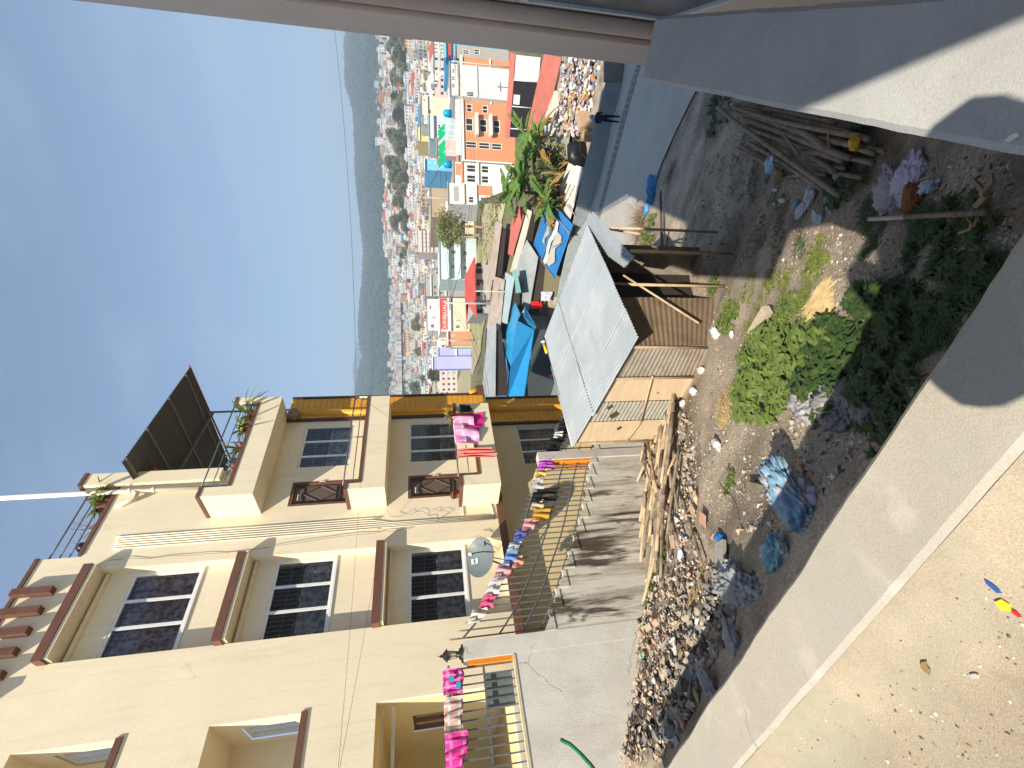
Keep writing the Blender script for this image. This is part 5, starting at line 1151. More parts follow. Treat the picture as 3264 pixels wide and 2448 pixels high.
herb('single star shaped green plant catching the sun at the shadow line', 1808, 725, 3, .06, .24, .022, leaf_g, 6, 1.2)
herb('low green weeds where the two shadows nearly meet', 1770, 545, 12, .22, .10, .010, leaf_y, 7, .4)
herb('round dark green bush by the white bag', 1578, 685, 34, .30, .10, .012, leaf_g, 8, .5)
herb('spiky green tuft on the sandy patch', 1712, 665, 14, .18, .15, .010, leaf_g, 9, .5)
herb('small weeds beside the bricks on the sunny soil', 1548, 615, 20, .2, .09, .010, leaf_g, 10, .4)
herb('yellow green bush between the road and the shed', 1405, 508, 70, .75, .12, .012, leaf_y, 11, .9)
herb('green weeds at the foot of the stained wall', 1428, 1215, 60, .42, .09, .012, leaf_g, 12, .5)
herb('second weed clump below the stained wall nearer the rubble', 1418, 1290, 50, .38, .09, .012, leaf_g, 13, .5)
herb('third weed clump at the end of the wall weeds', 1408, 1372, 34, .3, .09, .012, leaf_g, 14, .5)
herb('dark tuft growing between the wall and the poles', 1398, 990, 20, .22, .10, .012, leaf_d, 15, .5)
herb('leafy tuft at the corner of the pale boards', 1418, 888, 16, .16, .13, .014, leaf_g, 16, .6)
herb('fresh green grass blades on the sun lit soil near the road log', 1582, 1040, 16, .16, .07, .006, leaf_g, 17, .2)
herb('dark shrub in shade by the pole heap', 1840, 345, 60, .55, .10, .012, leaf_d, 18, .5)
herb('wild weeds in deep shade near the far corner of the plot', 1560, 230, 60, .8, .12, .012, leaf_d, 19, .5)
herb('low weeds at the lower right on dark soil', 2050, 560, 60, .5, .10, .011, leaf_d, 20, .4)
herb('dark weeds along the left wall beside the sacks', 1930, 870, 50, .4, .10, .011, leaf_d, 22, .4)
# brushwood by the road
t = thing('brushwood', 'dry brown brushwood beside the blue cloth at the roadside', 'brushwood', gpt(1385, 478)); mb = MB(); rn = random.Random(6); P0 = gpt(1388, 478)
for i in range(220):
    a = rn.random()*6.28; p = P0+V((rn.uniform(-.7, .5), rn.uniform(-.5, .5), 0)); q = p+V((math.cos(a)*.35, math.sin(a)*.35, rn.uniform(.1, .6))); mb.tube(p, q, .008, .003, 3); mb.tube(q, q+V((rn.uniform(-.15, .15), rn.uniform(-.15, .15), .1)), .004, .002, 3)
mb.build('twigs', plain('twig', (0.20, 0.13, 0.07)), t)
sackm('crumpled bright blue cloth heap at the roadside', 1413, 412, .50, (0.05, 0.24, 0.50), 61, (1.3, .6, .5), name='cloth_heap', cat='cloth')
sackm('smaller blue cloth end beyond the big blue heap', 1402, 445, .34, (0.07, 0.26, 0.50), 62, (1.2, .5, .4), name='cloth_heap', cat='cloth')
# grass and weeds as ground cover; dark leaf colour deepens the shaded parts
gw = MB()
def grassy(x0, y0, x1, y1, x2, y2, x3, y3, n, L, m, up=1.0):
    for i in range(n):
        u, v = rnd.random(), rnd.random(); dx = (x0*(1-u)+x1*u)*(1-v)+(x3*(1-u)+x2*u)*v; dy = (y0*(1-u)+y1*u)*(1-v)+(y3*(1-u)+y2*u)*v
        P = gpt(dx, dy)
        if noise.noise(V((P.x*2.3, P.y*2.3, m))) < -0.02: continue
        for j in range(5):
            a = rnd.random()*6.28; blade(gw, P, (math.cos(a)*.8, math.sin(a)*.8, rnd.uniform(.3, 1.2)*up), L*rnd.uniform(.5, 1.2), .0045, .5, m, 3)
grassy(1560, 600, 1600, 720, 1740, 700, 1800, 560, 900, .12, 0)
grassy(1600, 720, 1620, 800, 1720, 760, 1680, 700, 400, .12, 0)
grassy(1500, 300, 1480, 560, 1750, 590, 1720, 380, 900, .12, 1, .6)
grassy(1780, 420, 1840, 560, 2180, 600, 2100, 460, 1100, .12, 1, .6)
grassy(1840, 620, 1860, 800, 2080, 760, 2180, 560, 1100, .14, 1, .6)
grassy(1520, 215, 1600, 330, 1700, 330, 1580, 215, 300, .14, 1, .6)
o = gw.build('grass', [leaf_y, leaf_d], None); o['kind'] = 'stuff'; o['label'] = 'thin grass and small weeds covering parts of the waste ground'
def strawpile(label, dx, dy, n, sp, ang, seed):
    rn = random.Random(seed); P = gpt(dx, dy); mb = MB()
    for i in range(n):
        r = sp*math.sqrt(rn.random()); a = rn.random()*6.28; x, y = P.x+r*math.cos(a)*1.3, P.y+r*math.sin(a)*.8; q = V((x, y, ground(x, y)+.02+.10*(1-r/sp)*rn.random()))
        t = ang+rn.gauss(0, .35); L = rn.uniform(.12, .3); d = V((math.cos(t), math.sin(t), rn.uniform(-.1, .25)))*L; mb.path([q-d/2, q+ZZ*.015, q+d/2], [.0035, .004, .002], 3)
    tag(mb.build('straw_pile', straw, None), label, 'straw')
strawpile('pile of golden combed straw at the shadow edge', 1765, 700, 800, .36, 2.3, 1)
strawpile('smaller dry straw heap left of the herbs', 1572, 878, 500, .26, 1.0, 2)
strawpile('tangle of brown straw on the sunny rubble slope', 1510, 1290, 600, .32, .4, 3)
# green hose sticking into view near the camera
mb = MB(); pts = [ray(1212, 1598)*3.2, ray(1232, 1608)*3.15, ray(1254, 1628)*3.08, ray(1276, 1652)*3.0, ray(1300, 1685)*2.9, ray(1330, 1760)*2.8]; mb.path(pts, 0.0125, 8)
tag(mb.build('hose', plain('green_rubber', (0.015, 0.17, 0.075), 0.4), None, True), 'green rubber hose end curving into view in front of the plain wall', 'hose')
# ------------------------------------------------------------------ middle ground: fence by the road, sheds, heap, banana, person
def gz0(P): return V((P.x, P.y, ground(P.x, P.y)))
fb = [G(*p) for p in ((1346, 178), (1322, 270), (1301, 370), (1280, 440), (1259, 508), (1238, 600), (1205, 760))]
def above(P, dx, dy):
    """height at which the sight line through dx,dy passes over the ground point P"""
    q = ray(dx, dy); k = (P.x*P.x+P.y*P.y)**.5/(q.x*q.x+q.y*q.y)**.5; return q.z*k
tops = [above(fb[0], 1309, 178), above(fb[1], 1289, 262), above(fb[2], 1262, 358), above(fb[3], 1248, 430), above(fb[4], 1233, 504)]
tops += [ground(fb[5].x, fb[5].y)+0.9, ground(fb[6].x, fb[6].y)+0.8]
fence2 = thing('sheet_fence', 'corrugated metal sheet fence running along the far side of the road', 'fence', gz0(fb[3]))
for i in range(len(fb)-1):
    a, b = gz0(fb[i]), gz0(fb[i+1]); mb = MB()
    # horizontal waves: sheets laid lengthways
    n = 10; ta_, tb_ = V((a.x, a.y, tops[i])), V((b.x, b.y, tops[i+1])); nr = (b-a).cross(ZZ).normalized(); nr = nr if nr.dot(-a) > 0 else -nr
    def ff(u, v): p = a.lerp(b, u).lerp(ta_.lerp(tb_, u), v); return p+nr*(0.028*math.sin(v*2*math.pi*n)-0.10*v)+V((0, 0, 0.02*noise.noise(V((p.x, p.y, 1)))))
    mb.grid(ff, 6, n*6); mb.build('sheet', tin_teal, fence2, True)
    mb = MB(); mb.path([a-nr*0.12-ZZ*.2, ta_-nr*0.15+ZZ*0.1], 0.03, 6); mb.build('post', bamb2, fence2, True)
P = gz0(G(1346, 178)); P2 = gz0(G(1352, 128)); mb = MB(); mb.slab([V((P.x, P.y, tops[0]+.1)), V((P2.x, P2.y, tops[0]+.1)), V((P2.x, P2.y+.15, tops[0]+.1)), V((P.x, P.y+.15, tops[0]+.1))], 1.6)
tag(mb.build('low_wall', plain('dark_wall', (0.13, 0.14, 0.13), 0.9), None), 'dark low wall at the right end of the sheet fence beside the road', 'wall')
# person on the road
Pf = gpt(1340, 258); HP = 1.66
fx = V((Pf.x, Pf.y, 0)).normalized(); rx = V((fx.y, -fx.x, 0))
def pp_(r, f, z): return tuple(Pf+rx*r+fx*f+ZZ*z)
ch = [[(pp_(0, 0, .92), .13), (pp_(0, 0, 1.1), .12), (pp_(0, 0, 1.32), .14), (pp_(0, 0, 1.43), .06), (pp_(0, .02, 1.50), .07), (pp_(0, .02, 1.58), .085), (pp_(0, .01, 1.64), .05)]]
for s in (1, -1):
    ch.append([(pp_(0, 0, 1.32), .14), (pp_(.19*s, 0, 1.33), .06), (pp_(.25*s, .05, 1.08), .045), (pp_(.17*s, .22, .98), .032), (pp_(.13*s, .27, .97), .028)])
    ch += [[(pp_(.13*s, .27, .97), .028), (pp_((.11-.012*i)*s, .31, .965+.006*i), .009), (pp_((.10-.012*i)*s, .345-.005*i, .955), .007)] for i in range(5)]
    ch.append([(pp_(0, 0, .92), .13), (pp_(.09*s, 0, .86), .095), (pp_(.11*s, .03*s, .48), .062), (pp_(.12*s, .0, .10), .045), (pp_(.12*s, -.0, .045), .042), (pp_(.13*s, -.15, .035), .032)])
pb = skin_body('person', ch, [skin_m, plain('navy_jacket', (0.012, 0.016, 0.035)), plain('black_trousers', (0.010, 0.010, 0.014)), plain('grey_shoe', (0.12, 0.12, 0.13))], lambda c: 3 if c.z-Pf.z < 0.09 else 2 if c.z-Pf.z < .92 else 1 if c.z-Pf.z < 1.42 else 0, tuple(Pf))
tag(pb, 'person in dark clothes and pale blue headscarf standing in front of the sheet fence', 'person')
mb = MB(); mb.blob(V(pp_(0, .03, 1.57)), .125, .05, 0, (1, 1, 1.15), 2, random.Random(2)); mb.build('headscarf', plain('pale_blue_cloth', (0.16, 0.34, 0.58)), pb, True)

# sheds and roofs; each roof corner is a sighted point at the roof's own height
def RP(pts, z): return [PZ(x, y, z if not isinstance(z, (list, tuple)) else z[i]) for i, (x, y) in enumerate(pts)]
def shed_(label, pts, z, mat, wallm=darkm, name='tin_shed', waves=True, wall=True, h=None, cat='shed', pitch=.15, off=0.12):
    r = RP(pts, z); c = sum(r, V())/len(r); t = thing(name, label, cat, GP(c.x, c.y)); mb = MB()
    if waves and len(r) == 4: corr(mb, r[0], r[1], r[2], r[3], pitch, 0.018, 4)
    else: mb.slab(r, 0.06)
    mb.build('roof', mat, t, waves)
    if wall:
        mb = MB(); n = len(r)
        for i in range(n):
            a, b = r[i].lerp(c, off), r[(i+1) % n].lerp(c, off); zb = min(ground(a.x, a.y), ground(b.x, b.y))-0.3
            if h: zb = max(zb, a.z-h)
            mb.quad(V((a.x, a.y, zb)), V((b.x, b.y, zb)), b-ZZ*.08, a-ZZ*.08)
        mb.build('wall', wallm, t)
    return t
redt = M('faded_red_roof', (0.42, 0.13, 0.10), 0.7, 0.12, .8, 0.05, 30); add_layer(redt, (0.30, 0.22, 0.18), 1.2, (0.55, 0.75), amt=.4)
greyt = M('weathered_tin', (0.30, 0.33, 0.34), 0.5, 0.12, .7, 0.05, 30, metal=.15); add_layer(greyt, (0.42, 0.38, 0.32), .8, (0.5, 0.7), amt=.6)
palet = M('pale_sheets', (0.46, 0.42, 0.35), 0.8, 0.14, .7, 0.1, 30)
tarpb = M('blue_tarp', (0.025, 0.17, 0.44), 0.45, 0.12, 1.2, 0.15, 12)
wallg = M('grey_render', (0.30, 0.31, 0.30), 0.9, 0.15, .6, 0.1, 30)
rust = M('rusty_sheets', (0.30, 0.21, 0.15), 0.7, 0.2, 1.0, 0.1, 30, c2=(0.36, 0.34, 0.31))
# roofs behind the fence, right to left
shed_('faded red tin roof in front of the dark open shed near the right wall', [(1175, 116), (1213, 124), (1172, 300), (1134, 296)], [-10.6, -11.4, -11.2, -10.4], redt, palet, h=1.2)
t = shed_('open black fronted shed with a thin red roof below the terracotta building', [(1102, 112), (1113, 116), (1101, 300), (1090, 300)], [-9.0, -9.35, -9.2, -8.9], redt, wall=False)
r_ = RP([(1113, 120), (1101, 296)], [-9.35, -9.2]); mb = MB(); a, b = r_; mb.quad(a-ZZ*2.6, b-ZZ*2.6, b, a); mb.build('front_wall', plain('front_shade', (0.02, 0.02, 0.025), 0.9), t)  # black sheet painted for the shade in the open front, no solid wall
w0 = a.lerp(b, .0); w1 = a.lerp(b, .30); nrm_ = V((0, -0.12, 0)); mb = MB(); mb.quad(w0-ZZ*2.5+nrm_, w1-ZZ*2.5+nrm_, w1-ZZ*.05+nrm_, w0-ZZ*.05+nrm_); mb.build('white_panel', plain('white_panel', (0.62, 0.61, 0.62), 0.6), t)
w0 = a.lerp(b, .47); w1 = a.lerp(b, .59); mb = MB(); mb.quad(w0-ZZ*.75+nrm_, w1-ZZ*.75+nrm_, w1-ZZ*.1+nrm_, w0-ZZ*.1+nrm_); mb.build('sign_board', plain('white_panel', (0.62, 0.61, 0.62), 0.6), t)
for f_ in (.3, .62, .9): w0 = a.lerp(b, f_); mb = MB(); mb.path([w0-ZZ*2.6+nrm_*1.3, w0+nrm_*1.3], .05, 6); mb.build('post', plain('white_panel', (0.62, 0.61, 0.62), 0.6), t, True)
shed_('beige patched roof behind the rubbish heap', [(1184, 190), (1210, 200), (1196, 330), (1172, 322)], [-11.2, -11.5, -11.3, -11.1], palet, h=.8)
shed_('limp grey tarpaulin roof beside the rubbish heap', [(1212, 205), (1238, 222), (1226, 345), (1196, 330)], [-11.3, -11.0, -10.9, -11.3], M('grey_tarp', (0.33, 0.36, 0.33), 0.6, .15, .8, .2, 8), h=.6, pitch=.9)
shed_('long pale slab roof with a tyre lying beside the fence', [(1228, 352), (1262, 362), (1232, 476), (1192, 460)], [-10.4, -10.6, -10.2, -10.0], M('white_sheets', (0.52, 0.50, 0.45), 0.7, .15, .6, .1, 20), h=1.0)
c_ = PZ(1206, 412, -10.1); t = thing('tyre', 'worn tyre lying on the pale slab roof', 'tyre', c_); mb = MB(); mb.path([c_+V((.32*math.cos(i*math.pi/8), .32*math.sin(i*math.pi/8), .08)) for i in range(17)], .09, 8, 0, False); mb.build('rubber', black, t, True)
for k, (p, q) in enumerate((((1232, 398), (1213, 445)), ((1222, 440), (1240, 462)), ((1196, 420), (1212, 404)))):
    mb = MB(); mb.path([PZ(*p, -9.95), PZ(*q, -9.9)], .04, 5); tag(mb.build('wooden_rail', plain('pink_wood', (0.36, 0.22, 0.19)), None), ('faded pink timber lying on the pale roof', 'second faded pink timber crossing the pale roof', 'short dark stick beside the tyre')[k], 'timber')
t = shed_('low shed roof covered by a bright blue tarpaulin tied with bamboo', [(1186, 430), (1238, 486), (1198, 604), (1149, 536)], [-9.6, -9.9, -9.7, -9.3], tarpb, wallm=darkm, pitch=1.3)
b_ = RP([(1186, 430), (1238, 486), (1198, 604), (1149, 536)], [-9.6, -9.9, -9.7, -9.3])
def on_roof(u, v, h=.06): return b_[0].lerp(b_[3], u).lerp(b_[1].lerp(b_[2], u), v)+ZZ*h
for (p, q) in (((.12, -.02), (.12, 1.02)), ((.97, .0), (.97, 1.0)), ((0, .42), (1, .5)), ((.3, .95), (.55, .7))):
    mb = MB(); mb.path([on_roof(*p, .10), on_roof(*q, .10)], .035, 5); mb.build('batten', bamb2, t, True)
mb = MB(); mb.grid(lambda u, v: on_roof(.15+.8*u, .52+.10*v+.03*math.sin(u*9), .10+.02*math.sin(u*30)), 20, 3); mb.build('white_strip', plain('white_film', (0.66, 0.66, 0.66), .4), t, True)
mb = MB(); mb.grid(lambda u, v: on_roof(.28+.62*u, .64+(.18+.05*math.sin(u*11))*v, .10+.02*noise.noise(V((u*9, v*4, 0)))), 20, 5); mb.build('cardboard_layer', palet, t, True)
mb = MB(); mb.grid(lambda u, v: on_roof(.12+.55*u, .30+(.10+.04*math.sin(u*13))*v, .10+.03*noise.noise(V((u*9, v*4, 5)))), 20, 4); mb.build('rag_layer', M('grey_tarp', (0.33, 0.36, 0.33)), t, True)
shed_('small torn blue tarpaulin roof next to the red one', [(1143, 456), (1163, 472), (1146, 528), (1133, 512)], [-10.2, -10.4, -10.3, -10.1], tarpb, pitch=.8)
shed_('salmon red tin roof in the middle of the sheds', [(1116, 444), (1137, 450), (1108, 552), (1085, 546)], [-8.3, -8.7, -8.3, -7.9], redt, h=.5)
shed_('narrow beige roof strip between the red and the grey blue roofs', [(1139, 452), (1150, 456), (1116, 592), (1102, 586)], [-8.6, -8.8, -8.4, -8.1], palet, h=.5)
t = shed_('long grey blue tin roof with a black gap under its eave', [(1134, 512), (1163, 556), (1143, 672), (1100, 640)], [-8.7, -9.2, -8.6, -7.9], greyt, h=1.9)
shed_('faded blue tin roof with a green skylight beside the long grey one', [(1092, 588), (1112, 600), (1096, 700), (1070, 690)], [-7.4, -7.7, -7.0, -6.6], M('faded_blue_tin', (0.30, 0.38, 0.42), .5, .1, .7, .05, 20), h=.5)
mb = MB(); z_ = -7.6; mb.slab([PZ(1106, 585, z_), PZ(1114, 582, z_), PZ(1124, 632, z_-.2), PZ(1112, 634, z_-.2)], .08); tag(mb.build('skylight', plain('green_film', (0.20, 0.42, 0.34), .3), None), 'translucent green skylight panel propped on the roofs', 'skylight')
shed_('rust streaked tin roofs patch beyond the blue house', [(1066, 596), (1090, 604), (1078, 742), (1050, 722)], [-6.8, -7.2, -6.5, -6.1], rust, h=.5)
shed_('long rusty brown roof strip beside the dry field', [(1072, 478), (1084, 484), (1066, 620), (1052, 614)], [-7.0, -7.2, -6.9, -6.7], rust, h=.5)
shed_('long pale green grey tin roof running behind the cream house', [(1052, 700), (1072, 705), (1070, 866), (1040, 866)], [-5.6, -6.1, -5.4, -4.9], greyt, h=.5)
shed_('cracked white roof slab between the blue house and the long tin roof', [(1058, 712), (1078, 735), (1072, 830), (1064, 825)], [-6.0, -6.4, -5.9, -5.8], palet, h=.5)
# lean shed interior stuff and chairs etc beyond the big roof
yard = [('bright red plastic chair standing in the yard beyond the tin roof', 1172, 660, .55, (0.62, 0.02, 0.015)), ('brown woven basket beside the red chair', 1152, 645, .45, (0.24, 0.16, 0.09)),
        ('pale shirt hanging on a line in the yard', 1179, 640, .4, (0.5, 0.52, 0.62)), ('peach cloth on the end of the tarpaulin roof', 1157, 620, .4, (0.60, 0.38, 0.30)), ('black umbrella shape hanging by the yard wall', 1145, 628, .4, (0.012, 0.012, 0.014))]
def seat_chair(label, P, c, s=1.0):
    t = thing('plastic_chair', label, 'chair', P); m = plain('red_plastic', c, .4)
    mb = MB(); mb.cb(V(P)+ZZ*.42*s, .45*s, .45*s, .04, .4); mb.build('seat', m, t); mb = MB(); mb.cb(V(P)+ZZ*.46*s+V((.1, .2, 0))*s, .42*s, .05, .42*s, .4); mb.build('backrest', m, t)
    for i in range(4): a = .4+math.pi/4+i*math.pi/2; d = V((math.cos(a), math.sin(a), 0))*.28*s; mb = MB(); mb.tube(V(P)+d*1.15, V(P)+d+ZZ*.42*s, .022); mb.build('leg', m, t)
yz = -8.6
seat_chair(yard[0][0], gpt(1186, 662), (0.62, 0.02, 0.015), 1.6)
for i, (lb, dx, dy, r, c) in enumerate(yard[1:]):
    P = PZ(dx, dy, -9.4+(0 if i else -.6))
    if i == 1: cloth(lb, (P+V((-.35, 0, .4)), P+V((.35, 0, .4))), .9, c, 'shirt', None, out=V((0, -1, 0)), folds=2, name='shirt')
    elif i == 0:
        mb = MB(); mb.lathe(P-ZZ*.3, [(0, 0), (.25, 0), (.34, .45), (.30, .45), (.22, .05)], 12); tag(mb.build('basket', plain('basket', c), None, True), lb, 'basket')
    else: crumple(lb, P, r, c, 200+i, (1, .7, .6), name='cloth' if i == 2 else 'umbrella', cat='cloth' if i == 2 else 'umbrella')
# blue gabled house
blu = M('blue_roof', (0.02, 0.21, 0.46), 0.35, 0.06, .6, 0.03, 20); bluL = M('bright_blue_roof', (0.01, 0.31, 0.58), 0.35, 0.05, .6, 0.03, 20)
c6 = lambda a, b: (1016.5+.1838*a, 610+.1838*b)
bh = thing('blue_roofed_house', 'house with bright blue metal gable roofs below the far edge of the cream house', 'house', GP(*PZ(1120, 780, -9.5).xy))
def rslab(name, pts, zs, m, t=.06): mb = MB(); mb.slab(RP([c6(*p) for p in pts], zs), t); return mb.build(name, m, bh)
zr, ze = -6.2, -7.4
rslab('roof', [(345, 670), (520, 235), (580, 372), (545, 450), (470, 985)], [-7.5, -7.5, -6.5, zr, zr], bluL)
rslab('roof', [(545, 450), (740, 560), (620, 1362), (440, 1362), (470, 985)], [zr, ze, ze, -6.5, zr], blu)
rslab('roof', [(630, 290), (762, 522), (740, 560), (700, 540), (625, 400)], [-6.6, -7.5, -7.42, -7.3, -6.55], blu)
rslab('roof', [(340, 700), (420, 900), (455, 1060), (415, 1362), (295, 1362)], [-7.9, -7.7, -7.6, -7.5, -7.8], blu)
pw = RP([c6(575, 385), c6(735, 555), c6(700, 1000), c6(618, 1360)], [-7.5, ze-.1, ze-.1, ze-.1]); mb = MB()
for i in range(3): a, b = pw[i], pw[i+1]; mb.quad(V((a.x, a.y, -11)), V((b.x, b.y, -11)), b, a)
mb.build('wall', plain('slate_wall', (0.05, 0.065, 0.07), 0.9), bh)
g1 = RP([c6(550, 432), c6(630, 300), c6(740, 556)], [-6.6, -6.9, ze]); mb = MB(); mb.poly([p-ZZ*.02 for p in g1]); mb.build('gable', plain('grey_gable', (0.22, 0.23, 0.23)), bh)
mb = MB(); P = RP([c6(640, 1150)], -9.5)[0]; mb.cb(V((P.x-.2, P.y-.8, -10)), .9, .08, 1.3, .2); mb.build('doorway', dark, bh)
P = PZ(*c6(775, 1240), -9.8); mb = MB(); mb.lathe(P, [(0, 0), (.36, 0), (.36, .7), (.2, .8), (0, .82)], 14); tag(mb.build('drum', plain('teal_plastic', (0.01, 0.28, 0.26), .4), None, True), 'teal plastic drum in the shade behind the big tin roof', 'drum')
P = PZ(*c6(950, 1105), -7.8); crumple('small hot pink cloth hanging at the back edge of the big roof', P, .22, (0.75, 0.05, 0.28), 301, (.6, .6, .9), name='cloth', cat='cloth')
P = PZ(*c6(830, 1100), -9.0); crumple('dark junk pile with wheel shapes behind the big roof', P, .7, (0.05, 0.04, 0.04), 302, (1, .8, .8), name='junk_pile', cat='junk')
P = PZ(1190, 800, -9.9); mb = MB(); mb.cb(P, 6.5, 4.0, .25, .3); tag(mb.build('yard_slab', plain('yard_concrete', (0.2, 0.2, 0.19)), None), 'shaded concrete yard slab between the blue house and the big shed', 'slab')
# rubbish heap behind the fence
hp = [plain('hp_white', (0.58, 0.57, 0.57)), plain('hp_grey', (0.26, 0.26, 0.28)), plain('hp_tan', (0.42, 0.28, 0.17)), plain('hp_orange', (0.62, 0.22, 0.04)), plain('hp_blue', (0.03, 0.15, 0.50)), plain('hp_pink', (0.60, 0.36, 0.36)), plain('hp_black', (0.02, 0.02, 0.02)), plain('hp_yellow', (0.60, 0.47, 0.14))]
mb = MB(); rnd = random.Random(55)
for i in range(1500):
    u, v = rnd.random(), rnd.random(); dx = 1216+(1304-1216)*u-18*v; dy = 118+175*v
    z = -10.6-1.3*u; P = PZ(dx, dy, z+rnd.uniform(-.15, .2)); r = rnd.uniform(.05, .24)
    k = rnd.choices(range(8), (8, 5, 5, .5, .3, 2.5, 1.5, .7) if v > .35 else (8, 8, 3, .15, .2, 1, 1.5, .3))[0]
    if rnd.random() < .5: mb.blob(P, r, .4, k, (rnd.uniform(.5, 1.4), rnd.uniform(.4, 1), rnd.uniform(.3, .9)), 1, rnd)
    else: mb.cb(P, r*rnd.uniform(1, 2.4), r, r*rnd.uniform(.2, .8), rnd.random()*3, k)
o = mb.build('rubbish_heap', hp, None); o['kind'] = 'stuff'; o['label'] = 'big heap of sacks, bottles and cardboard behind the sheet fence'
mb = MB()
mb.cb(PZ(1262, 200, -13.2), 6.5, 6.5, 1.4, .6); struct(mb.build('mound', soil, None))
cz = PZ(1275, 265, -10.9); mb = MB(); mb.cb(cz, 1.3, .5, .8, .3); mb.cb(cz+V((-.8, 0, -.1)), .7, .5, .6, .5); tag(mb.build('cardboard_stack', plain('hp_card', (0.45, 0.31, 0.19)), None), 'folded cardboard stack right behind the person', 'cardboard')
cz = PZ(1247, 326, -10.6); mb = MB(); mb.path([cz+V((-.9, .1, -.6)), cz+V((-.4, 0, .25)), cz+V((.4, 0, .25))], [.45, .5, .45], 14); mb.cb(PZ(1262, 338, -11.4), 1.6, 1.0, .9, .3); tag(mb.build('water_tank', black, None, True), 'big black plastic tank behind the fence next to the heap', 'tank')
# banana plants
def banana(label, dx, dy, n, L, seed, hz=3.4, zc=None):
    rn = random.Random(seed); B = gpt(dx, dy); t = thing('banana_plant', label, 'banana plant', B); top = B+V((rn.uniform(-.3, .3), rn.uniform(-.3, .3), hz)); mb = MB(); mb.path([B-ZZ*.3, B.lerp(top, .5), top], [.17, .14, .08], 9); mb.build('trunk', plain('banana_trunk', (0.16, 0.15, 0.06)), t, True)
    for i in range(n):
        a = i*2.4+rn.uniform(-.3, .3); el = rn.uniform(.15, 1.7); d = V((math.cos(a), math.sin(a), el)).normalized(); l = L*rn.uniform(.7, 1.1); sd = d.cross(ZZ).normalized(); dr = rn.uniform(.35, .95); W = rn.uniform(.36, .52)
        dead = el < .45 and rn.random() < .5
        mb = MB(); rip = [rn.random() < .14 for _ in range(60)]
        def lf(u, v):
            p = top+d*(l*u)-ZZ*(dr*l*u*u*.75*(1.5 if dead else 1)); w = W*max(0.04, math.sin(math.pi*min(1, max(0, (u-.14)/.86))**.8)) if u > .14 else .03
            c = abs(v-.5)*2; return p+sd*((v-.5)*2*w)+ZZ*(.18*w-.30*w*c*c+.012*math.sin(u*70))
        mb.grid(lf, 30, 6, 0, lambda i_, j_: not (rip[i_] and j_ in (0, 5)) and not (rip[i_+20] and i_ % 5 == 0 and j_ in (0, 1, 4, 5)))
        o = mb.build('leaf', leaf_dead if dead else leaf_ban, t, True)
        mb = MB(); mb.path([lf(k/8, .5)+ZZ*.01 for k in range(9)], [.03, .028, .024, .02, .018, .015, .012, .008, .004], 5); mb.build('midrib', plain('midrib', (0.25, 0.30, 0.10)), o)
banana('tallest banana plant with torn leaves left of the terracotta building', 1240, 372, 19, 3.7, 1, 3.4)
banana('banana plant leaning toward the rubbish heap', 1240, 318, 15, 3.2, 2, 2.5)
banana('lower banana plant with drooping yellow leaves by the blue tarpaulin', 1238, 432, 15, 3.1, 3, 1.8)
banana('young banana plant behind the others on the far side', 1205, 345, 13, 3.0, 4, 2.6)
banana('banana plant half hidden in the middle of the clump', 1222, 395, 17, 3.4, 6, 3.0)
banana('banana plant at the upper right edge of the clump', 1215, 300, 14, 3.0, 7, 3.0)
banana('banana plant in the back row next to the white terrace block', 1200, 420, 15, 3.3, 5, 3.6)
mb = MB(); rn = random.Random(8)
for i in range(1100):
    P = gpt(1232+rn.uniform(-40, 14), 385+rn.uniform(-62, 70)); p = P+ZZ*rn.uniform(.2, 2.2); a = rn.random()*6.28; blade(mb, p, (math.cos(a), math.sin(a), rn.uniform(-.4, .6)), rn.uniform(.4, 1.0), rn.uniform(.04, .10), .6, rn.choices((0, 1), (3, 2))[0], 3)
o = mb.build('undergrowth', [leaf_d, leaf_dead], None); o['kind'] = 'stuff'; o['label'] = 'dark tangle of dead and green leaves under the banana plants'

# ------------------------------------------------------------------ trees
def leaf_crown(mb, C, rx, rz, n, s, rn, m=0):
    lob = [(C+V((rn.uniform(-.6, .6)*rx, rn.uniform(-.6, .6)*rx, rn.uniform(-.5, .7)*rz)), rn.uniform(.35, .6)) for _ in range(9)]
    for i in range(n):
        c, k = lob[i % 9]; d = V((rn.gauss(0, 1), rn.gauss(0, 1), rn.gauss(0, 1))).normalized()*(rn.random()**.4)
        p = c+V((d.x*rx*k, d.y*rx*k, d.z*rz*k)); a = V((rn.gauss(0, 1), rn.gauss(0, 1), rn.gauss(0, 1))).normalized(); b = a.orthogonal().normalized()
        mb.quad(p-a*s, p+b*s*.5, p+a*s, p-b*s*.5, m)
def tree_proto(name, label, P, h, r, n, s, mat, seed, bare=0.0):
    rn = random.Random(seed); t = thing(name, label, 'tree', P); tr = MB(); P = V(P); top = P+ZZ*h*.62; tr.path([P-ZZ*.4, P+ZZ*h*.3+V((rn.uniform(-.1, .1)*h*.2, 0, 0)), top], [h*.035, h*.025, h*.014], 7)
    for i in range(7):
        b = P+ZZ*h*rn.uniform(.3, .6); e = P+V((rn.uniform(-1, 1)*r*.8, rn.uniform(-1, 1)*r*.8, h*rn.uniform(.6, .92))); tr.path([b, b.lerp(e, .5)+ZZ*.05*h, e], [h*.014, h*.009, h*.004], 5)
    tr.build('trunk', wood, t); lf = MB(); leaf_crown(lf, P+ZZ*h*.68, r, h*.34, n, s, rn); lf.build('crown', mat, t); return t
olive = leafM('olive_leaf', (0.12, 0.135, 0.05), (0.23, 0.21, 0.10), .3, .7, .2)
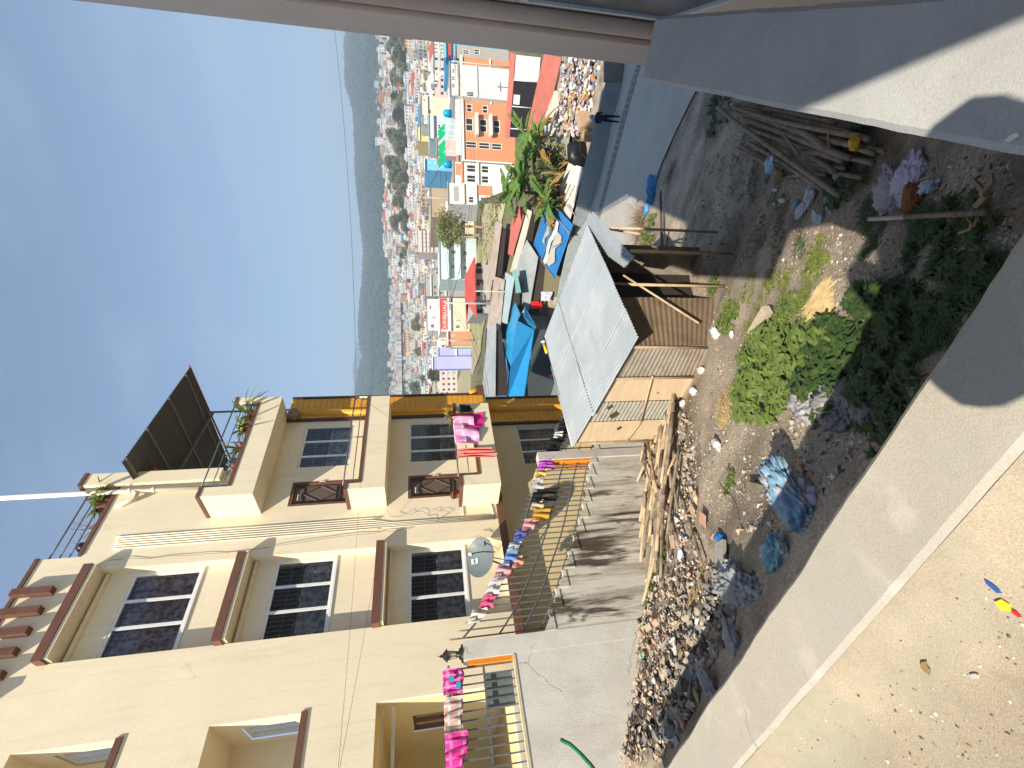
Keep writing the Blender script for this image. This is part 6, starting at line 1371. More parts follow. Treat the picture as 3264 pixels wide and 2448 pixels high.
# ------------------------------------------------------------------ buildings
def bmat(n, c): return M('wall_'+n, c, 0.85, 0.07, .25, 0.03, 20, fine=.03)
WC = {'white': (0.66, 0.65, 0.62), 'cream': (0.64, 0.57, 0.43), 'pink': (0.62, 0.47, 0.44), 'pale blue': (0.47, 0.56, 0.58), 'grey': (0.34, 0.33, 0.31), 'terracotta': (0.60, 0.24, 0.13), 'yellow': (0.66, 0.52, 0.24), 'sky blue': (0.16, 0.44, 0.66), 'peach': (0.62, 0.46, 0.34), 'mint': (0.42, 0.55, 0.47), 'red': (0.45, 0.08, 0.07), 'lilac': (0.36, 0.38, 0.66), 'tan': (0.40, 0.30, 0.20)}
pane_m = plain('far_pane', (0.035, 0.04, 0.05), 0.2); trimw = plain('white_trim', (0.66, 0.65, 0.62)); roofg = M('flat_roof_grey', (0.33, 0.31, 0.28), .9, .12, .3, .02, 10); tinr = plain('far_tin', (0.42, 0.45, 0.47), .5); redr = plain('far_red_roof', (0.45, 0.10, 0.07), .6); bluer = plain('far_blue_roof', (0.05, 0.24, 0.50), .5); tankb = plain('tank_black', (0.02, 0.02, 0.02), .4)
def far_house(name, label, P, w, d, fl, rot, wall, roof, rn, group=None, fh=3.0, into=None):
    """small distant house as one mesh: walls with recessed windows, slab edges, parapet or pitched roof, roof room, tank"""
    mb = MB() if into is None else into; n0 = len(mb.f); ca, sa = math.cos(rot), math.sin(rot); ux, uy = V((ca, sa, 0)), V((-sa, ca, 0)); P = V(P); h = fl*fh
    def pt(x, y, z): return P+ux*x+uy*y+ZZ*z
    def wallface(o, u, L):
        nwin = max(1, int(L/rn.uniform(2.4, 3.4))); nn = u.cross(ZZ)
        for f in range(fl):
            z0 = f*fh
            xs = [0]
            for k in range(nwin): c = L*(k+.5)/nwin; xs += [c-.6, c+.6]
            xs.append(L)
            for k in range(len(xs)-1):
                a, b = o+u*xs[k], o+u*xs[k+1]
                if k % 2 == 0: mb.quad(a+ZZ*z0, b+ZZ*z0, b+ZZ*(z0+fh), a+ZZ*(z0+fh), 0)
                else:
                    za, zb = z0+.95, z0+2.25
                    mb.quad(a+ZZ*z0, b+ZZ*z0, b+ZZ*za, a+ZZ*za, 0); mb.quad(a+ZZ*zb, b+ZZ*zb, b+ZZ*(z0+fh), a+ZZ*(z0+fh), 0)
                    i_ = -nn*.22; mb.quad(a+ZZ*za+i_, b+ZZ*za+i_, b+ZZ*zb+i_, a+ZZ*zb+i_, 1)
                    mb.quad(a+ZZ*za, b+ZZ*za, b+ZZ*za+i_, a+ZZ*za+i_, 2); mb.quad(a+ZZ*zb+i_, b+ZZ*zb+i_, b+ZZ*zb, a+ZZ*zb, 2); mb.quad(a+ZZ*za, a+ZZ*za+i_, a+ZZ*zb+i_, a+ZZ*zb, 2); mb.quad(b+ZZ*za+i_, b+ZZ*za, b+ZZ*zb, b+ZZ*zb+i_, 2)
    wallface(pt(-w/2, -d/2, 0), ux, w); wallface(pt(w/2, -d/2, 0), uy, d); wallface(pt(w/2, d/2, 0), -ux, w); wallface(pt(-w/2, d/2, 0), -uy, d)
    for o_, a_, b_ in ((pt(-w/2, -d/2, -3), ux*w, uy*d),): mb.box(o_, a_, b_, ZZ*2.99, 0)
    for f in range(1, fl+1): mb.box(pt(-w/2-.18, -d/2-.18, f*fh-.16), ux*(w+.36), uy*(d+.36), ZZ*.22, 2 if f == fl or rn.random() < .7 else 0)
    if roof == 'flat':
        mb.quad(pt(-w/2, -d/2, h+.07), pt(w/2, -d/2, h+.07), pt(w/2, d/2, h+.07), pt(-w/2, d/2, h+.07), 3)
        for (x, y, a_, b_) in ((-w/2, -d/2, ux*w, uy*.15), (-w/2, d/2-.15, ux*w, uy*.15), (-w/2, -d/2+.15, ux*.15, uy*(d-.3)), (w/2-.15, -d/2+.15, ux*.15, uy*(d-.3))): mb.box(pt(x, y, h+.065), a_, b_, ZZ*.8, 0)
        if rn.random() < .7: rw_, rd = w*rn.uniform(.3, .5), d*rn.uniform(.3, .5); x, y = rn.uniform(-.2, .2)*w, rn.uniform(-.1, .25)*d; mb.box(pt(x-rw_/2, y-rd/2, h+.08), ux*rw_, uy*rd, ZZ*2.3, 0); mb.box(pt(x-rw_/2-.2, y-rd/2-.2, h+2.38), ux*(rw_+.4), uy*(rd+.4), ZZ*.15, 3)
        if rn.random() < .6: x, y = rn.uniform(-.35, .35)*w, rn.uniform(-.35, .35)*d; mb.path([pt(x, y, h+.1), pt(x, y, h+1.3)], [.55, .5], 8, 4)
    else:
        rp_ = {'tin': 5, 'red': 6, 'blue': 7}[roof]; e = .5; rh = min(w, d)*.22
        A, B, C_, D_ = pt(-w/2-e, -d/2-e, h+.07), pt(w/2+e, -d/2-e, h+.07), pt(w/2+e, d/2+e, h+.07), pt(-w/2-e, d/2+e, h+.07); R1_, R2_ = pt(-w/2-e, 0, h+rh), pt(w/2+e, 0, h+rh)
        mb.quad(A, B, R2_, R1_, rp_); mb.quad(C_, D_, R1_, R2_, rp_); mb.poly([A, R1_, D_], 0); mb.poly([B, C_, R2_], 0); mb.quad(D_, C_, B, A, 3)
    if into is not None:
        wi = 7+list(WC).index(wall)
        for q in range(n0, len(mb.f)): mb.m[q] = wi if mb.m[q] == 0 else mb.m[q]-1
        return
    o = mb.build(name, [bmat(wall, WC[wall]), pane_m, trimw, roofg, tankb, tinr, redr, bluer], None, False, P); return tag(o, label, 'house', group)
# named nearer buildings: parts of their own
def block(label, Yd, dyR, dyL, xT, xB, wall, wins=(), bands=(), depth=9, name='building', cat='building', roofm=None, rot=0.0, extra=None, parapet=True):
    """front seen square on at distance Yd between display rows dyR..dyL; wins: list of (y0,y1,x0,x1) in display units on that front"""
    xm, ym = (xT+xB)/2, (dyR+dyL)/2
    A = PY(xm, dyL, Yd); B = PY(xm, dyR, Yd); zT = PY(xT, ym, Yd).z; zB = PY(xB, ym, Yd).z
    zg = min(zB, ground(A.x, Yd), ground(B.x, Yd))-1
    t = thing(name, label, cat, V(((A.x+B.x)/2, Yd, zg))); wm = bmat(wall, WC[wall])
    def X(dy, dx=xm): return PY(dx, dy, Yd).x
    def Zf_(dx, dy=ym): return PY(dx, dy, Yd).z
    hs = []
    for (y0, y1, x0, x1) in wins: xa, xb = sorted((X(y0), X(y1))); za, zb = sorted((Zf_(x0, (y0+y1)/2), Zf_(x1, (y0+y1)/2))); hs.append((xa, xb, za, zb))
    mb = MB(); ss = sorted({A.x, B.x} | {q for h in hs for q in h[:2]}); zs = sorted({zg, zT} | {q for h in hs for q in h[2:]})
    ss = [q for q in ss if A.x <= q <= B.x]; zs = [q for q in zs if zg <= q <= zT]
    for i in range(len(ss)-1):
        for j in range(len(zs)-1):
            cx, cz_ = (ss[i]+ss[i+1])/2, (zs[j]+zs[j+1])/2
            if any(h[0] < cx < h[1] and h[2] < cz_ < h[3] for h in hs): continue
            mb.quad(V((ss[i], Yd, zs[j])), V((ss[i+1], Yd, zs[j])), V((ss[i+1], Yd, zs[j+1])), V((ss[i], Yd, zs[j+1])))
    mb.quad(V((A.x, Yd+depth, zg)), V((A.x, Yd, zg)), V((A.x, Yd, zT)), V((A.x, Yd+depth, zT))); mb.quad(V((B.x, Yd, zg)), V((B.x, Yd+depth, zg)), V((B.x, Yd+depth, zT)), V((B.x, Yd, zT)))
    mb.quad(V((B.x, Yd+depth, zg)), V((A.x, Yd+depth, zg)), V((A.x, Yd+depth, zT)), V((B.x, Yd+depth, zT)))
    for (xa, xb, za, zb) in hs:
        for p, q in (((xa, za), (xa, zb)), ((xb, zb), (xb, za)), ((xa, zb), (xb, zb)), ((xb, za), (xa, za))): mb.quad(V((p[0], Yd, p[1])), V((q[0], Yd, q[1])), V((q[0], Yd+.2, q[1])), V((p[0], Yd+.2, p[1])))
    mb.build('wall', wm, t)
    mb = MB(); mb.quad(V((A.x, Yd, zT-.3)), V((B.x, Yd, zT-.3)), V((B.x, Yd+depth, zT-.3)), V((A.x, Yd+depth, zT-.3))); mb.box(V((A.x-.2, Yd-.2, zT)), V((B.x-A.x+.4, 0, 0)), V((0, .35, 0)), V((0, 0, .12))); mb.build('roof', roofm or roofg, t)
    for (xa, xb, za, zb) in hs:
        f = MB(); k = .09; ya = Yd+.02
        for (p, q, r, s) in ((xa, xb, za, za+k), (xa, xb, zb-k, zb), (xa, xa+k, za+k, zb-k), (xb-k, xb, za+k, zb-k), ((xa+xb)/2-k/2, (xa+xb)/2+k/2, za+k, zb-k)): f.box(V((p, ya, r)), V((q-p, 0, 0)), V((0, .1, 0)), V((0, 0, s-r)))
        w_ = f.build('window', trimw, t); g = MB(); g.quad(V((xa, Yd+.18, za)), V((xb, Yd+.18, za)), V((xb, Yd+.18, zb)), V((xa, Yd+.18, zb))); g.build('pane', pane_m, w_)
    for (dx0, dx1, dy0, dy1, out_, cm) in bands:
        xa, xb = sorted((X(dy0), X(dy1))); za, zb = sorted((Zf_(dx0, (dy0+dy1)/2), Zf_(dx1, (dy0+dy1)/2))); b = MB(); b.box(V((xa, Yd-out_, za)), V((xb-xa, 0, 0)), V((0, out_-.004, 0)), V((0, 0, zb-za))); b.build('trim_band' if out_ < .5 else 'canopy', bmat(cm, WC[cm]), t)
    return t, X, Zf_, Yd
# terracotta building with white terraces
wins = [(228, 245, 1008, 1020), (228, 245, 1070-28, 1082-28), (258, 286, 1006, 1022), (258, 286, 1036, 1052), (308, 322, 1006, 1030), (308, 322, 1034, 1058), (308, 322, 1062, 1084), (192, 210, 1048, 1062), (192, 210, 1076, 1088), (258, 286, 1066, 1080)]
tb_, X, Zf_, Yd = block('terracotta painted three storey building with white terraces and window frames', 70, 128, 352, 996, 1108, 'terracotta', wins, [(996, 1001, 128, 352, .25, 'white'), (1058, 1061, 128, 226, .2, 'white'), (1029, 1033, 170, 200, .8, 'white'), (1026, 1032, 252, 298, .9, 'white'), (1056, 1062, 252, 298, .9, 'white'), (996, 1106, 350, 353, .3, 'white'), (996, 1106, 218, 221, .3, 'white')], 11)
block('white terrace block with a small balcony on the right of the terracotta building', 69, 140, 208, 972, 1030, 'white', [(196, 207, 1008, 1024), (150, 160, 976, 983), (166, 176, 976, 983), (182, 192, 976, 983)], [(988, 991, 140, 208, .2, 'grey'), (1028, 1031, 140, 208, .2, 'white')], 6)
block('white parapet block with framed panels left on the terracotta roof', 69, 352, 404, 980, 1066, 'white', [(356, 372, 1008, 1028), (378, 394, 1008, 1028), (356, 372, 1040, 1056), (378, 394, 1040, 1056)], [(996, 1000, 352, 404, .2, 'terracotta'), (984, 994, 356, 380, .08, 'terracotta'), (1030, 1034, 352, 404, .3, 'white')], 8)
block('white two storey block with panelled parapet beside the terracotta building', 68.5, 398, 442, 968, 1062, 'white', [(424, 438, 1012, 1024), (424, 438, 1038, 1052)], [(980, 990, 404, 436, .06, 'grey'), (1000, 1003, 398, 442, .3, 'white'), (1026, 1030, 398, 442, .3, 'white'), (1030, 1062, 400, 420, .1, 'terracotta')], 7)
# roof clutter on the terracotta building
for i in range(9):
    xx = X(212+i*15); b = MB(); z0 = Zf_(996); b.box(V((xx-.55, 69.9, z0+.12)), V((1.1, 0, 0)), V((0, .1, 0)), V((0, 0, .75))); b.build('parapet_panel', trimw, tb_)
for k, (y0, y1) in enumerate(((266, 292), (300, 350))):
    xa, xb = sorted((PY(955, y0, 74).x, PY(955, y1, 74).x)); z1 = PY(948, 300, 74).z; z0 = PY(962, 300, 74).z
    t = thing('shade_net', ('short green shade net canopy on the roof behind the terracotta building', 'long green shade net canopy on the roof behind the terracotta building')[k], 'canopy', V(((xa+xb)/2, 75, z0-2)))
    b = MB(); b.grid(lambda u, v: V((xa+(xb-xa)*u, 74+2.5*v, z0+(z1-z0)*v+.1*math.sin(v*3)+.05*math.sin(u*20))), 20, 6); b.build('net', M('green_net', (0.0, 0.30, 0.13), .7, .1, 1, .05, 20), t, True)
    for xx in (xa, (xa+xb)/2, xb): b = MB(); b.path([V((xx, 74, z0-2.2)), V((xx, 74, z0)), V((xx, 76.5, z1))], .06, 5); b.build('frame', trimw, t)
for k, (dy, dx) in enumerate(((245, 967), (355, 967))):
    p = PY(dx, dy, 72); b = MB(); b.path([p-ZZ*.6, p+ZZ*.4, p+ZZ*.7], [.55, .55, .2], 12); tag(b.build('water_tank', plain('tank_blue', (0.0, 0.28, 0.55), .4), None, True), ('blue water tank on the terracotta roof near the short green net', 'blue water tank on the terracotta roof near the long green net')[k], 'water tank')
# cream house, pale blue house, others
block('cream two storey house with dark windows beside the bushy tree', 82, 440, 512, 972, 1030, 'cream', [(452, 462, 976, 988), (476, 487, 976, 989), (455, 464, 1000, 1012), (474, 483, 1000, 1012)], [(991, 994, 440, 512, .8, 'grey'), (969, 973, 438, 514, .9, 'grey')], 16)
pb_, X2, Zf2, Y2 = block('pale blue two storey house with crenellated trim and small windows', 76, 514, 604, 950, 1026, 'pale blue', [(516, 524, 974, 986), (540, 549, 974, 986), (556, 562, 974, 983), (572, 580, 973, 983), (542, 551, 1000, 1010), (574, 582, 1000, 1010), (558, 564, 1000, 1008)], [(965, 969, 514, 604, .9, 'pale blue'), (990, 994, 514, 604, .9, 'pale blue'), (986, 992, 512, 534, .95, 'tan')], 9)
# red roofed grey cottage
ct = thing('cottage', 'grey cottage with a red tin gable roof at the edge of the dry field', 'house', V((PY(1040, 610, 52).x, 55, -14.5)))
xa, xb = PY(1040, 688, 52).x, PY(1040, 560, 52).x; z0, zt, zr_ = -8.6, PY(1022, 610, 52).z, PY(1003, 620, 57).z
mb = MB(); mb.box(V((xa+.6, 52, z0)), V((xb-xa-1.2, 0, 0)), V((0, 9, 0)), V((0, 0, zt-z0))); mb.build('wall', bmat('grey', WC['grey']), ct)
mb = MB(); mb.slab([V((xa, 51.2, zt-.1)), V((xb, 51.2, zt-.1)), V((xb-1, 56.5, zr_)), V((xa+3, 56.5, zr_))], .12); mb.slab([V((xa, 62, zt-.1)), V((xb, 62, zt-.1)), V((xb-1, 56.5, zr_)), V((xa+3, 56.5, zr_))], .12); mb.build('roof', M('cottage_red', (0.50, 0.075, 0.06), .6, .06, .4, .03, 20), ct)
for (y0, y1, x0, x1, m_) in ((568, 575, 1030, 1040, pane_m), (580, 590, 1030, 1042, pane_m), (604, 616, 1030, 1043, plain('red_shutter', (0.28, 0.03, 0.05))), (630, 638, 1028, 1038, pane_m), (652, 661, 1036, 1046, pane_m), (668, 676, 1030, 1042, pane_m)):
    a, b = sorted((PY(1036, y0, 51.9).x, PY(1036, y1, 51.9).x)); c, d = sorted((PY(x0, 610, 51.9).z, PY(x1, 610, 51.9).z)); f = MB()
    f.box(V((a, 51.9, c)), V((b-a, 0, 0)), V((0, .09, 0)), V((0, 0, .1))); f.box(V((a, 51.9, d-.1)), V((b-a, 0, 0)), V((0, .09, 0)), V((0, 0, .1))); f.box(V((a, 51.9, c+.1)), V((.1, 0, 0)), V((0, .09, 0)), V((0, 0, d-c-.2))); f.box(V((b-.1, 51.9, c+.1)), V((.1, 0, 0)), V((0, .09, 0)), V((0, 0, d-c-.2)))
    w_ = f.build('window', plain('dark_frame', (0.05, 0.04, 0.04)), ct); g = MB(); g.box(V((a+.1, 51.93, c+.1)), V((b-a-.2, 0, 0)), V((0, .05, 0)), V((0, 0, d-c-.2))); g.build('pane', m_, w_)
# long building with red painted band and white lettering
lb_, X3, Zf3, Y3 = block('long low building with a red painted upper band and white lettering', 112, 644, 716, 950, 1004, 'cream', [(650, 655, 958, 964), (650, 655, 972, 978), (677, 681, 953, 960), (702, 709, 984, 994), (690, 694, 984, 996)], [(949, 966, 645, 712, .15, 'red'), (967, 974, 644, 716, .5, 'white')], 14, roofm=bmat('white', WC['white']))
for txt, y in (('IGUALA', 668), ('IDUROJ', 698)):
    c = PY(961, y, Y3-.25); text_mesh('lettering', txt, 1.25, trimw, lb_, V((c.x, Y3-.2, c.z)), V((1, 0, 0)), V((0, 0, 1)), .02)
block('white flat roofed hall behind the red banded building', 128, 646, 714, 922, 962, 'white', [(668, 671, 928, 940), (684, 688, 932, 942), (700, 708, 930, 938)], [(928, 930, 660, 668, .2, 'red')], 14)
# lilac building
block('plain lilac sheet clad building with a stepped outline', 105, 750, 797, 948, 986, 'lilac', [(792, 796, 960, 974)], [(984, 987, 750, 797, .3, 'white')], 12)
block('lower lilac wing standing in front of the taller lilac block', 104, 770, 797, 934, 990, 'lilac', [], [(933, 935, 770, 797, .3, 'white')], 8)
block('small orange house between the red band building and the lilac one', 98, 716, 746, 966, 996, 'terracotta', [(722, 727, 974, 982), (734, 738, 974, 982)], [(965, 968, 716, 746, .5, 'white')], 6)
block('mint and white small house left of the orange one', 100, 733, 750, 974, 998, 'mint', [(738, 743, 980, 988)], [], 6)
# pink five storey block, grey blocks, yellow long block
rows = [(504+9*i, 508+9*i, 908+8*j, 912+8*j) for i in range(4) for j in range(4)]
block('tall pink apartment block with balconies in the middle of the town', 250, 499, 545, 902, 944, 'pink', rows, [(910+8*j, 911+8*j, 499, 545, .8, 'white') for j in range(4)], 14)
block('grey and white framed town house with big dark windows', 150, 592, 640, 918, 962, 'grey', [(616, 624, 936, 944), (630, 637, 936, 944), (598, 604, 922, 928), (616, 622, 950, 958), (630, 636, 950, 958)], [(930, 932, 592, 640, .4, 'white'), (946, 948, 592, 640, .4, 'white'), (962, 964, 592, 640, .4, 'white')], 14)
block('slate grey house with white slab edges in front of the framed one', 170, 590, 612, 905, 935, 'grey', [(594, 600, 910, 916), (603, 609, 910, 916), (594, 600, 922, 928)], [(918, 919, 590, 612, .5, 'white')], 10)
rows = [(720+6*i, 723+6*i, 876+4.4*j, 878.4+4.4*j) for i in range(7) for j in range(3)]
block('long cream yellow school block with rows of windows near the hill foot', 900, 716, 769, 873, 891, 'yellow', rows, [(872, 874, 716, 769, 1.5, 'red')], 20)
block('domed white temple building at the edge of the fields', 620, 584, 604, 884, 902, 'white', [(590, 594, 894, 899)], [(882, 884, 588, 600, .5, 'white')], 12)
c = PY(884, 594, 626); mb = MB(); mb.lathe(c-ZZ*1, [(9, 0), (8.4, 4), (6, 8), (2.5, 10.5), (.6, 12), (0, 16)], 16); tag(mb.build('dome', trimw, None, True), 'white dome standing behind the temple building', 'dome')
block('golden yellow temple house beside the white domed one', 615, 606, 626, 886, 901, 'yellow', [(610, 613, 892, 896), (618, 621, 892, 896)], [(885, 886, 606, 626, 1, 'red')], 12)
sb, X4, Z4, Y4 = block('teal blue sign board building with white letters above the white terrace block', 95, 248, 268, 913, 927, 'pale blue', [], [], 3)
c = PY(920, 258, Y4-.2); text_mesh('lettering', 'UZL', 1.0, trimw, sb, V((c.x, Y4-.1, c.z)), V((1, 0, 0)), V((0, 0, 1)), .03)
block('pale grey blue house under the sign board', 94, 250, 300, 927, 962, 'pale blue', [(268, 278, 946, 952), (284, 292, 946, 952)], [(936, 938, 250, 300, .5, 'grey')], 8)
block('cream yellow house to the right of the sign board', 110, 208, 250, 910, 936, 'cream', [(214, 220, 914, 920), (236, 244, 926, 932)], [(922, 924, 208, 250, .4, 'white')], 9)
block('bright yellow town house with brown windows', 140, 276, 305, 902, 924, 'yellow', [(282, 286, 914, 918), (294, 298, 914, 918), (282, 286, 908, 911)], [(906, 907, 276, 305, .4, 'white')], 9)
block('sky blue house wall left of the shade net', 90, 344, 368, 918, 950, 'sky blue', [(350, 353, 926, 929), (350, 353, 938, 941)], [(916, 918, 344, 368, .4, 'white')], 8)
block('pink house behind the terracotta roof', 86, 300, 336, 944, 972, 'pink', [(306, 314, 956, 962), (322, 330, 956, 962)], [], 8)
block('broad grey concrete building with bare flat roof', 120, 360, 470, 930, 968, 'tan', [(380, 384, 950, 956), (440, 444, 950, 956)], [], 26)
block('grey house half hidden by the beige wall at the right', 76, 100, 128, 984, 1046, 'grey', [(108, 118, 1000, 1014), (104, 116, 1024, 1036)], [(968, 974, 96, 130, .6, 'red')], 3)
block('blue roofed hall at the right edge behind the red roof', 78, 86, 134, 962, 985, 'sky blue', [], [(958, 963, 86, 136, 1.2, 'sky blue')], 8, roofm=bluer)
# the rest of the town
rnd = random.Random(123); made = 0; used = {}
ROWN = ((868, 'by the hill'), (884, 'in far rows'), (905, 'in middle rows'), (935, 'in near rows'), (1100, 'in nearest rows'))
COLN = ((170, 'near beige wall'), (300, 'above terracotta building'), (430, 'above white terraces'), (560, 'above cream house'), (680, 'above red cottage'), (780, 'above lilac building'), (1000, 'beside orange boards'))
names = list(WC)
cells_ = []
for x in (822, 828, 834, 840, 846): cells_ += [(x+rnd.uniform(-3, 3), y) for y in range(70, 330, 9)]
for x in (850, 855, 860): cells_ += [(x+rnd.uniform(-2, 2), y) for y in range(300, 860, 9)]
for x in (866, 872, 878, 885): cells_ += [(x+rnd.uniform(-3, 3), y) for y in range(560, 860, 10)]
for x in (892, 900, 910): cells_ += [(x+rnd.uniform(-4, 4), y) for y in range(90, 860, 13)]
for x in (922, 936, 952): cells_ += [(x+rnd.uniform(-5, 5), y) for y in range(90, 860, 18)]
for x in (972,): cells_ += [(x+rnd.uniform(-5, 5), y) for y in range(560, 860, 26)]
rnd.shuffle(cells_)
for (x, y) in cells_:
    if made >= 292: break
    yy = y+rnd.uniform(-5, 5); P = G(x, yy, True); D = P.y
    if D > 2100 or D < 120: continue
    if x < 850 and y < 330 and rnd.random() < .25: continue
    zz = max(ground(P.x, P.y, False), hillz(P.x, P.y)); P = V((P.x, P.y, zz))
    wall = rnd.choices(names, (24, 9, 4, 3, 12, .8, 1.2, .7, 3, 1, .5, 0, 2))[0]; fl = rnd.choices((1, 2, 3, 4, 5), (2, 6, 8, 4, 1))[0]; roof = rnd.choices(('flat', 'tin', 'red', 'blue'), (8, 2, 1, .6))[0]
    w_, d_ = rnd.uniform(9, 18)*(1.25 if D > 900 else 1), rnd.uniform(8, 12)
    rown = next(n for k, n in ROWN if x < k); coln = next(n for k, n in COLN if y < k)
    lab = '%s %s storey house with %s %s %s' % (wall, ('one', 'two', 'three', 'four', 'five')[fl-1], {'flat': 'flat roof', 'tin': 'grey tin roof', 'red': 'red roof', 'blue': 'blue roof'}[roof], rown, coln)
    used[lab] = used.get(lab, 0)+1
    far_house('town_house', lab, P, w_, d_, fl, rnd.choice((0, .2, -.3, .5, -.6, 1.0)), wall, roof, rnd, 'houses of the town'); made += 1
rest = MB()
for x in [848+3.2*i for i in range(44)]:
    y = 84.0
    while y < 862:
        y += rnd.uniform(5, 11)*(1+max(0, x-880)/60)
        if x < 900 and 100 < y < 400 and x > 864: continue
        if rnd.random() < .18: continue
        P = G(x+rnd.uniform(-2, 2), y, True)
        if P.y > 2000 or P.y < 130: continue
        P = V((P.x, P.y, max(ground(P.x, P.y, False), hillz(P.x, P.y))))
        far_house('', '', P, rnd.uniform(7, 14), rnd.uniform(7, 10), rnd.choice((1, 2, 2, 3, 3, 4)), rnd.choice((0, .2, -.3, .5, -.6)), rnd.choices(names, (30, 9, 5, 3, 12, .5, 1, .5, 3, 1, .5, 0, 2))[0], rnd.choices(('flat', 'tin', 'red'), (8, 2, .7))[0], rnd, into=rest)
o = rest.build('town_houses', [pane_m, trimw, roofg, tankb, tinr, redr, bluer]+[bmat(k_, WC[k_]) for k_ in WC], None, False, (0, 600, -20)); o['kind'] = 'stuff'; o['label'] = 'remaining small crowded houses of the far town'
print('town houses', made, 'shared labels', sum(v for v in used.values() if v > 1))
# trees in and around the town
protos = [tree_proto('tree', 'bushy bright green tree in front of the cream house', gz0(PY(1040, 508, 66)), 6.5, 2.6, 2600, .22, leafM('bushy_leaf', (0.10, 0.15, 0.04), (0.20, 0.24, 0.09), .6, .7, .25), 1),
          tree_proto('tree', 'thin olive tree beside the dry field at the right of the cottage', gz0(PY(1050, 492, 56)), 5.5, 2.2, 900, .18, olive, 2),
          tree_proto('tree', 'dark green small tree above the lilac building', gz0(G(905, 640)), 9, 4.2, 1500, .5, olive, 3)]
k = 0
spots = []
for i in range(80):
    u = rnd.random()
    if u < .45: spots.append((rnd.uniform(864, 900), rnd.uniform(80, 420), 'on the wooded knoll at the right'))
    elif u < .7: spots.append((rnd.uniform(878, 905), rnd.uniform(380, 620), 'in the dry fields before the hill'))
    else: spots.append((rnd.uniform(925, 985), rnd.uniform(640, 860), 'among the nearer houses at the left'))
for (x, y, wh) in spots:
    P = G(x, y, True); 
    if P.y > 1500: continue
    sc = rnd.uniform(.8, 1.7)*(1 if P.y < 500 else 1.5)
    o = dup(protos[2], V((P.x, P.y, max(ground(P.x, P.y, False), hillz(P.x, P.y)))), rnd.random()*6, sc, 'green brown tree crown '+wh)
    o['group'] = 'trees '+wh
# dense wood on the knoll and scrub
fm = MB(); rn = random.Random(14)
for i in range(1500):
    x, y = rn.uniform(60, 620), rn.uniform(560, 860); P = V((x, y, ground(x, y, False)))
    r = rn.uniform(2.5, 6); 
    if noise.noise(V((x/50, y/60, 3))) > .30: continue
    fm.blob(P+ZZ*r*.5, r, .33, rn.choice((0, 0, 1)), (1, 1, rn.uniform(.7, 1.3)), 1, rn)
for i in range(700):
    x, y = rn.uniform(-230, 330), rn.uniform(500, 1150); P = V((x, y, ground(x, y, False))); r = rn.uniform(1.5, 4.5)
    if noise.noise(V((x/60, y/60, 8))) > .05: continue
    fm.blob(P+ZZ*r*.4, r, .33, rn.choice((0, 1, 1)), (1, 1, rn.uniform(.6, 1)), 1, rn)
o = fm.build('wood', [tree_far, olive], None, False, (0, 700, 0)); o['kind'] = 'stuff'; o['label'] = 'dense olive woodland and scrub between the town and the hill'
# dry field, path and scrub near the cottage
fd = MB(); L_ = [G(*p) for p in ((1000, 870), (1040, 760), (1062, 640), (1078, 520), (1096, 440))]; R_2 = [G(*p) for p in ((975, 870), (1000, 760), (1018, 640), (1035, 520), (1050, 440))]
strip_on_ground(fd, L_, R_2, .12, 0, 24); dry = M('dry_field', (0.42, 0.35, 0.24), .95, .2, .12, .1, 12, c2=(0.24, 0.24, 0.10)); struct(fd.build('dry_field', dry, None, True))
bsh = MB(); rn = random.Random(4)
for i in range(900):
    u = rn.random(); P = G(1000+rn.uniform(-25, 45), 560+rn.uniform(0, 300)) if i % 2 else G(1060+rn.uniform(-25, 25), 470+rn.uniform(-50, 90)); r = rn.uniform(.2, .9)
    for j in range(6):
        a = rn.random()*6.28; blade(bsh, P, (math.cos(a), math.sin(a), rn.uniform(.3, 1.3)), r, .05, .4, rn.choice((0, 0, 1)), 2)
o = bsh.build('scrub', [olive, leaf_y], None); o['kind'] = 'stuff'; o['label'] = 'scrubby bushes and dry grass around the cottage and the field'
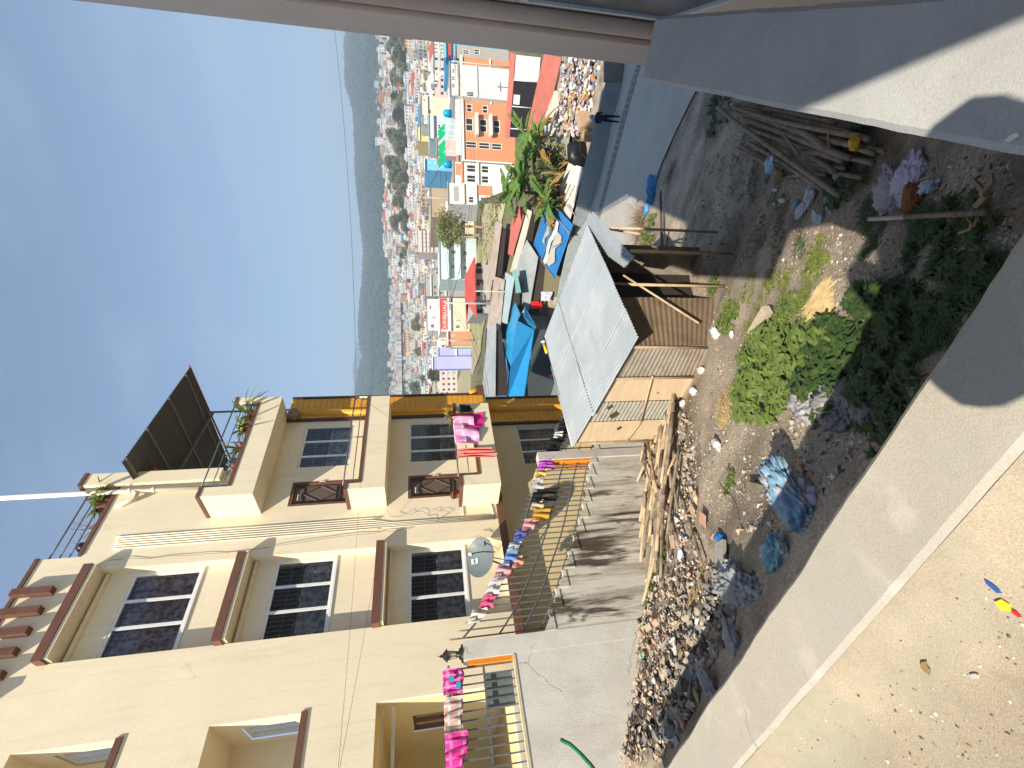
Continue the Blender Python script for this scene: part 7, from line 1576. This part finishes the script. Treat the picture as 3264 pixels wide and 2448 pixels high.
# poles and wires
def mast(label, dx, dy, ztop, r, y=None, lamp=False):
    B = gz0(PY(dx, dy, y)) if y else gz0(G(dx, dy)); t = thing('utility_pole', label, 'pole', B); mb = MB(); T_ = V((B.x, B.y, ztop)); mb.path([B-ZZ*.3, T_], [r, r*.7], 7); mb.build('shaft', plain('concrete_pole', (0.42, 0.41, 0.38)), t, True)
    mb = MB(); mb.box(T_+V((-.7, -.05, -.5)), V((1.4, 0, 0)), V((0, .1, 0)), V((0, 0, .1))); mb.build('crossarm', steel, t); return T_
p1 = mast('tall concrete pole rising beside the grey cottage', 1080, 656, PY(962, 656, 48).z, .13, 48)
p2 = mast('short pale pole near the beige wall above the roofs', 1050, 140, PY(975, 134, 62).z, .12, 62)
p3 = mast('thin pole between the cottage and the blue house', 1100, 630, PY(1028, 628, 40).z, .08, 40)
p4 = mast('utility pole in the middle of the town carrying many wires', 985, 430, PY(905, 425, 100).z, .15, 100)
p5 = mast('utility pole close to the lilac building', 1000, 735, PY(925, 735, 85).z, .14, 85)
def wire(label, a, b, sag, r=.012, n=14, group='overhead wires'):
    mb = MB(); mb.path([V(a).lerp(V(b), i/n)-ZZ*(4*sag*(i/n)*(1-i/n)) for i in range(n+1)], r, 4); tag(mb.build('wire', black, None), label, 'wire', group)
for i, (a, b, sg_) in enumerate(((p2, p4, 2.), (p4, p5, 1.6), (p5, PY(905, 880, 60), 1.), (p4, p1, 1.5), (p1, PY(1040, 880, 30), .8), (p1, p2, 2.2))):
    for k in range(3 if i < 4 else 2): wire('black wire strung between the poles over the roofs', a+V((.35*k-.35, 0, -.45)), b+V((.35*k-.35, 0, -.45-.1*k)), sg_*(1+.15*k), .02 if i != 4 else .012)
wire('single thin wire crossing the sky above the hill', PY(722, 60, 16), PY(769, 862, 14), .15, .006, 20, None)
wire('thin wire running across the cream wall below the windows', BP(10.4, 1.75, .9), PY(728, 1690, 6.2), .05, .003, 20, None)
wire('second thin wire meeting the first one at the lower left wall', BP(6.3, 1.12, .24), PY(728, 1690, 6.2), .02, .003, 20, None)
# ------------------------------------------------------------------ the air: pale haze out to the hills
hz = MB(); hz.box(V((-3600, -60, -330)), V((7200, 0, 0)), V((0, 9000, 0)), V((0, 0, 330+760)))
hzm = bpy.data.materials.new('haze_air'); hzm.use_nodes = True; t_ = hzm.node_tree; t_.nodes.remove(t_.nodes['Principled BSDF']); pv = t_.nodes.new('ShaderNodeVolumePrincipled')
pv.inputs['Color'].default_value = (0.62, 0.80, 1.0, 1); pv.inputs['Density'].default_value = 0.00036; pv.inputs['Anisotropy'].default_value = 0.0
t_.links.new(pv.outputs[0], t_.nodes['Material Output'].inputs['Volume'])
ho = hz.build('haze', hzm, None); ho['kind'] = 'stuff'; ho['label'] = 'pale blue haze between the town and the hill'
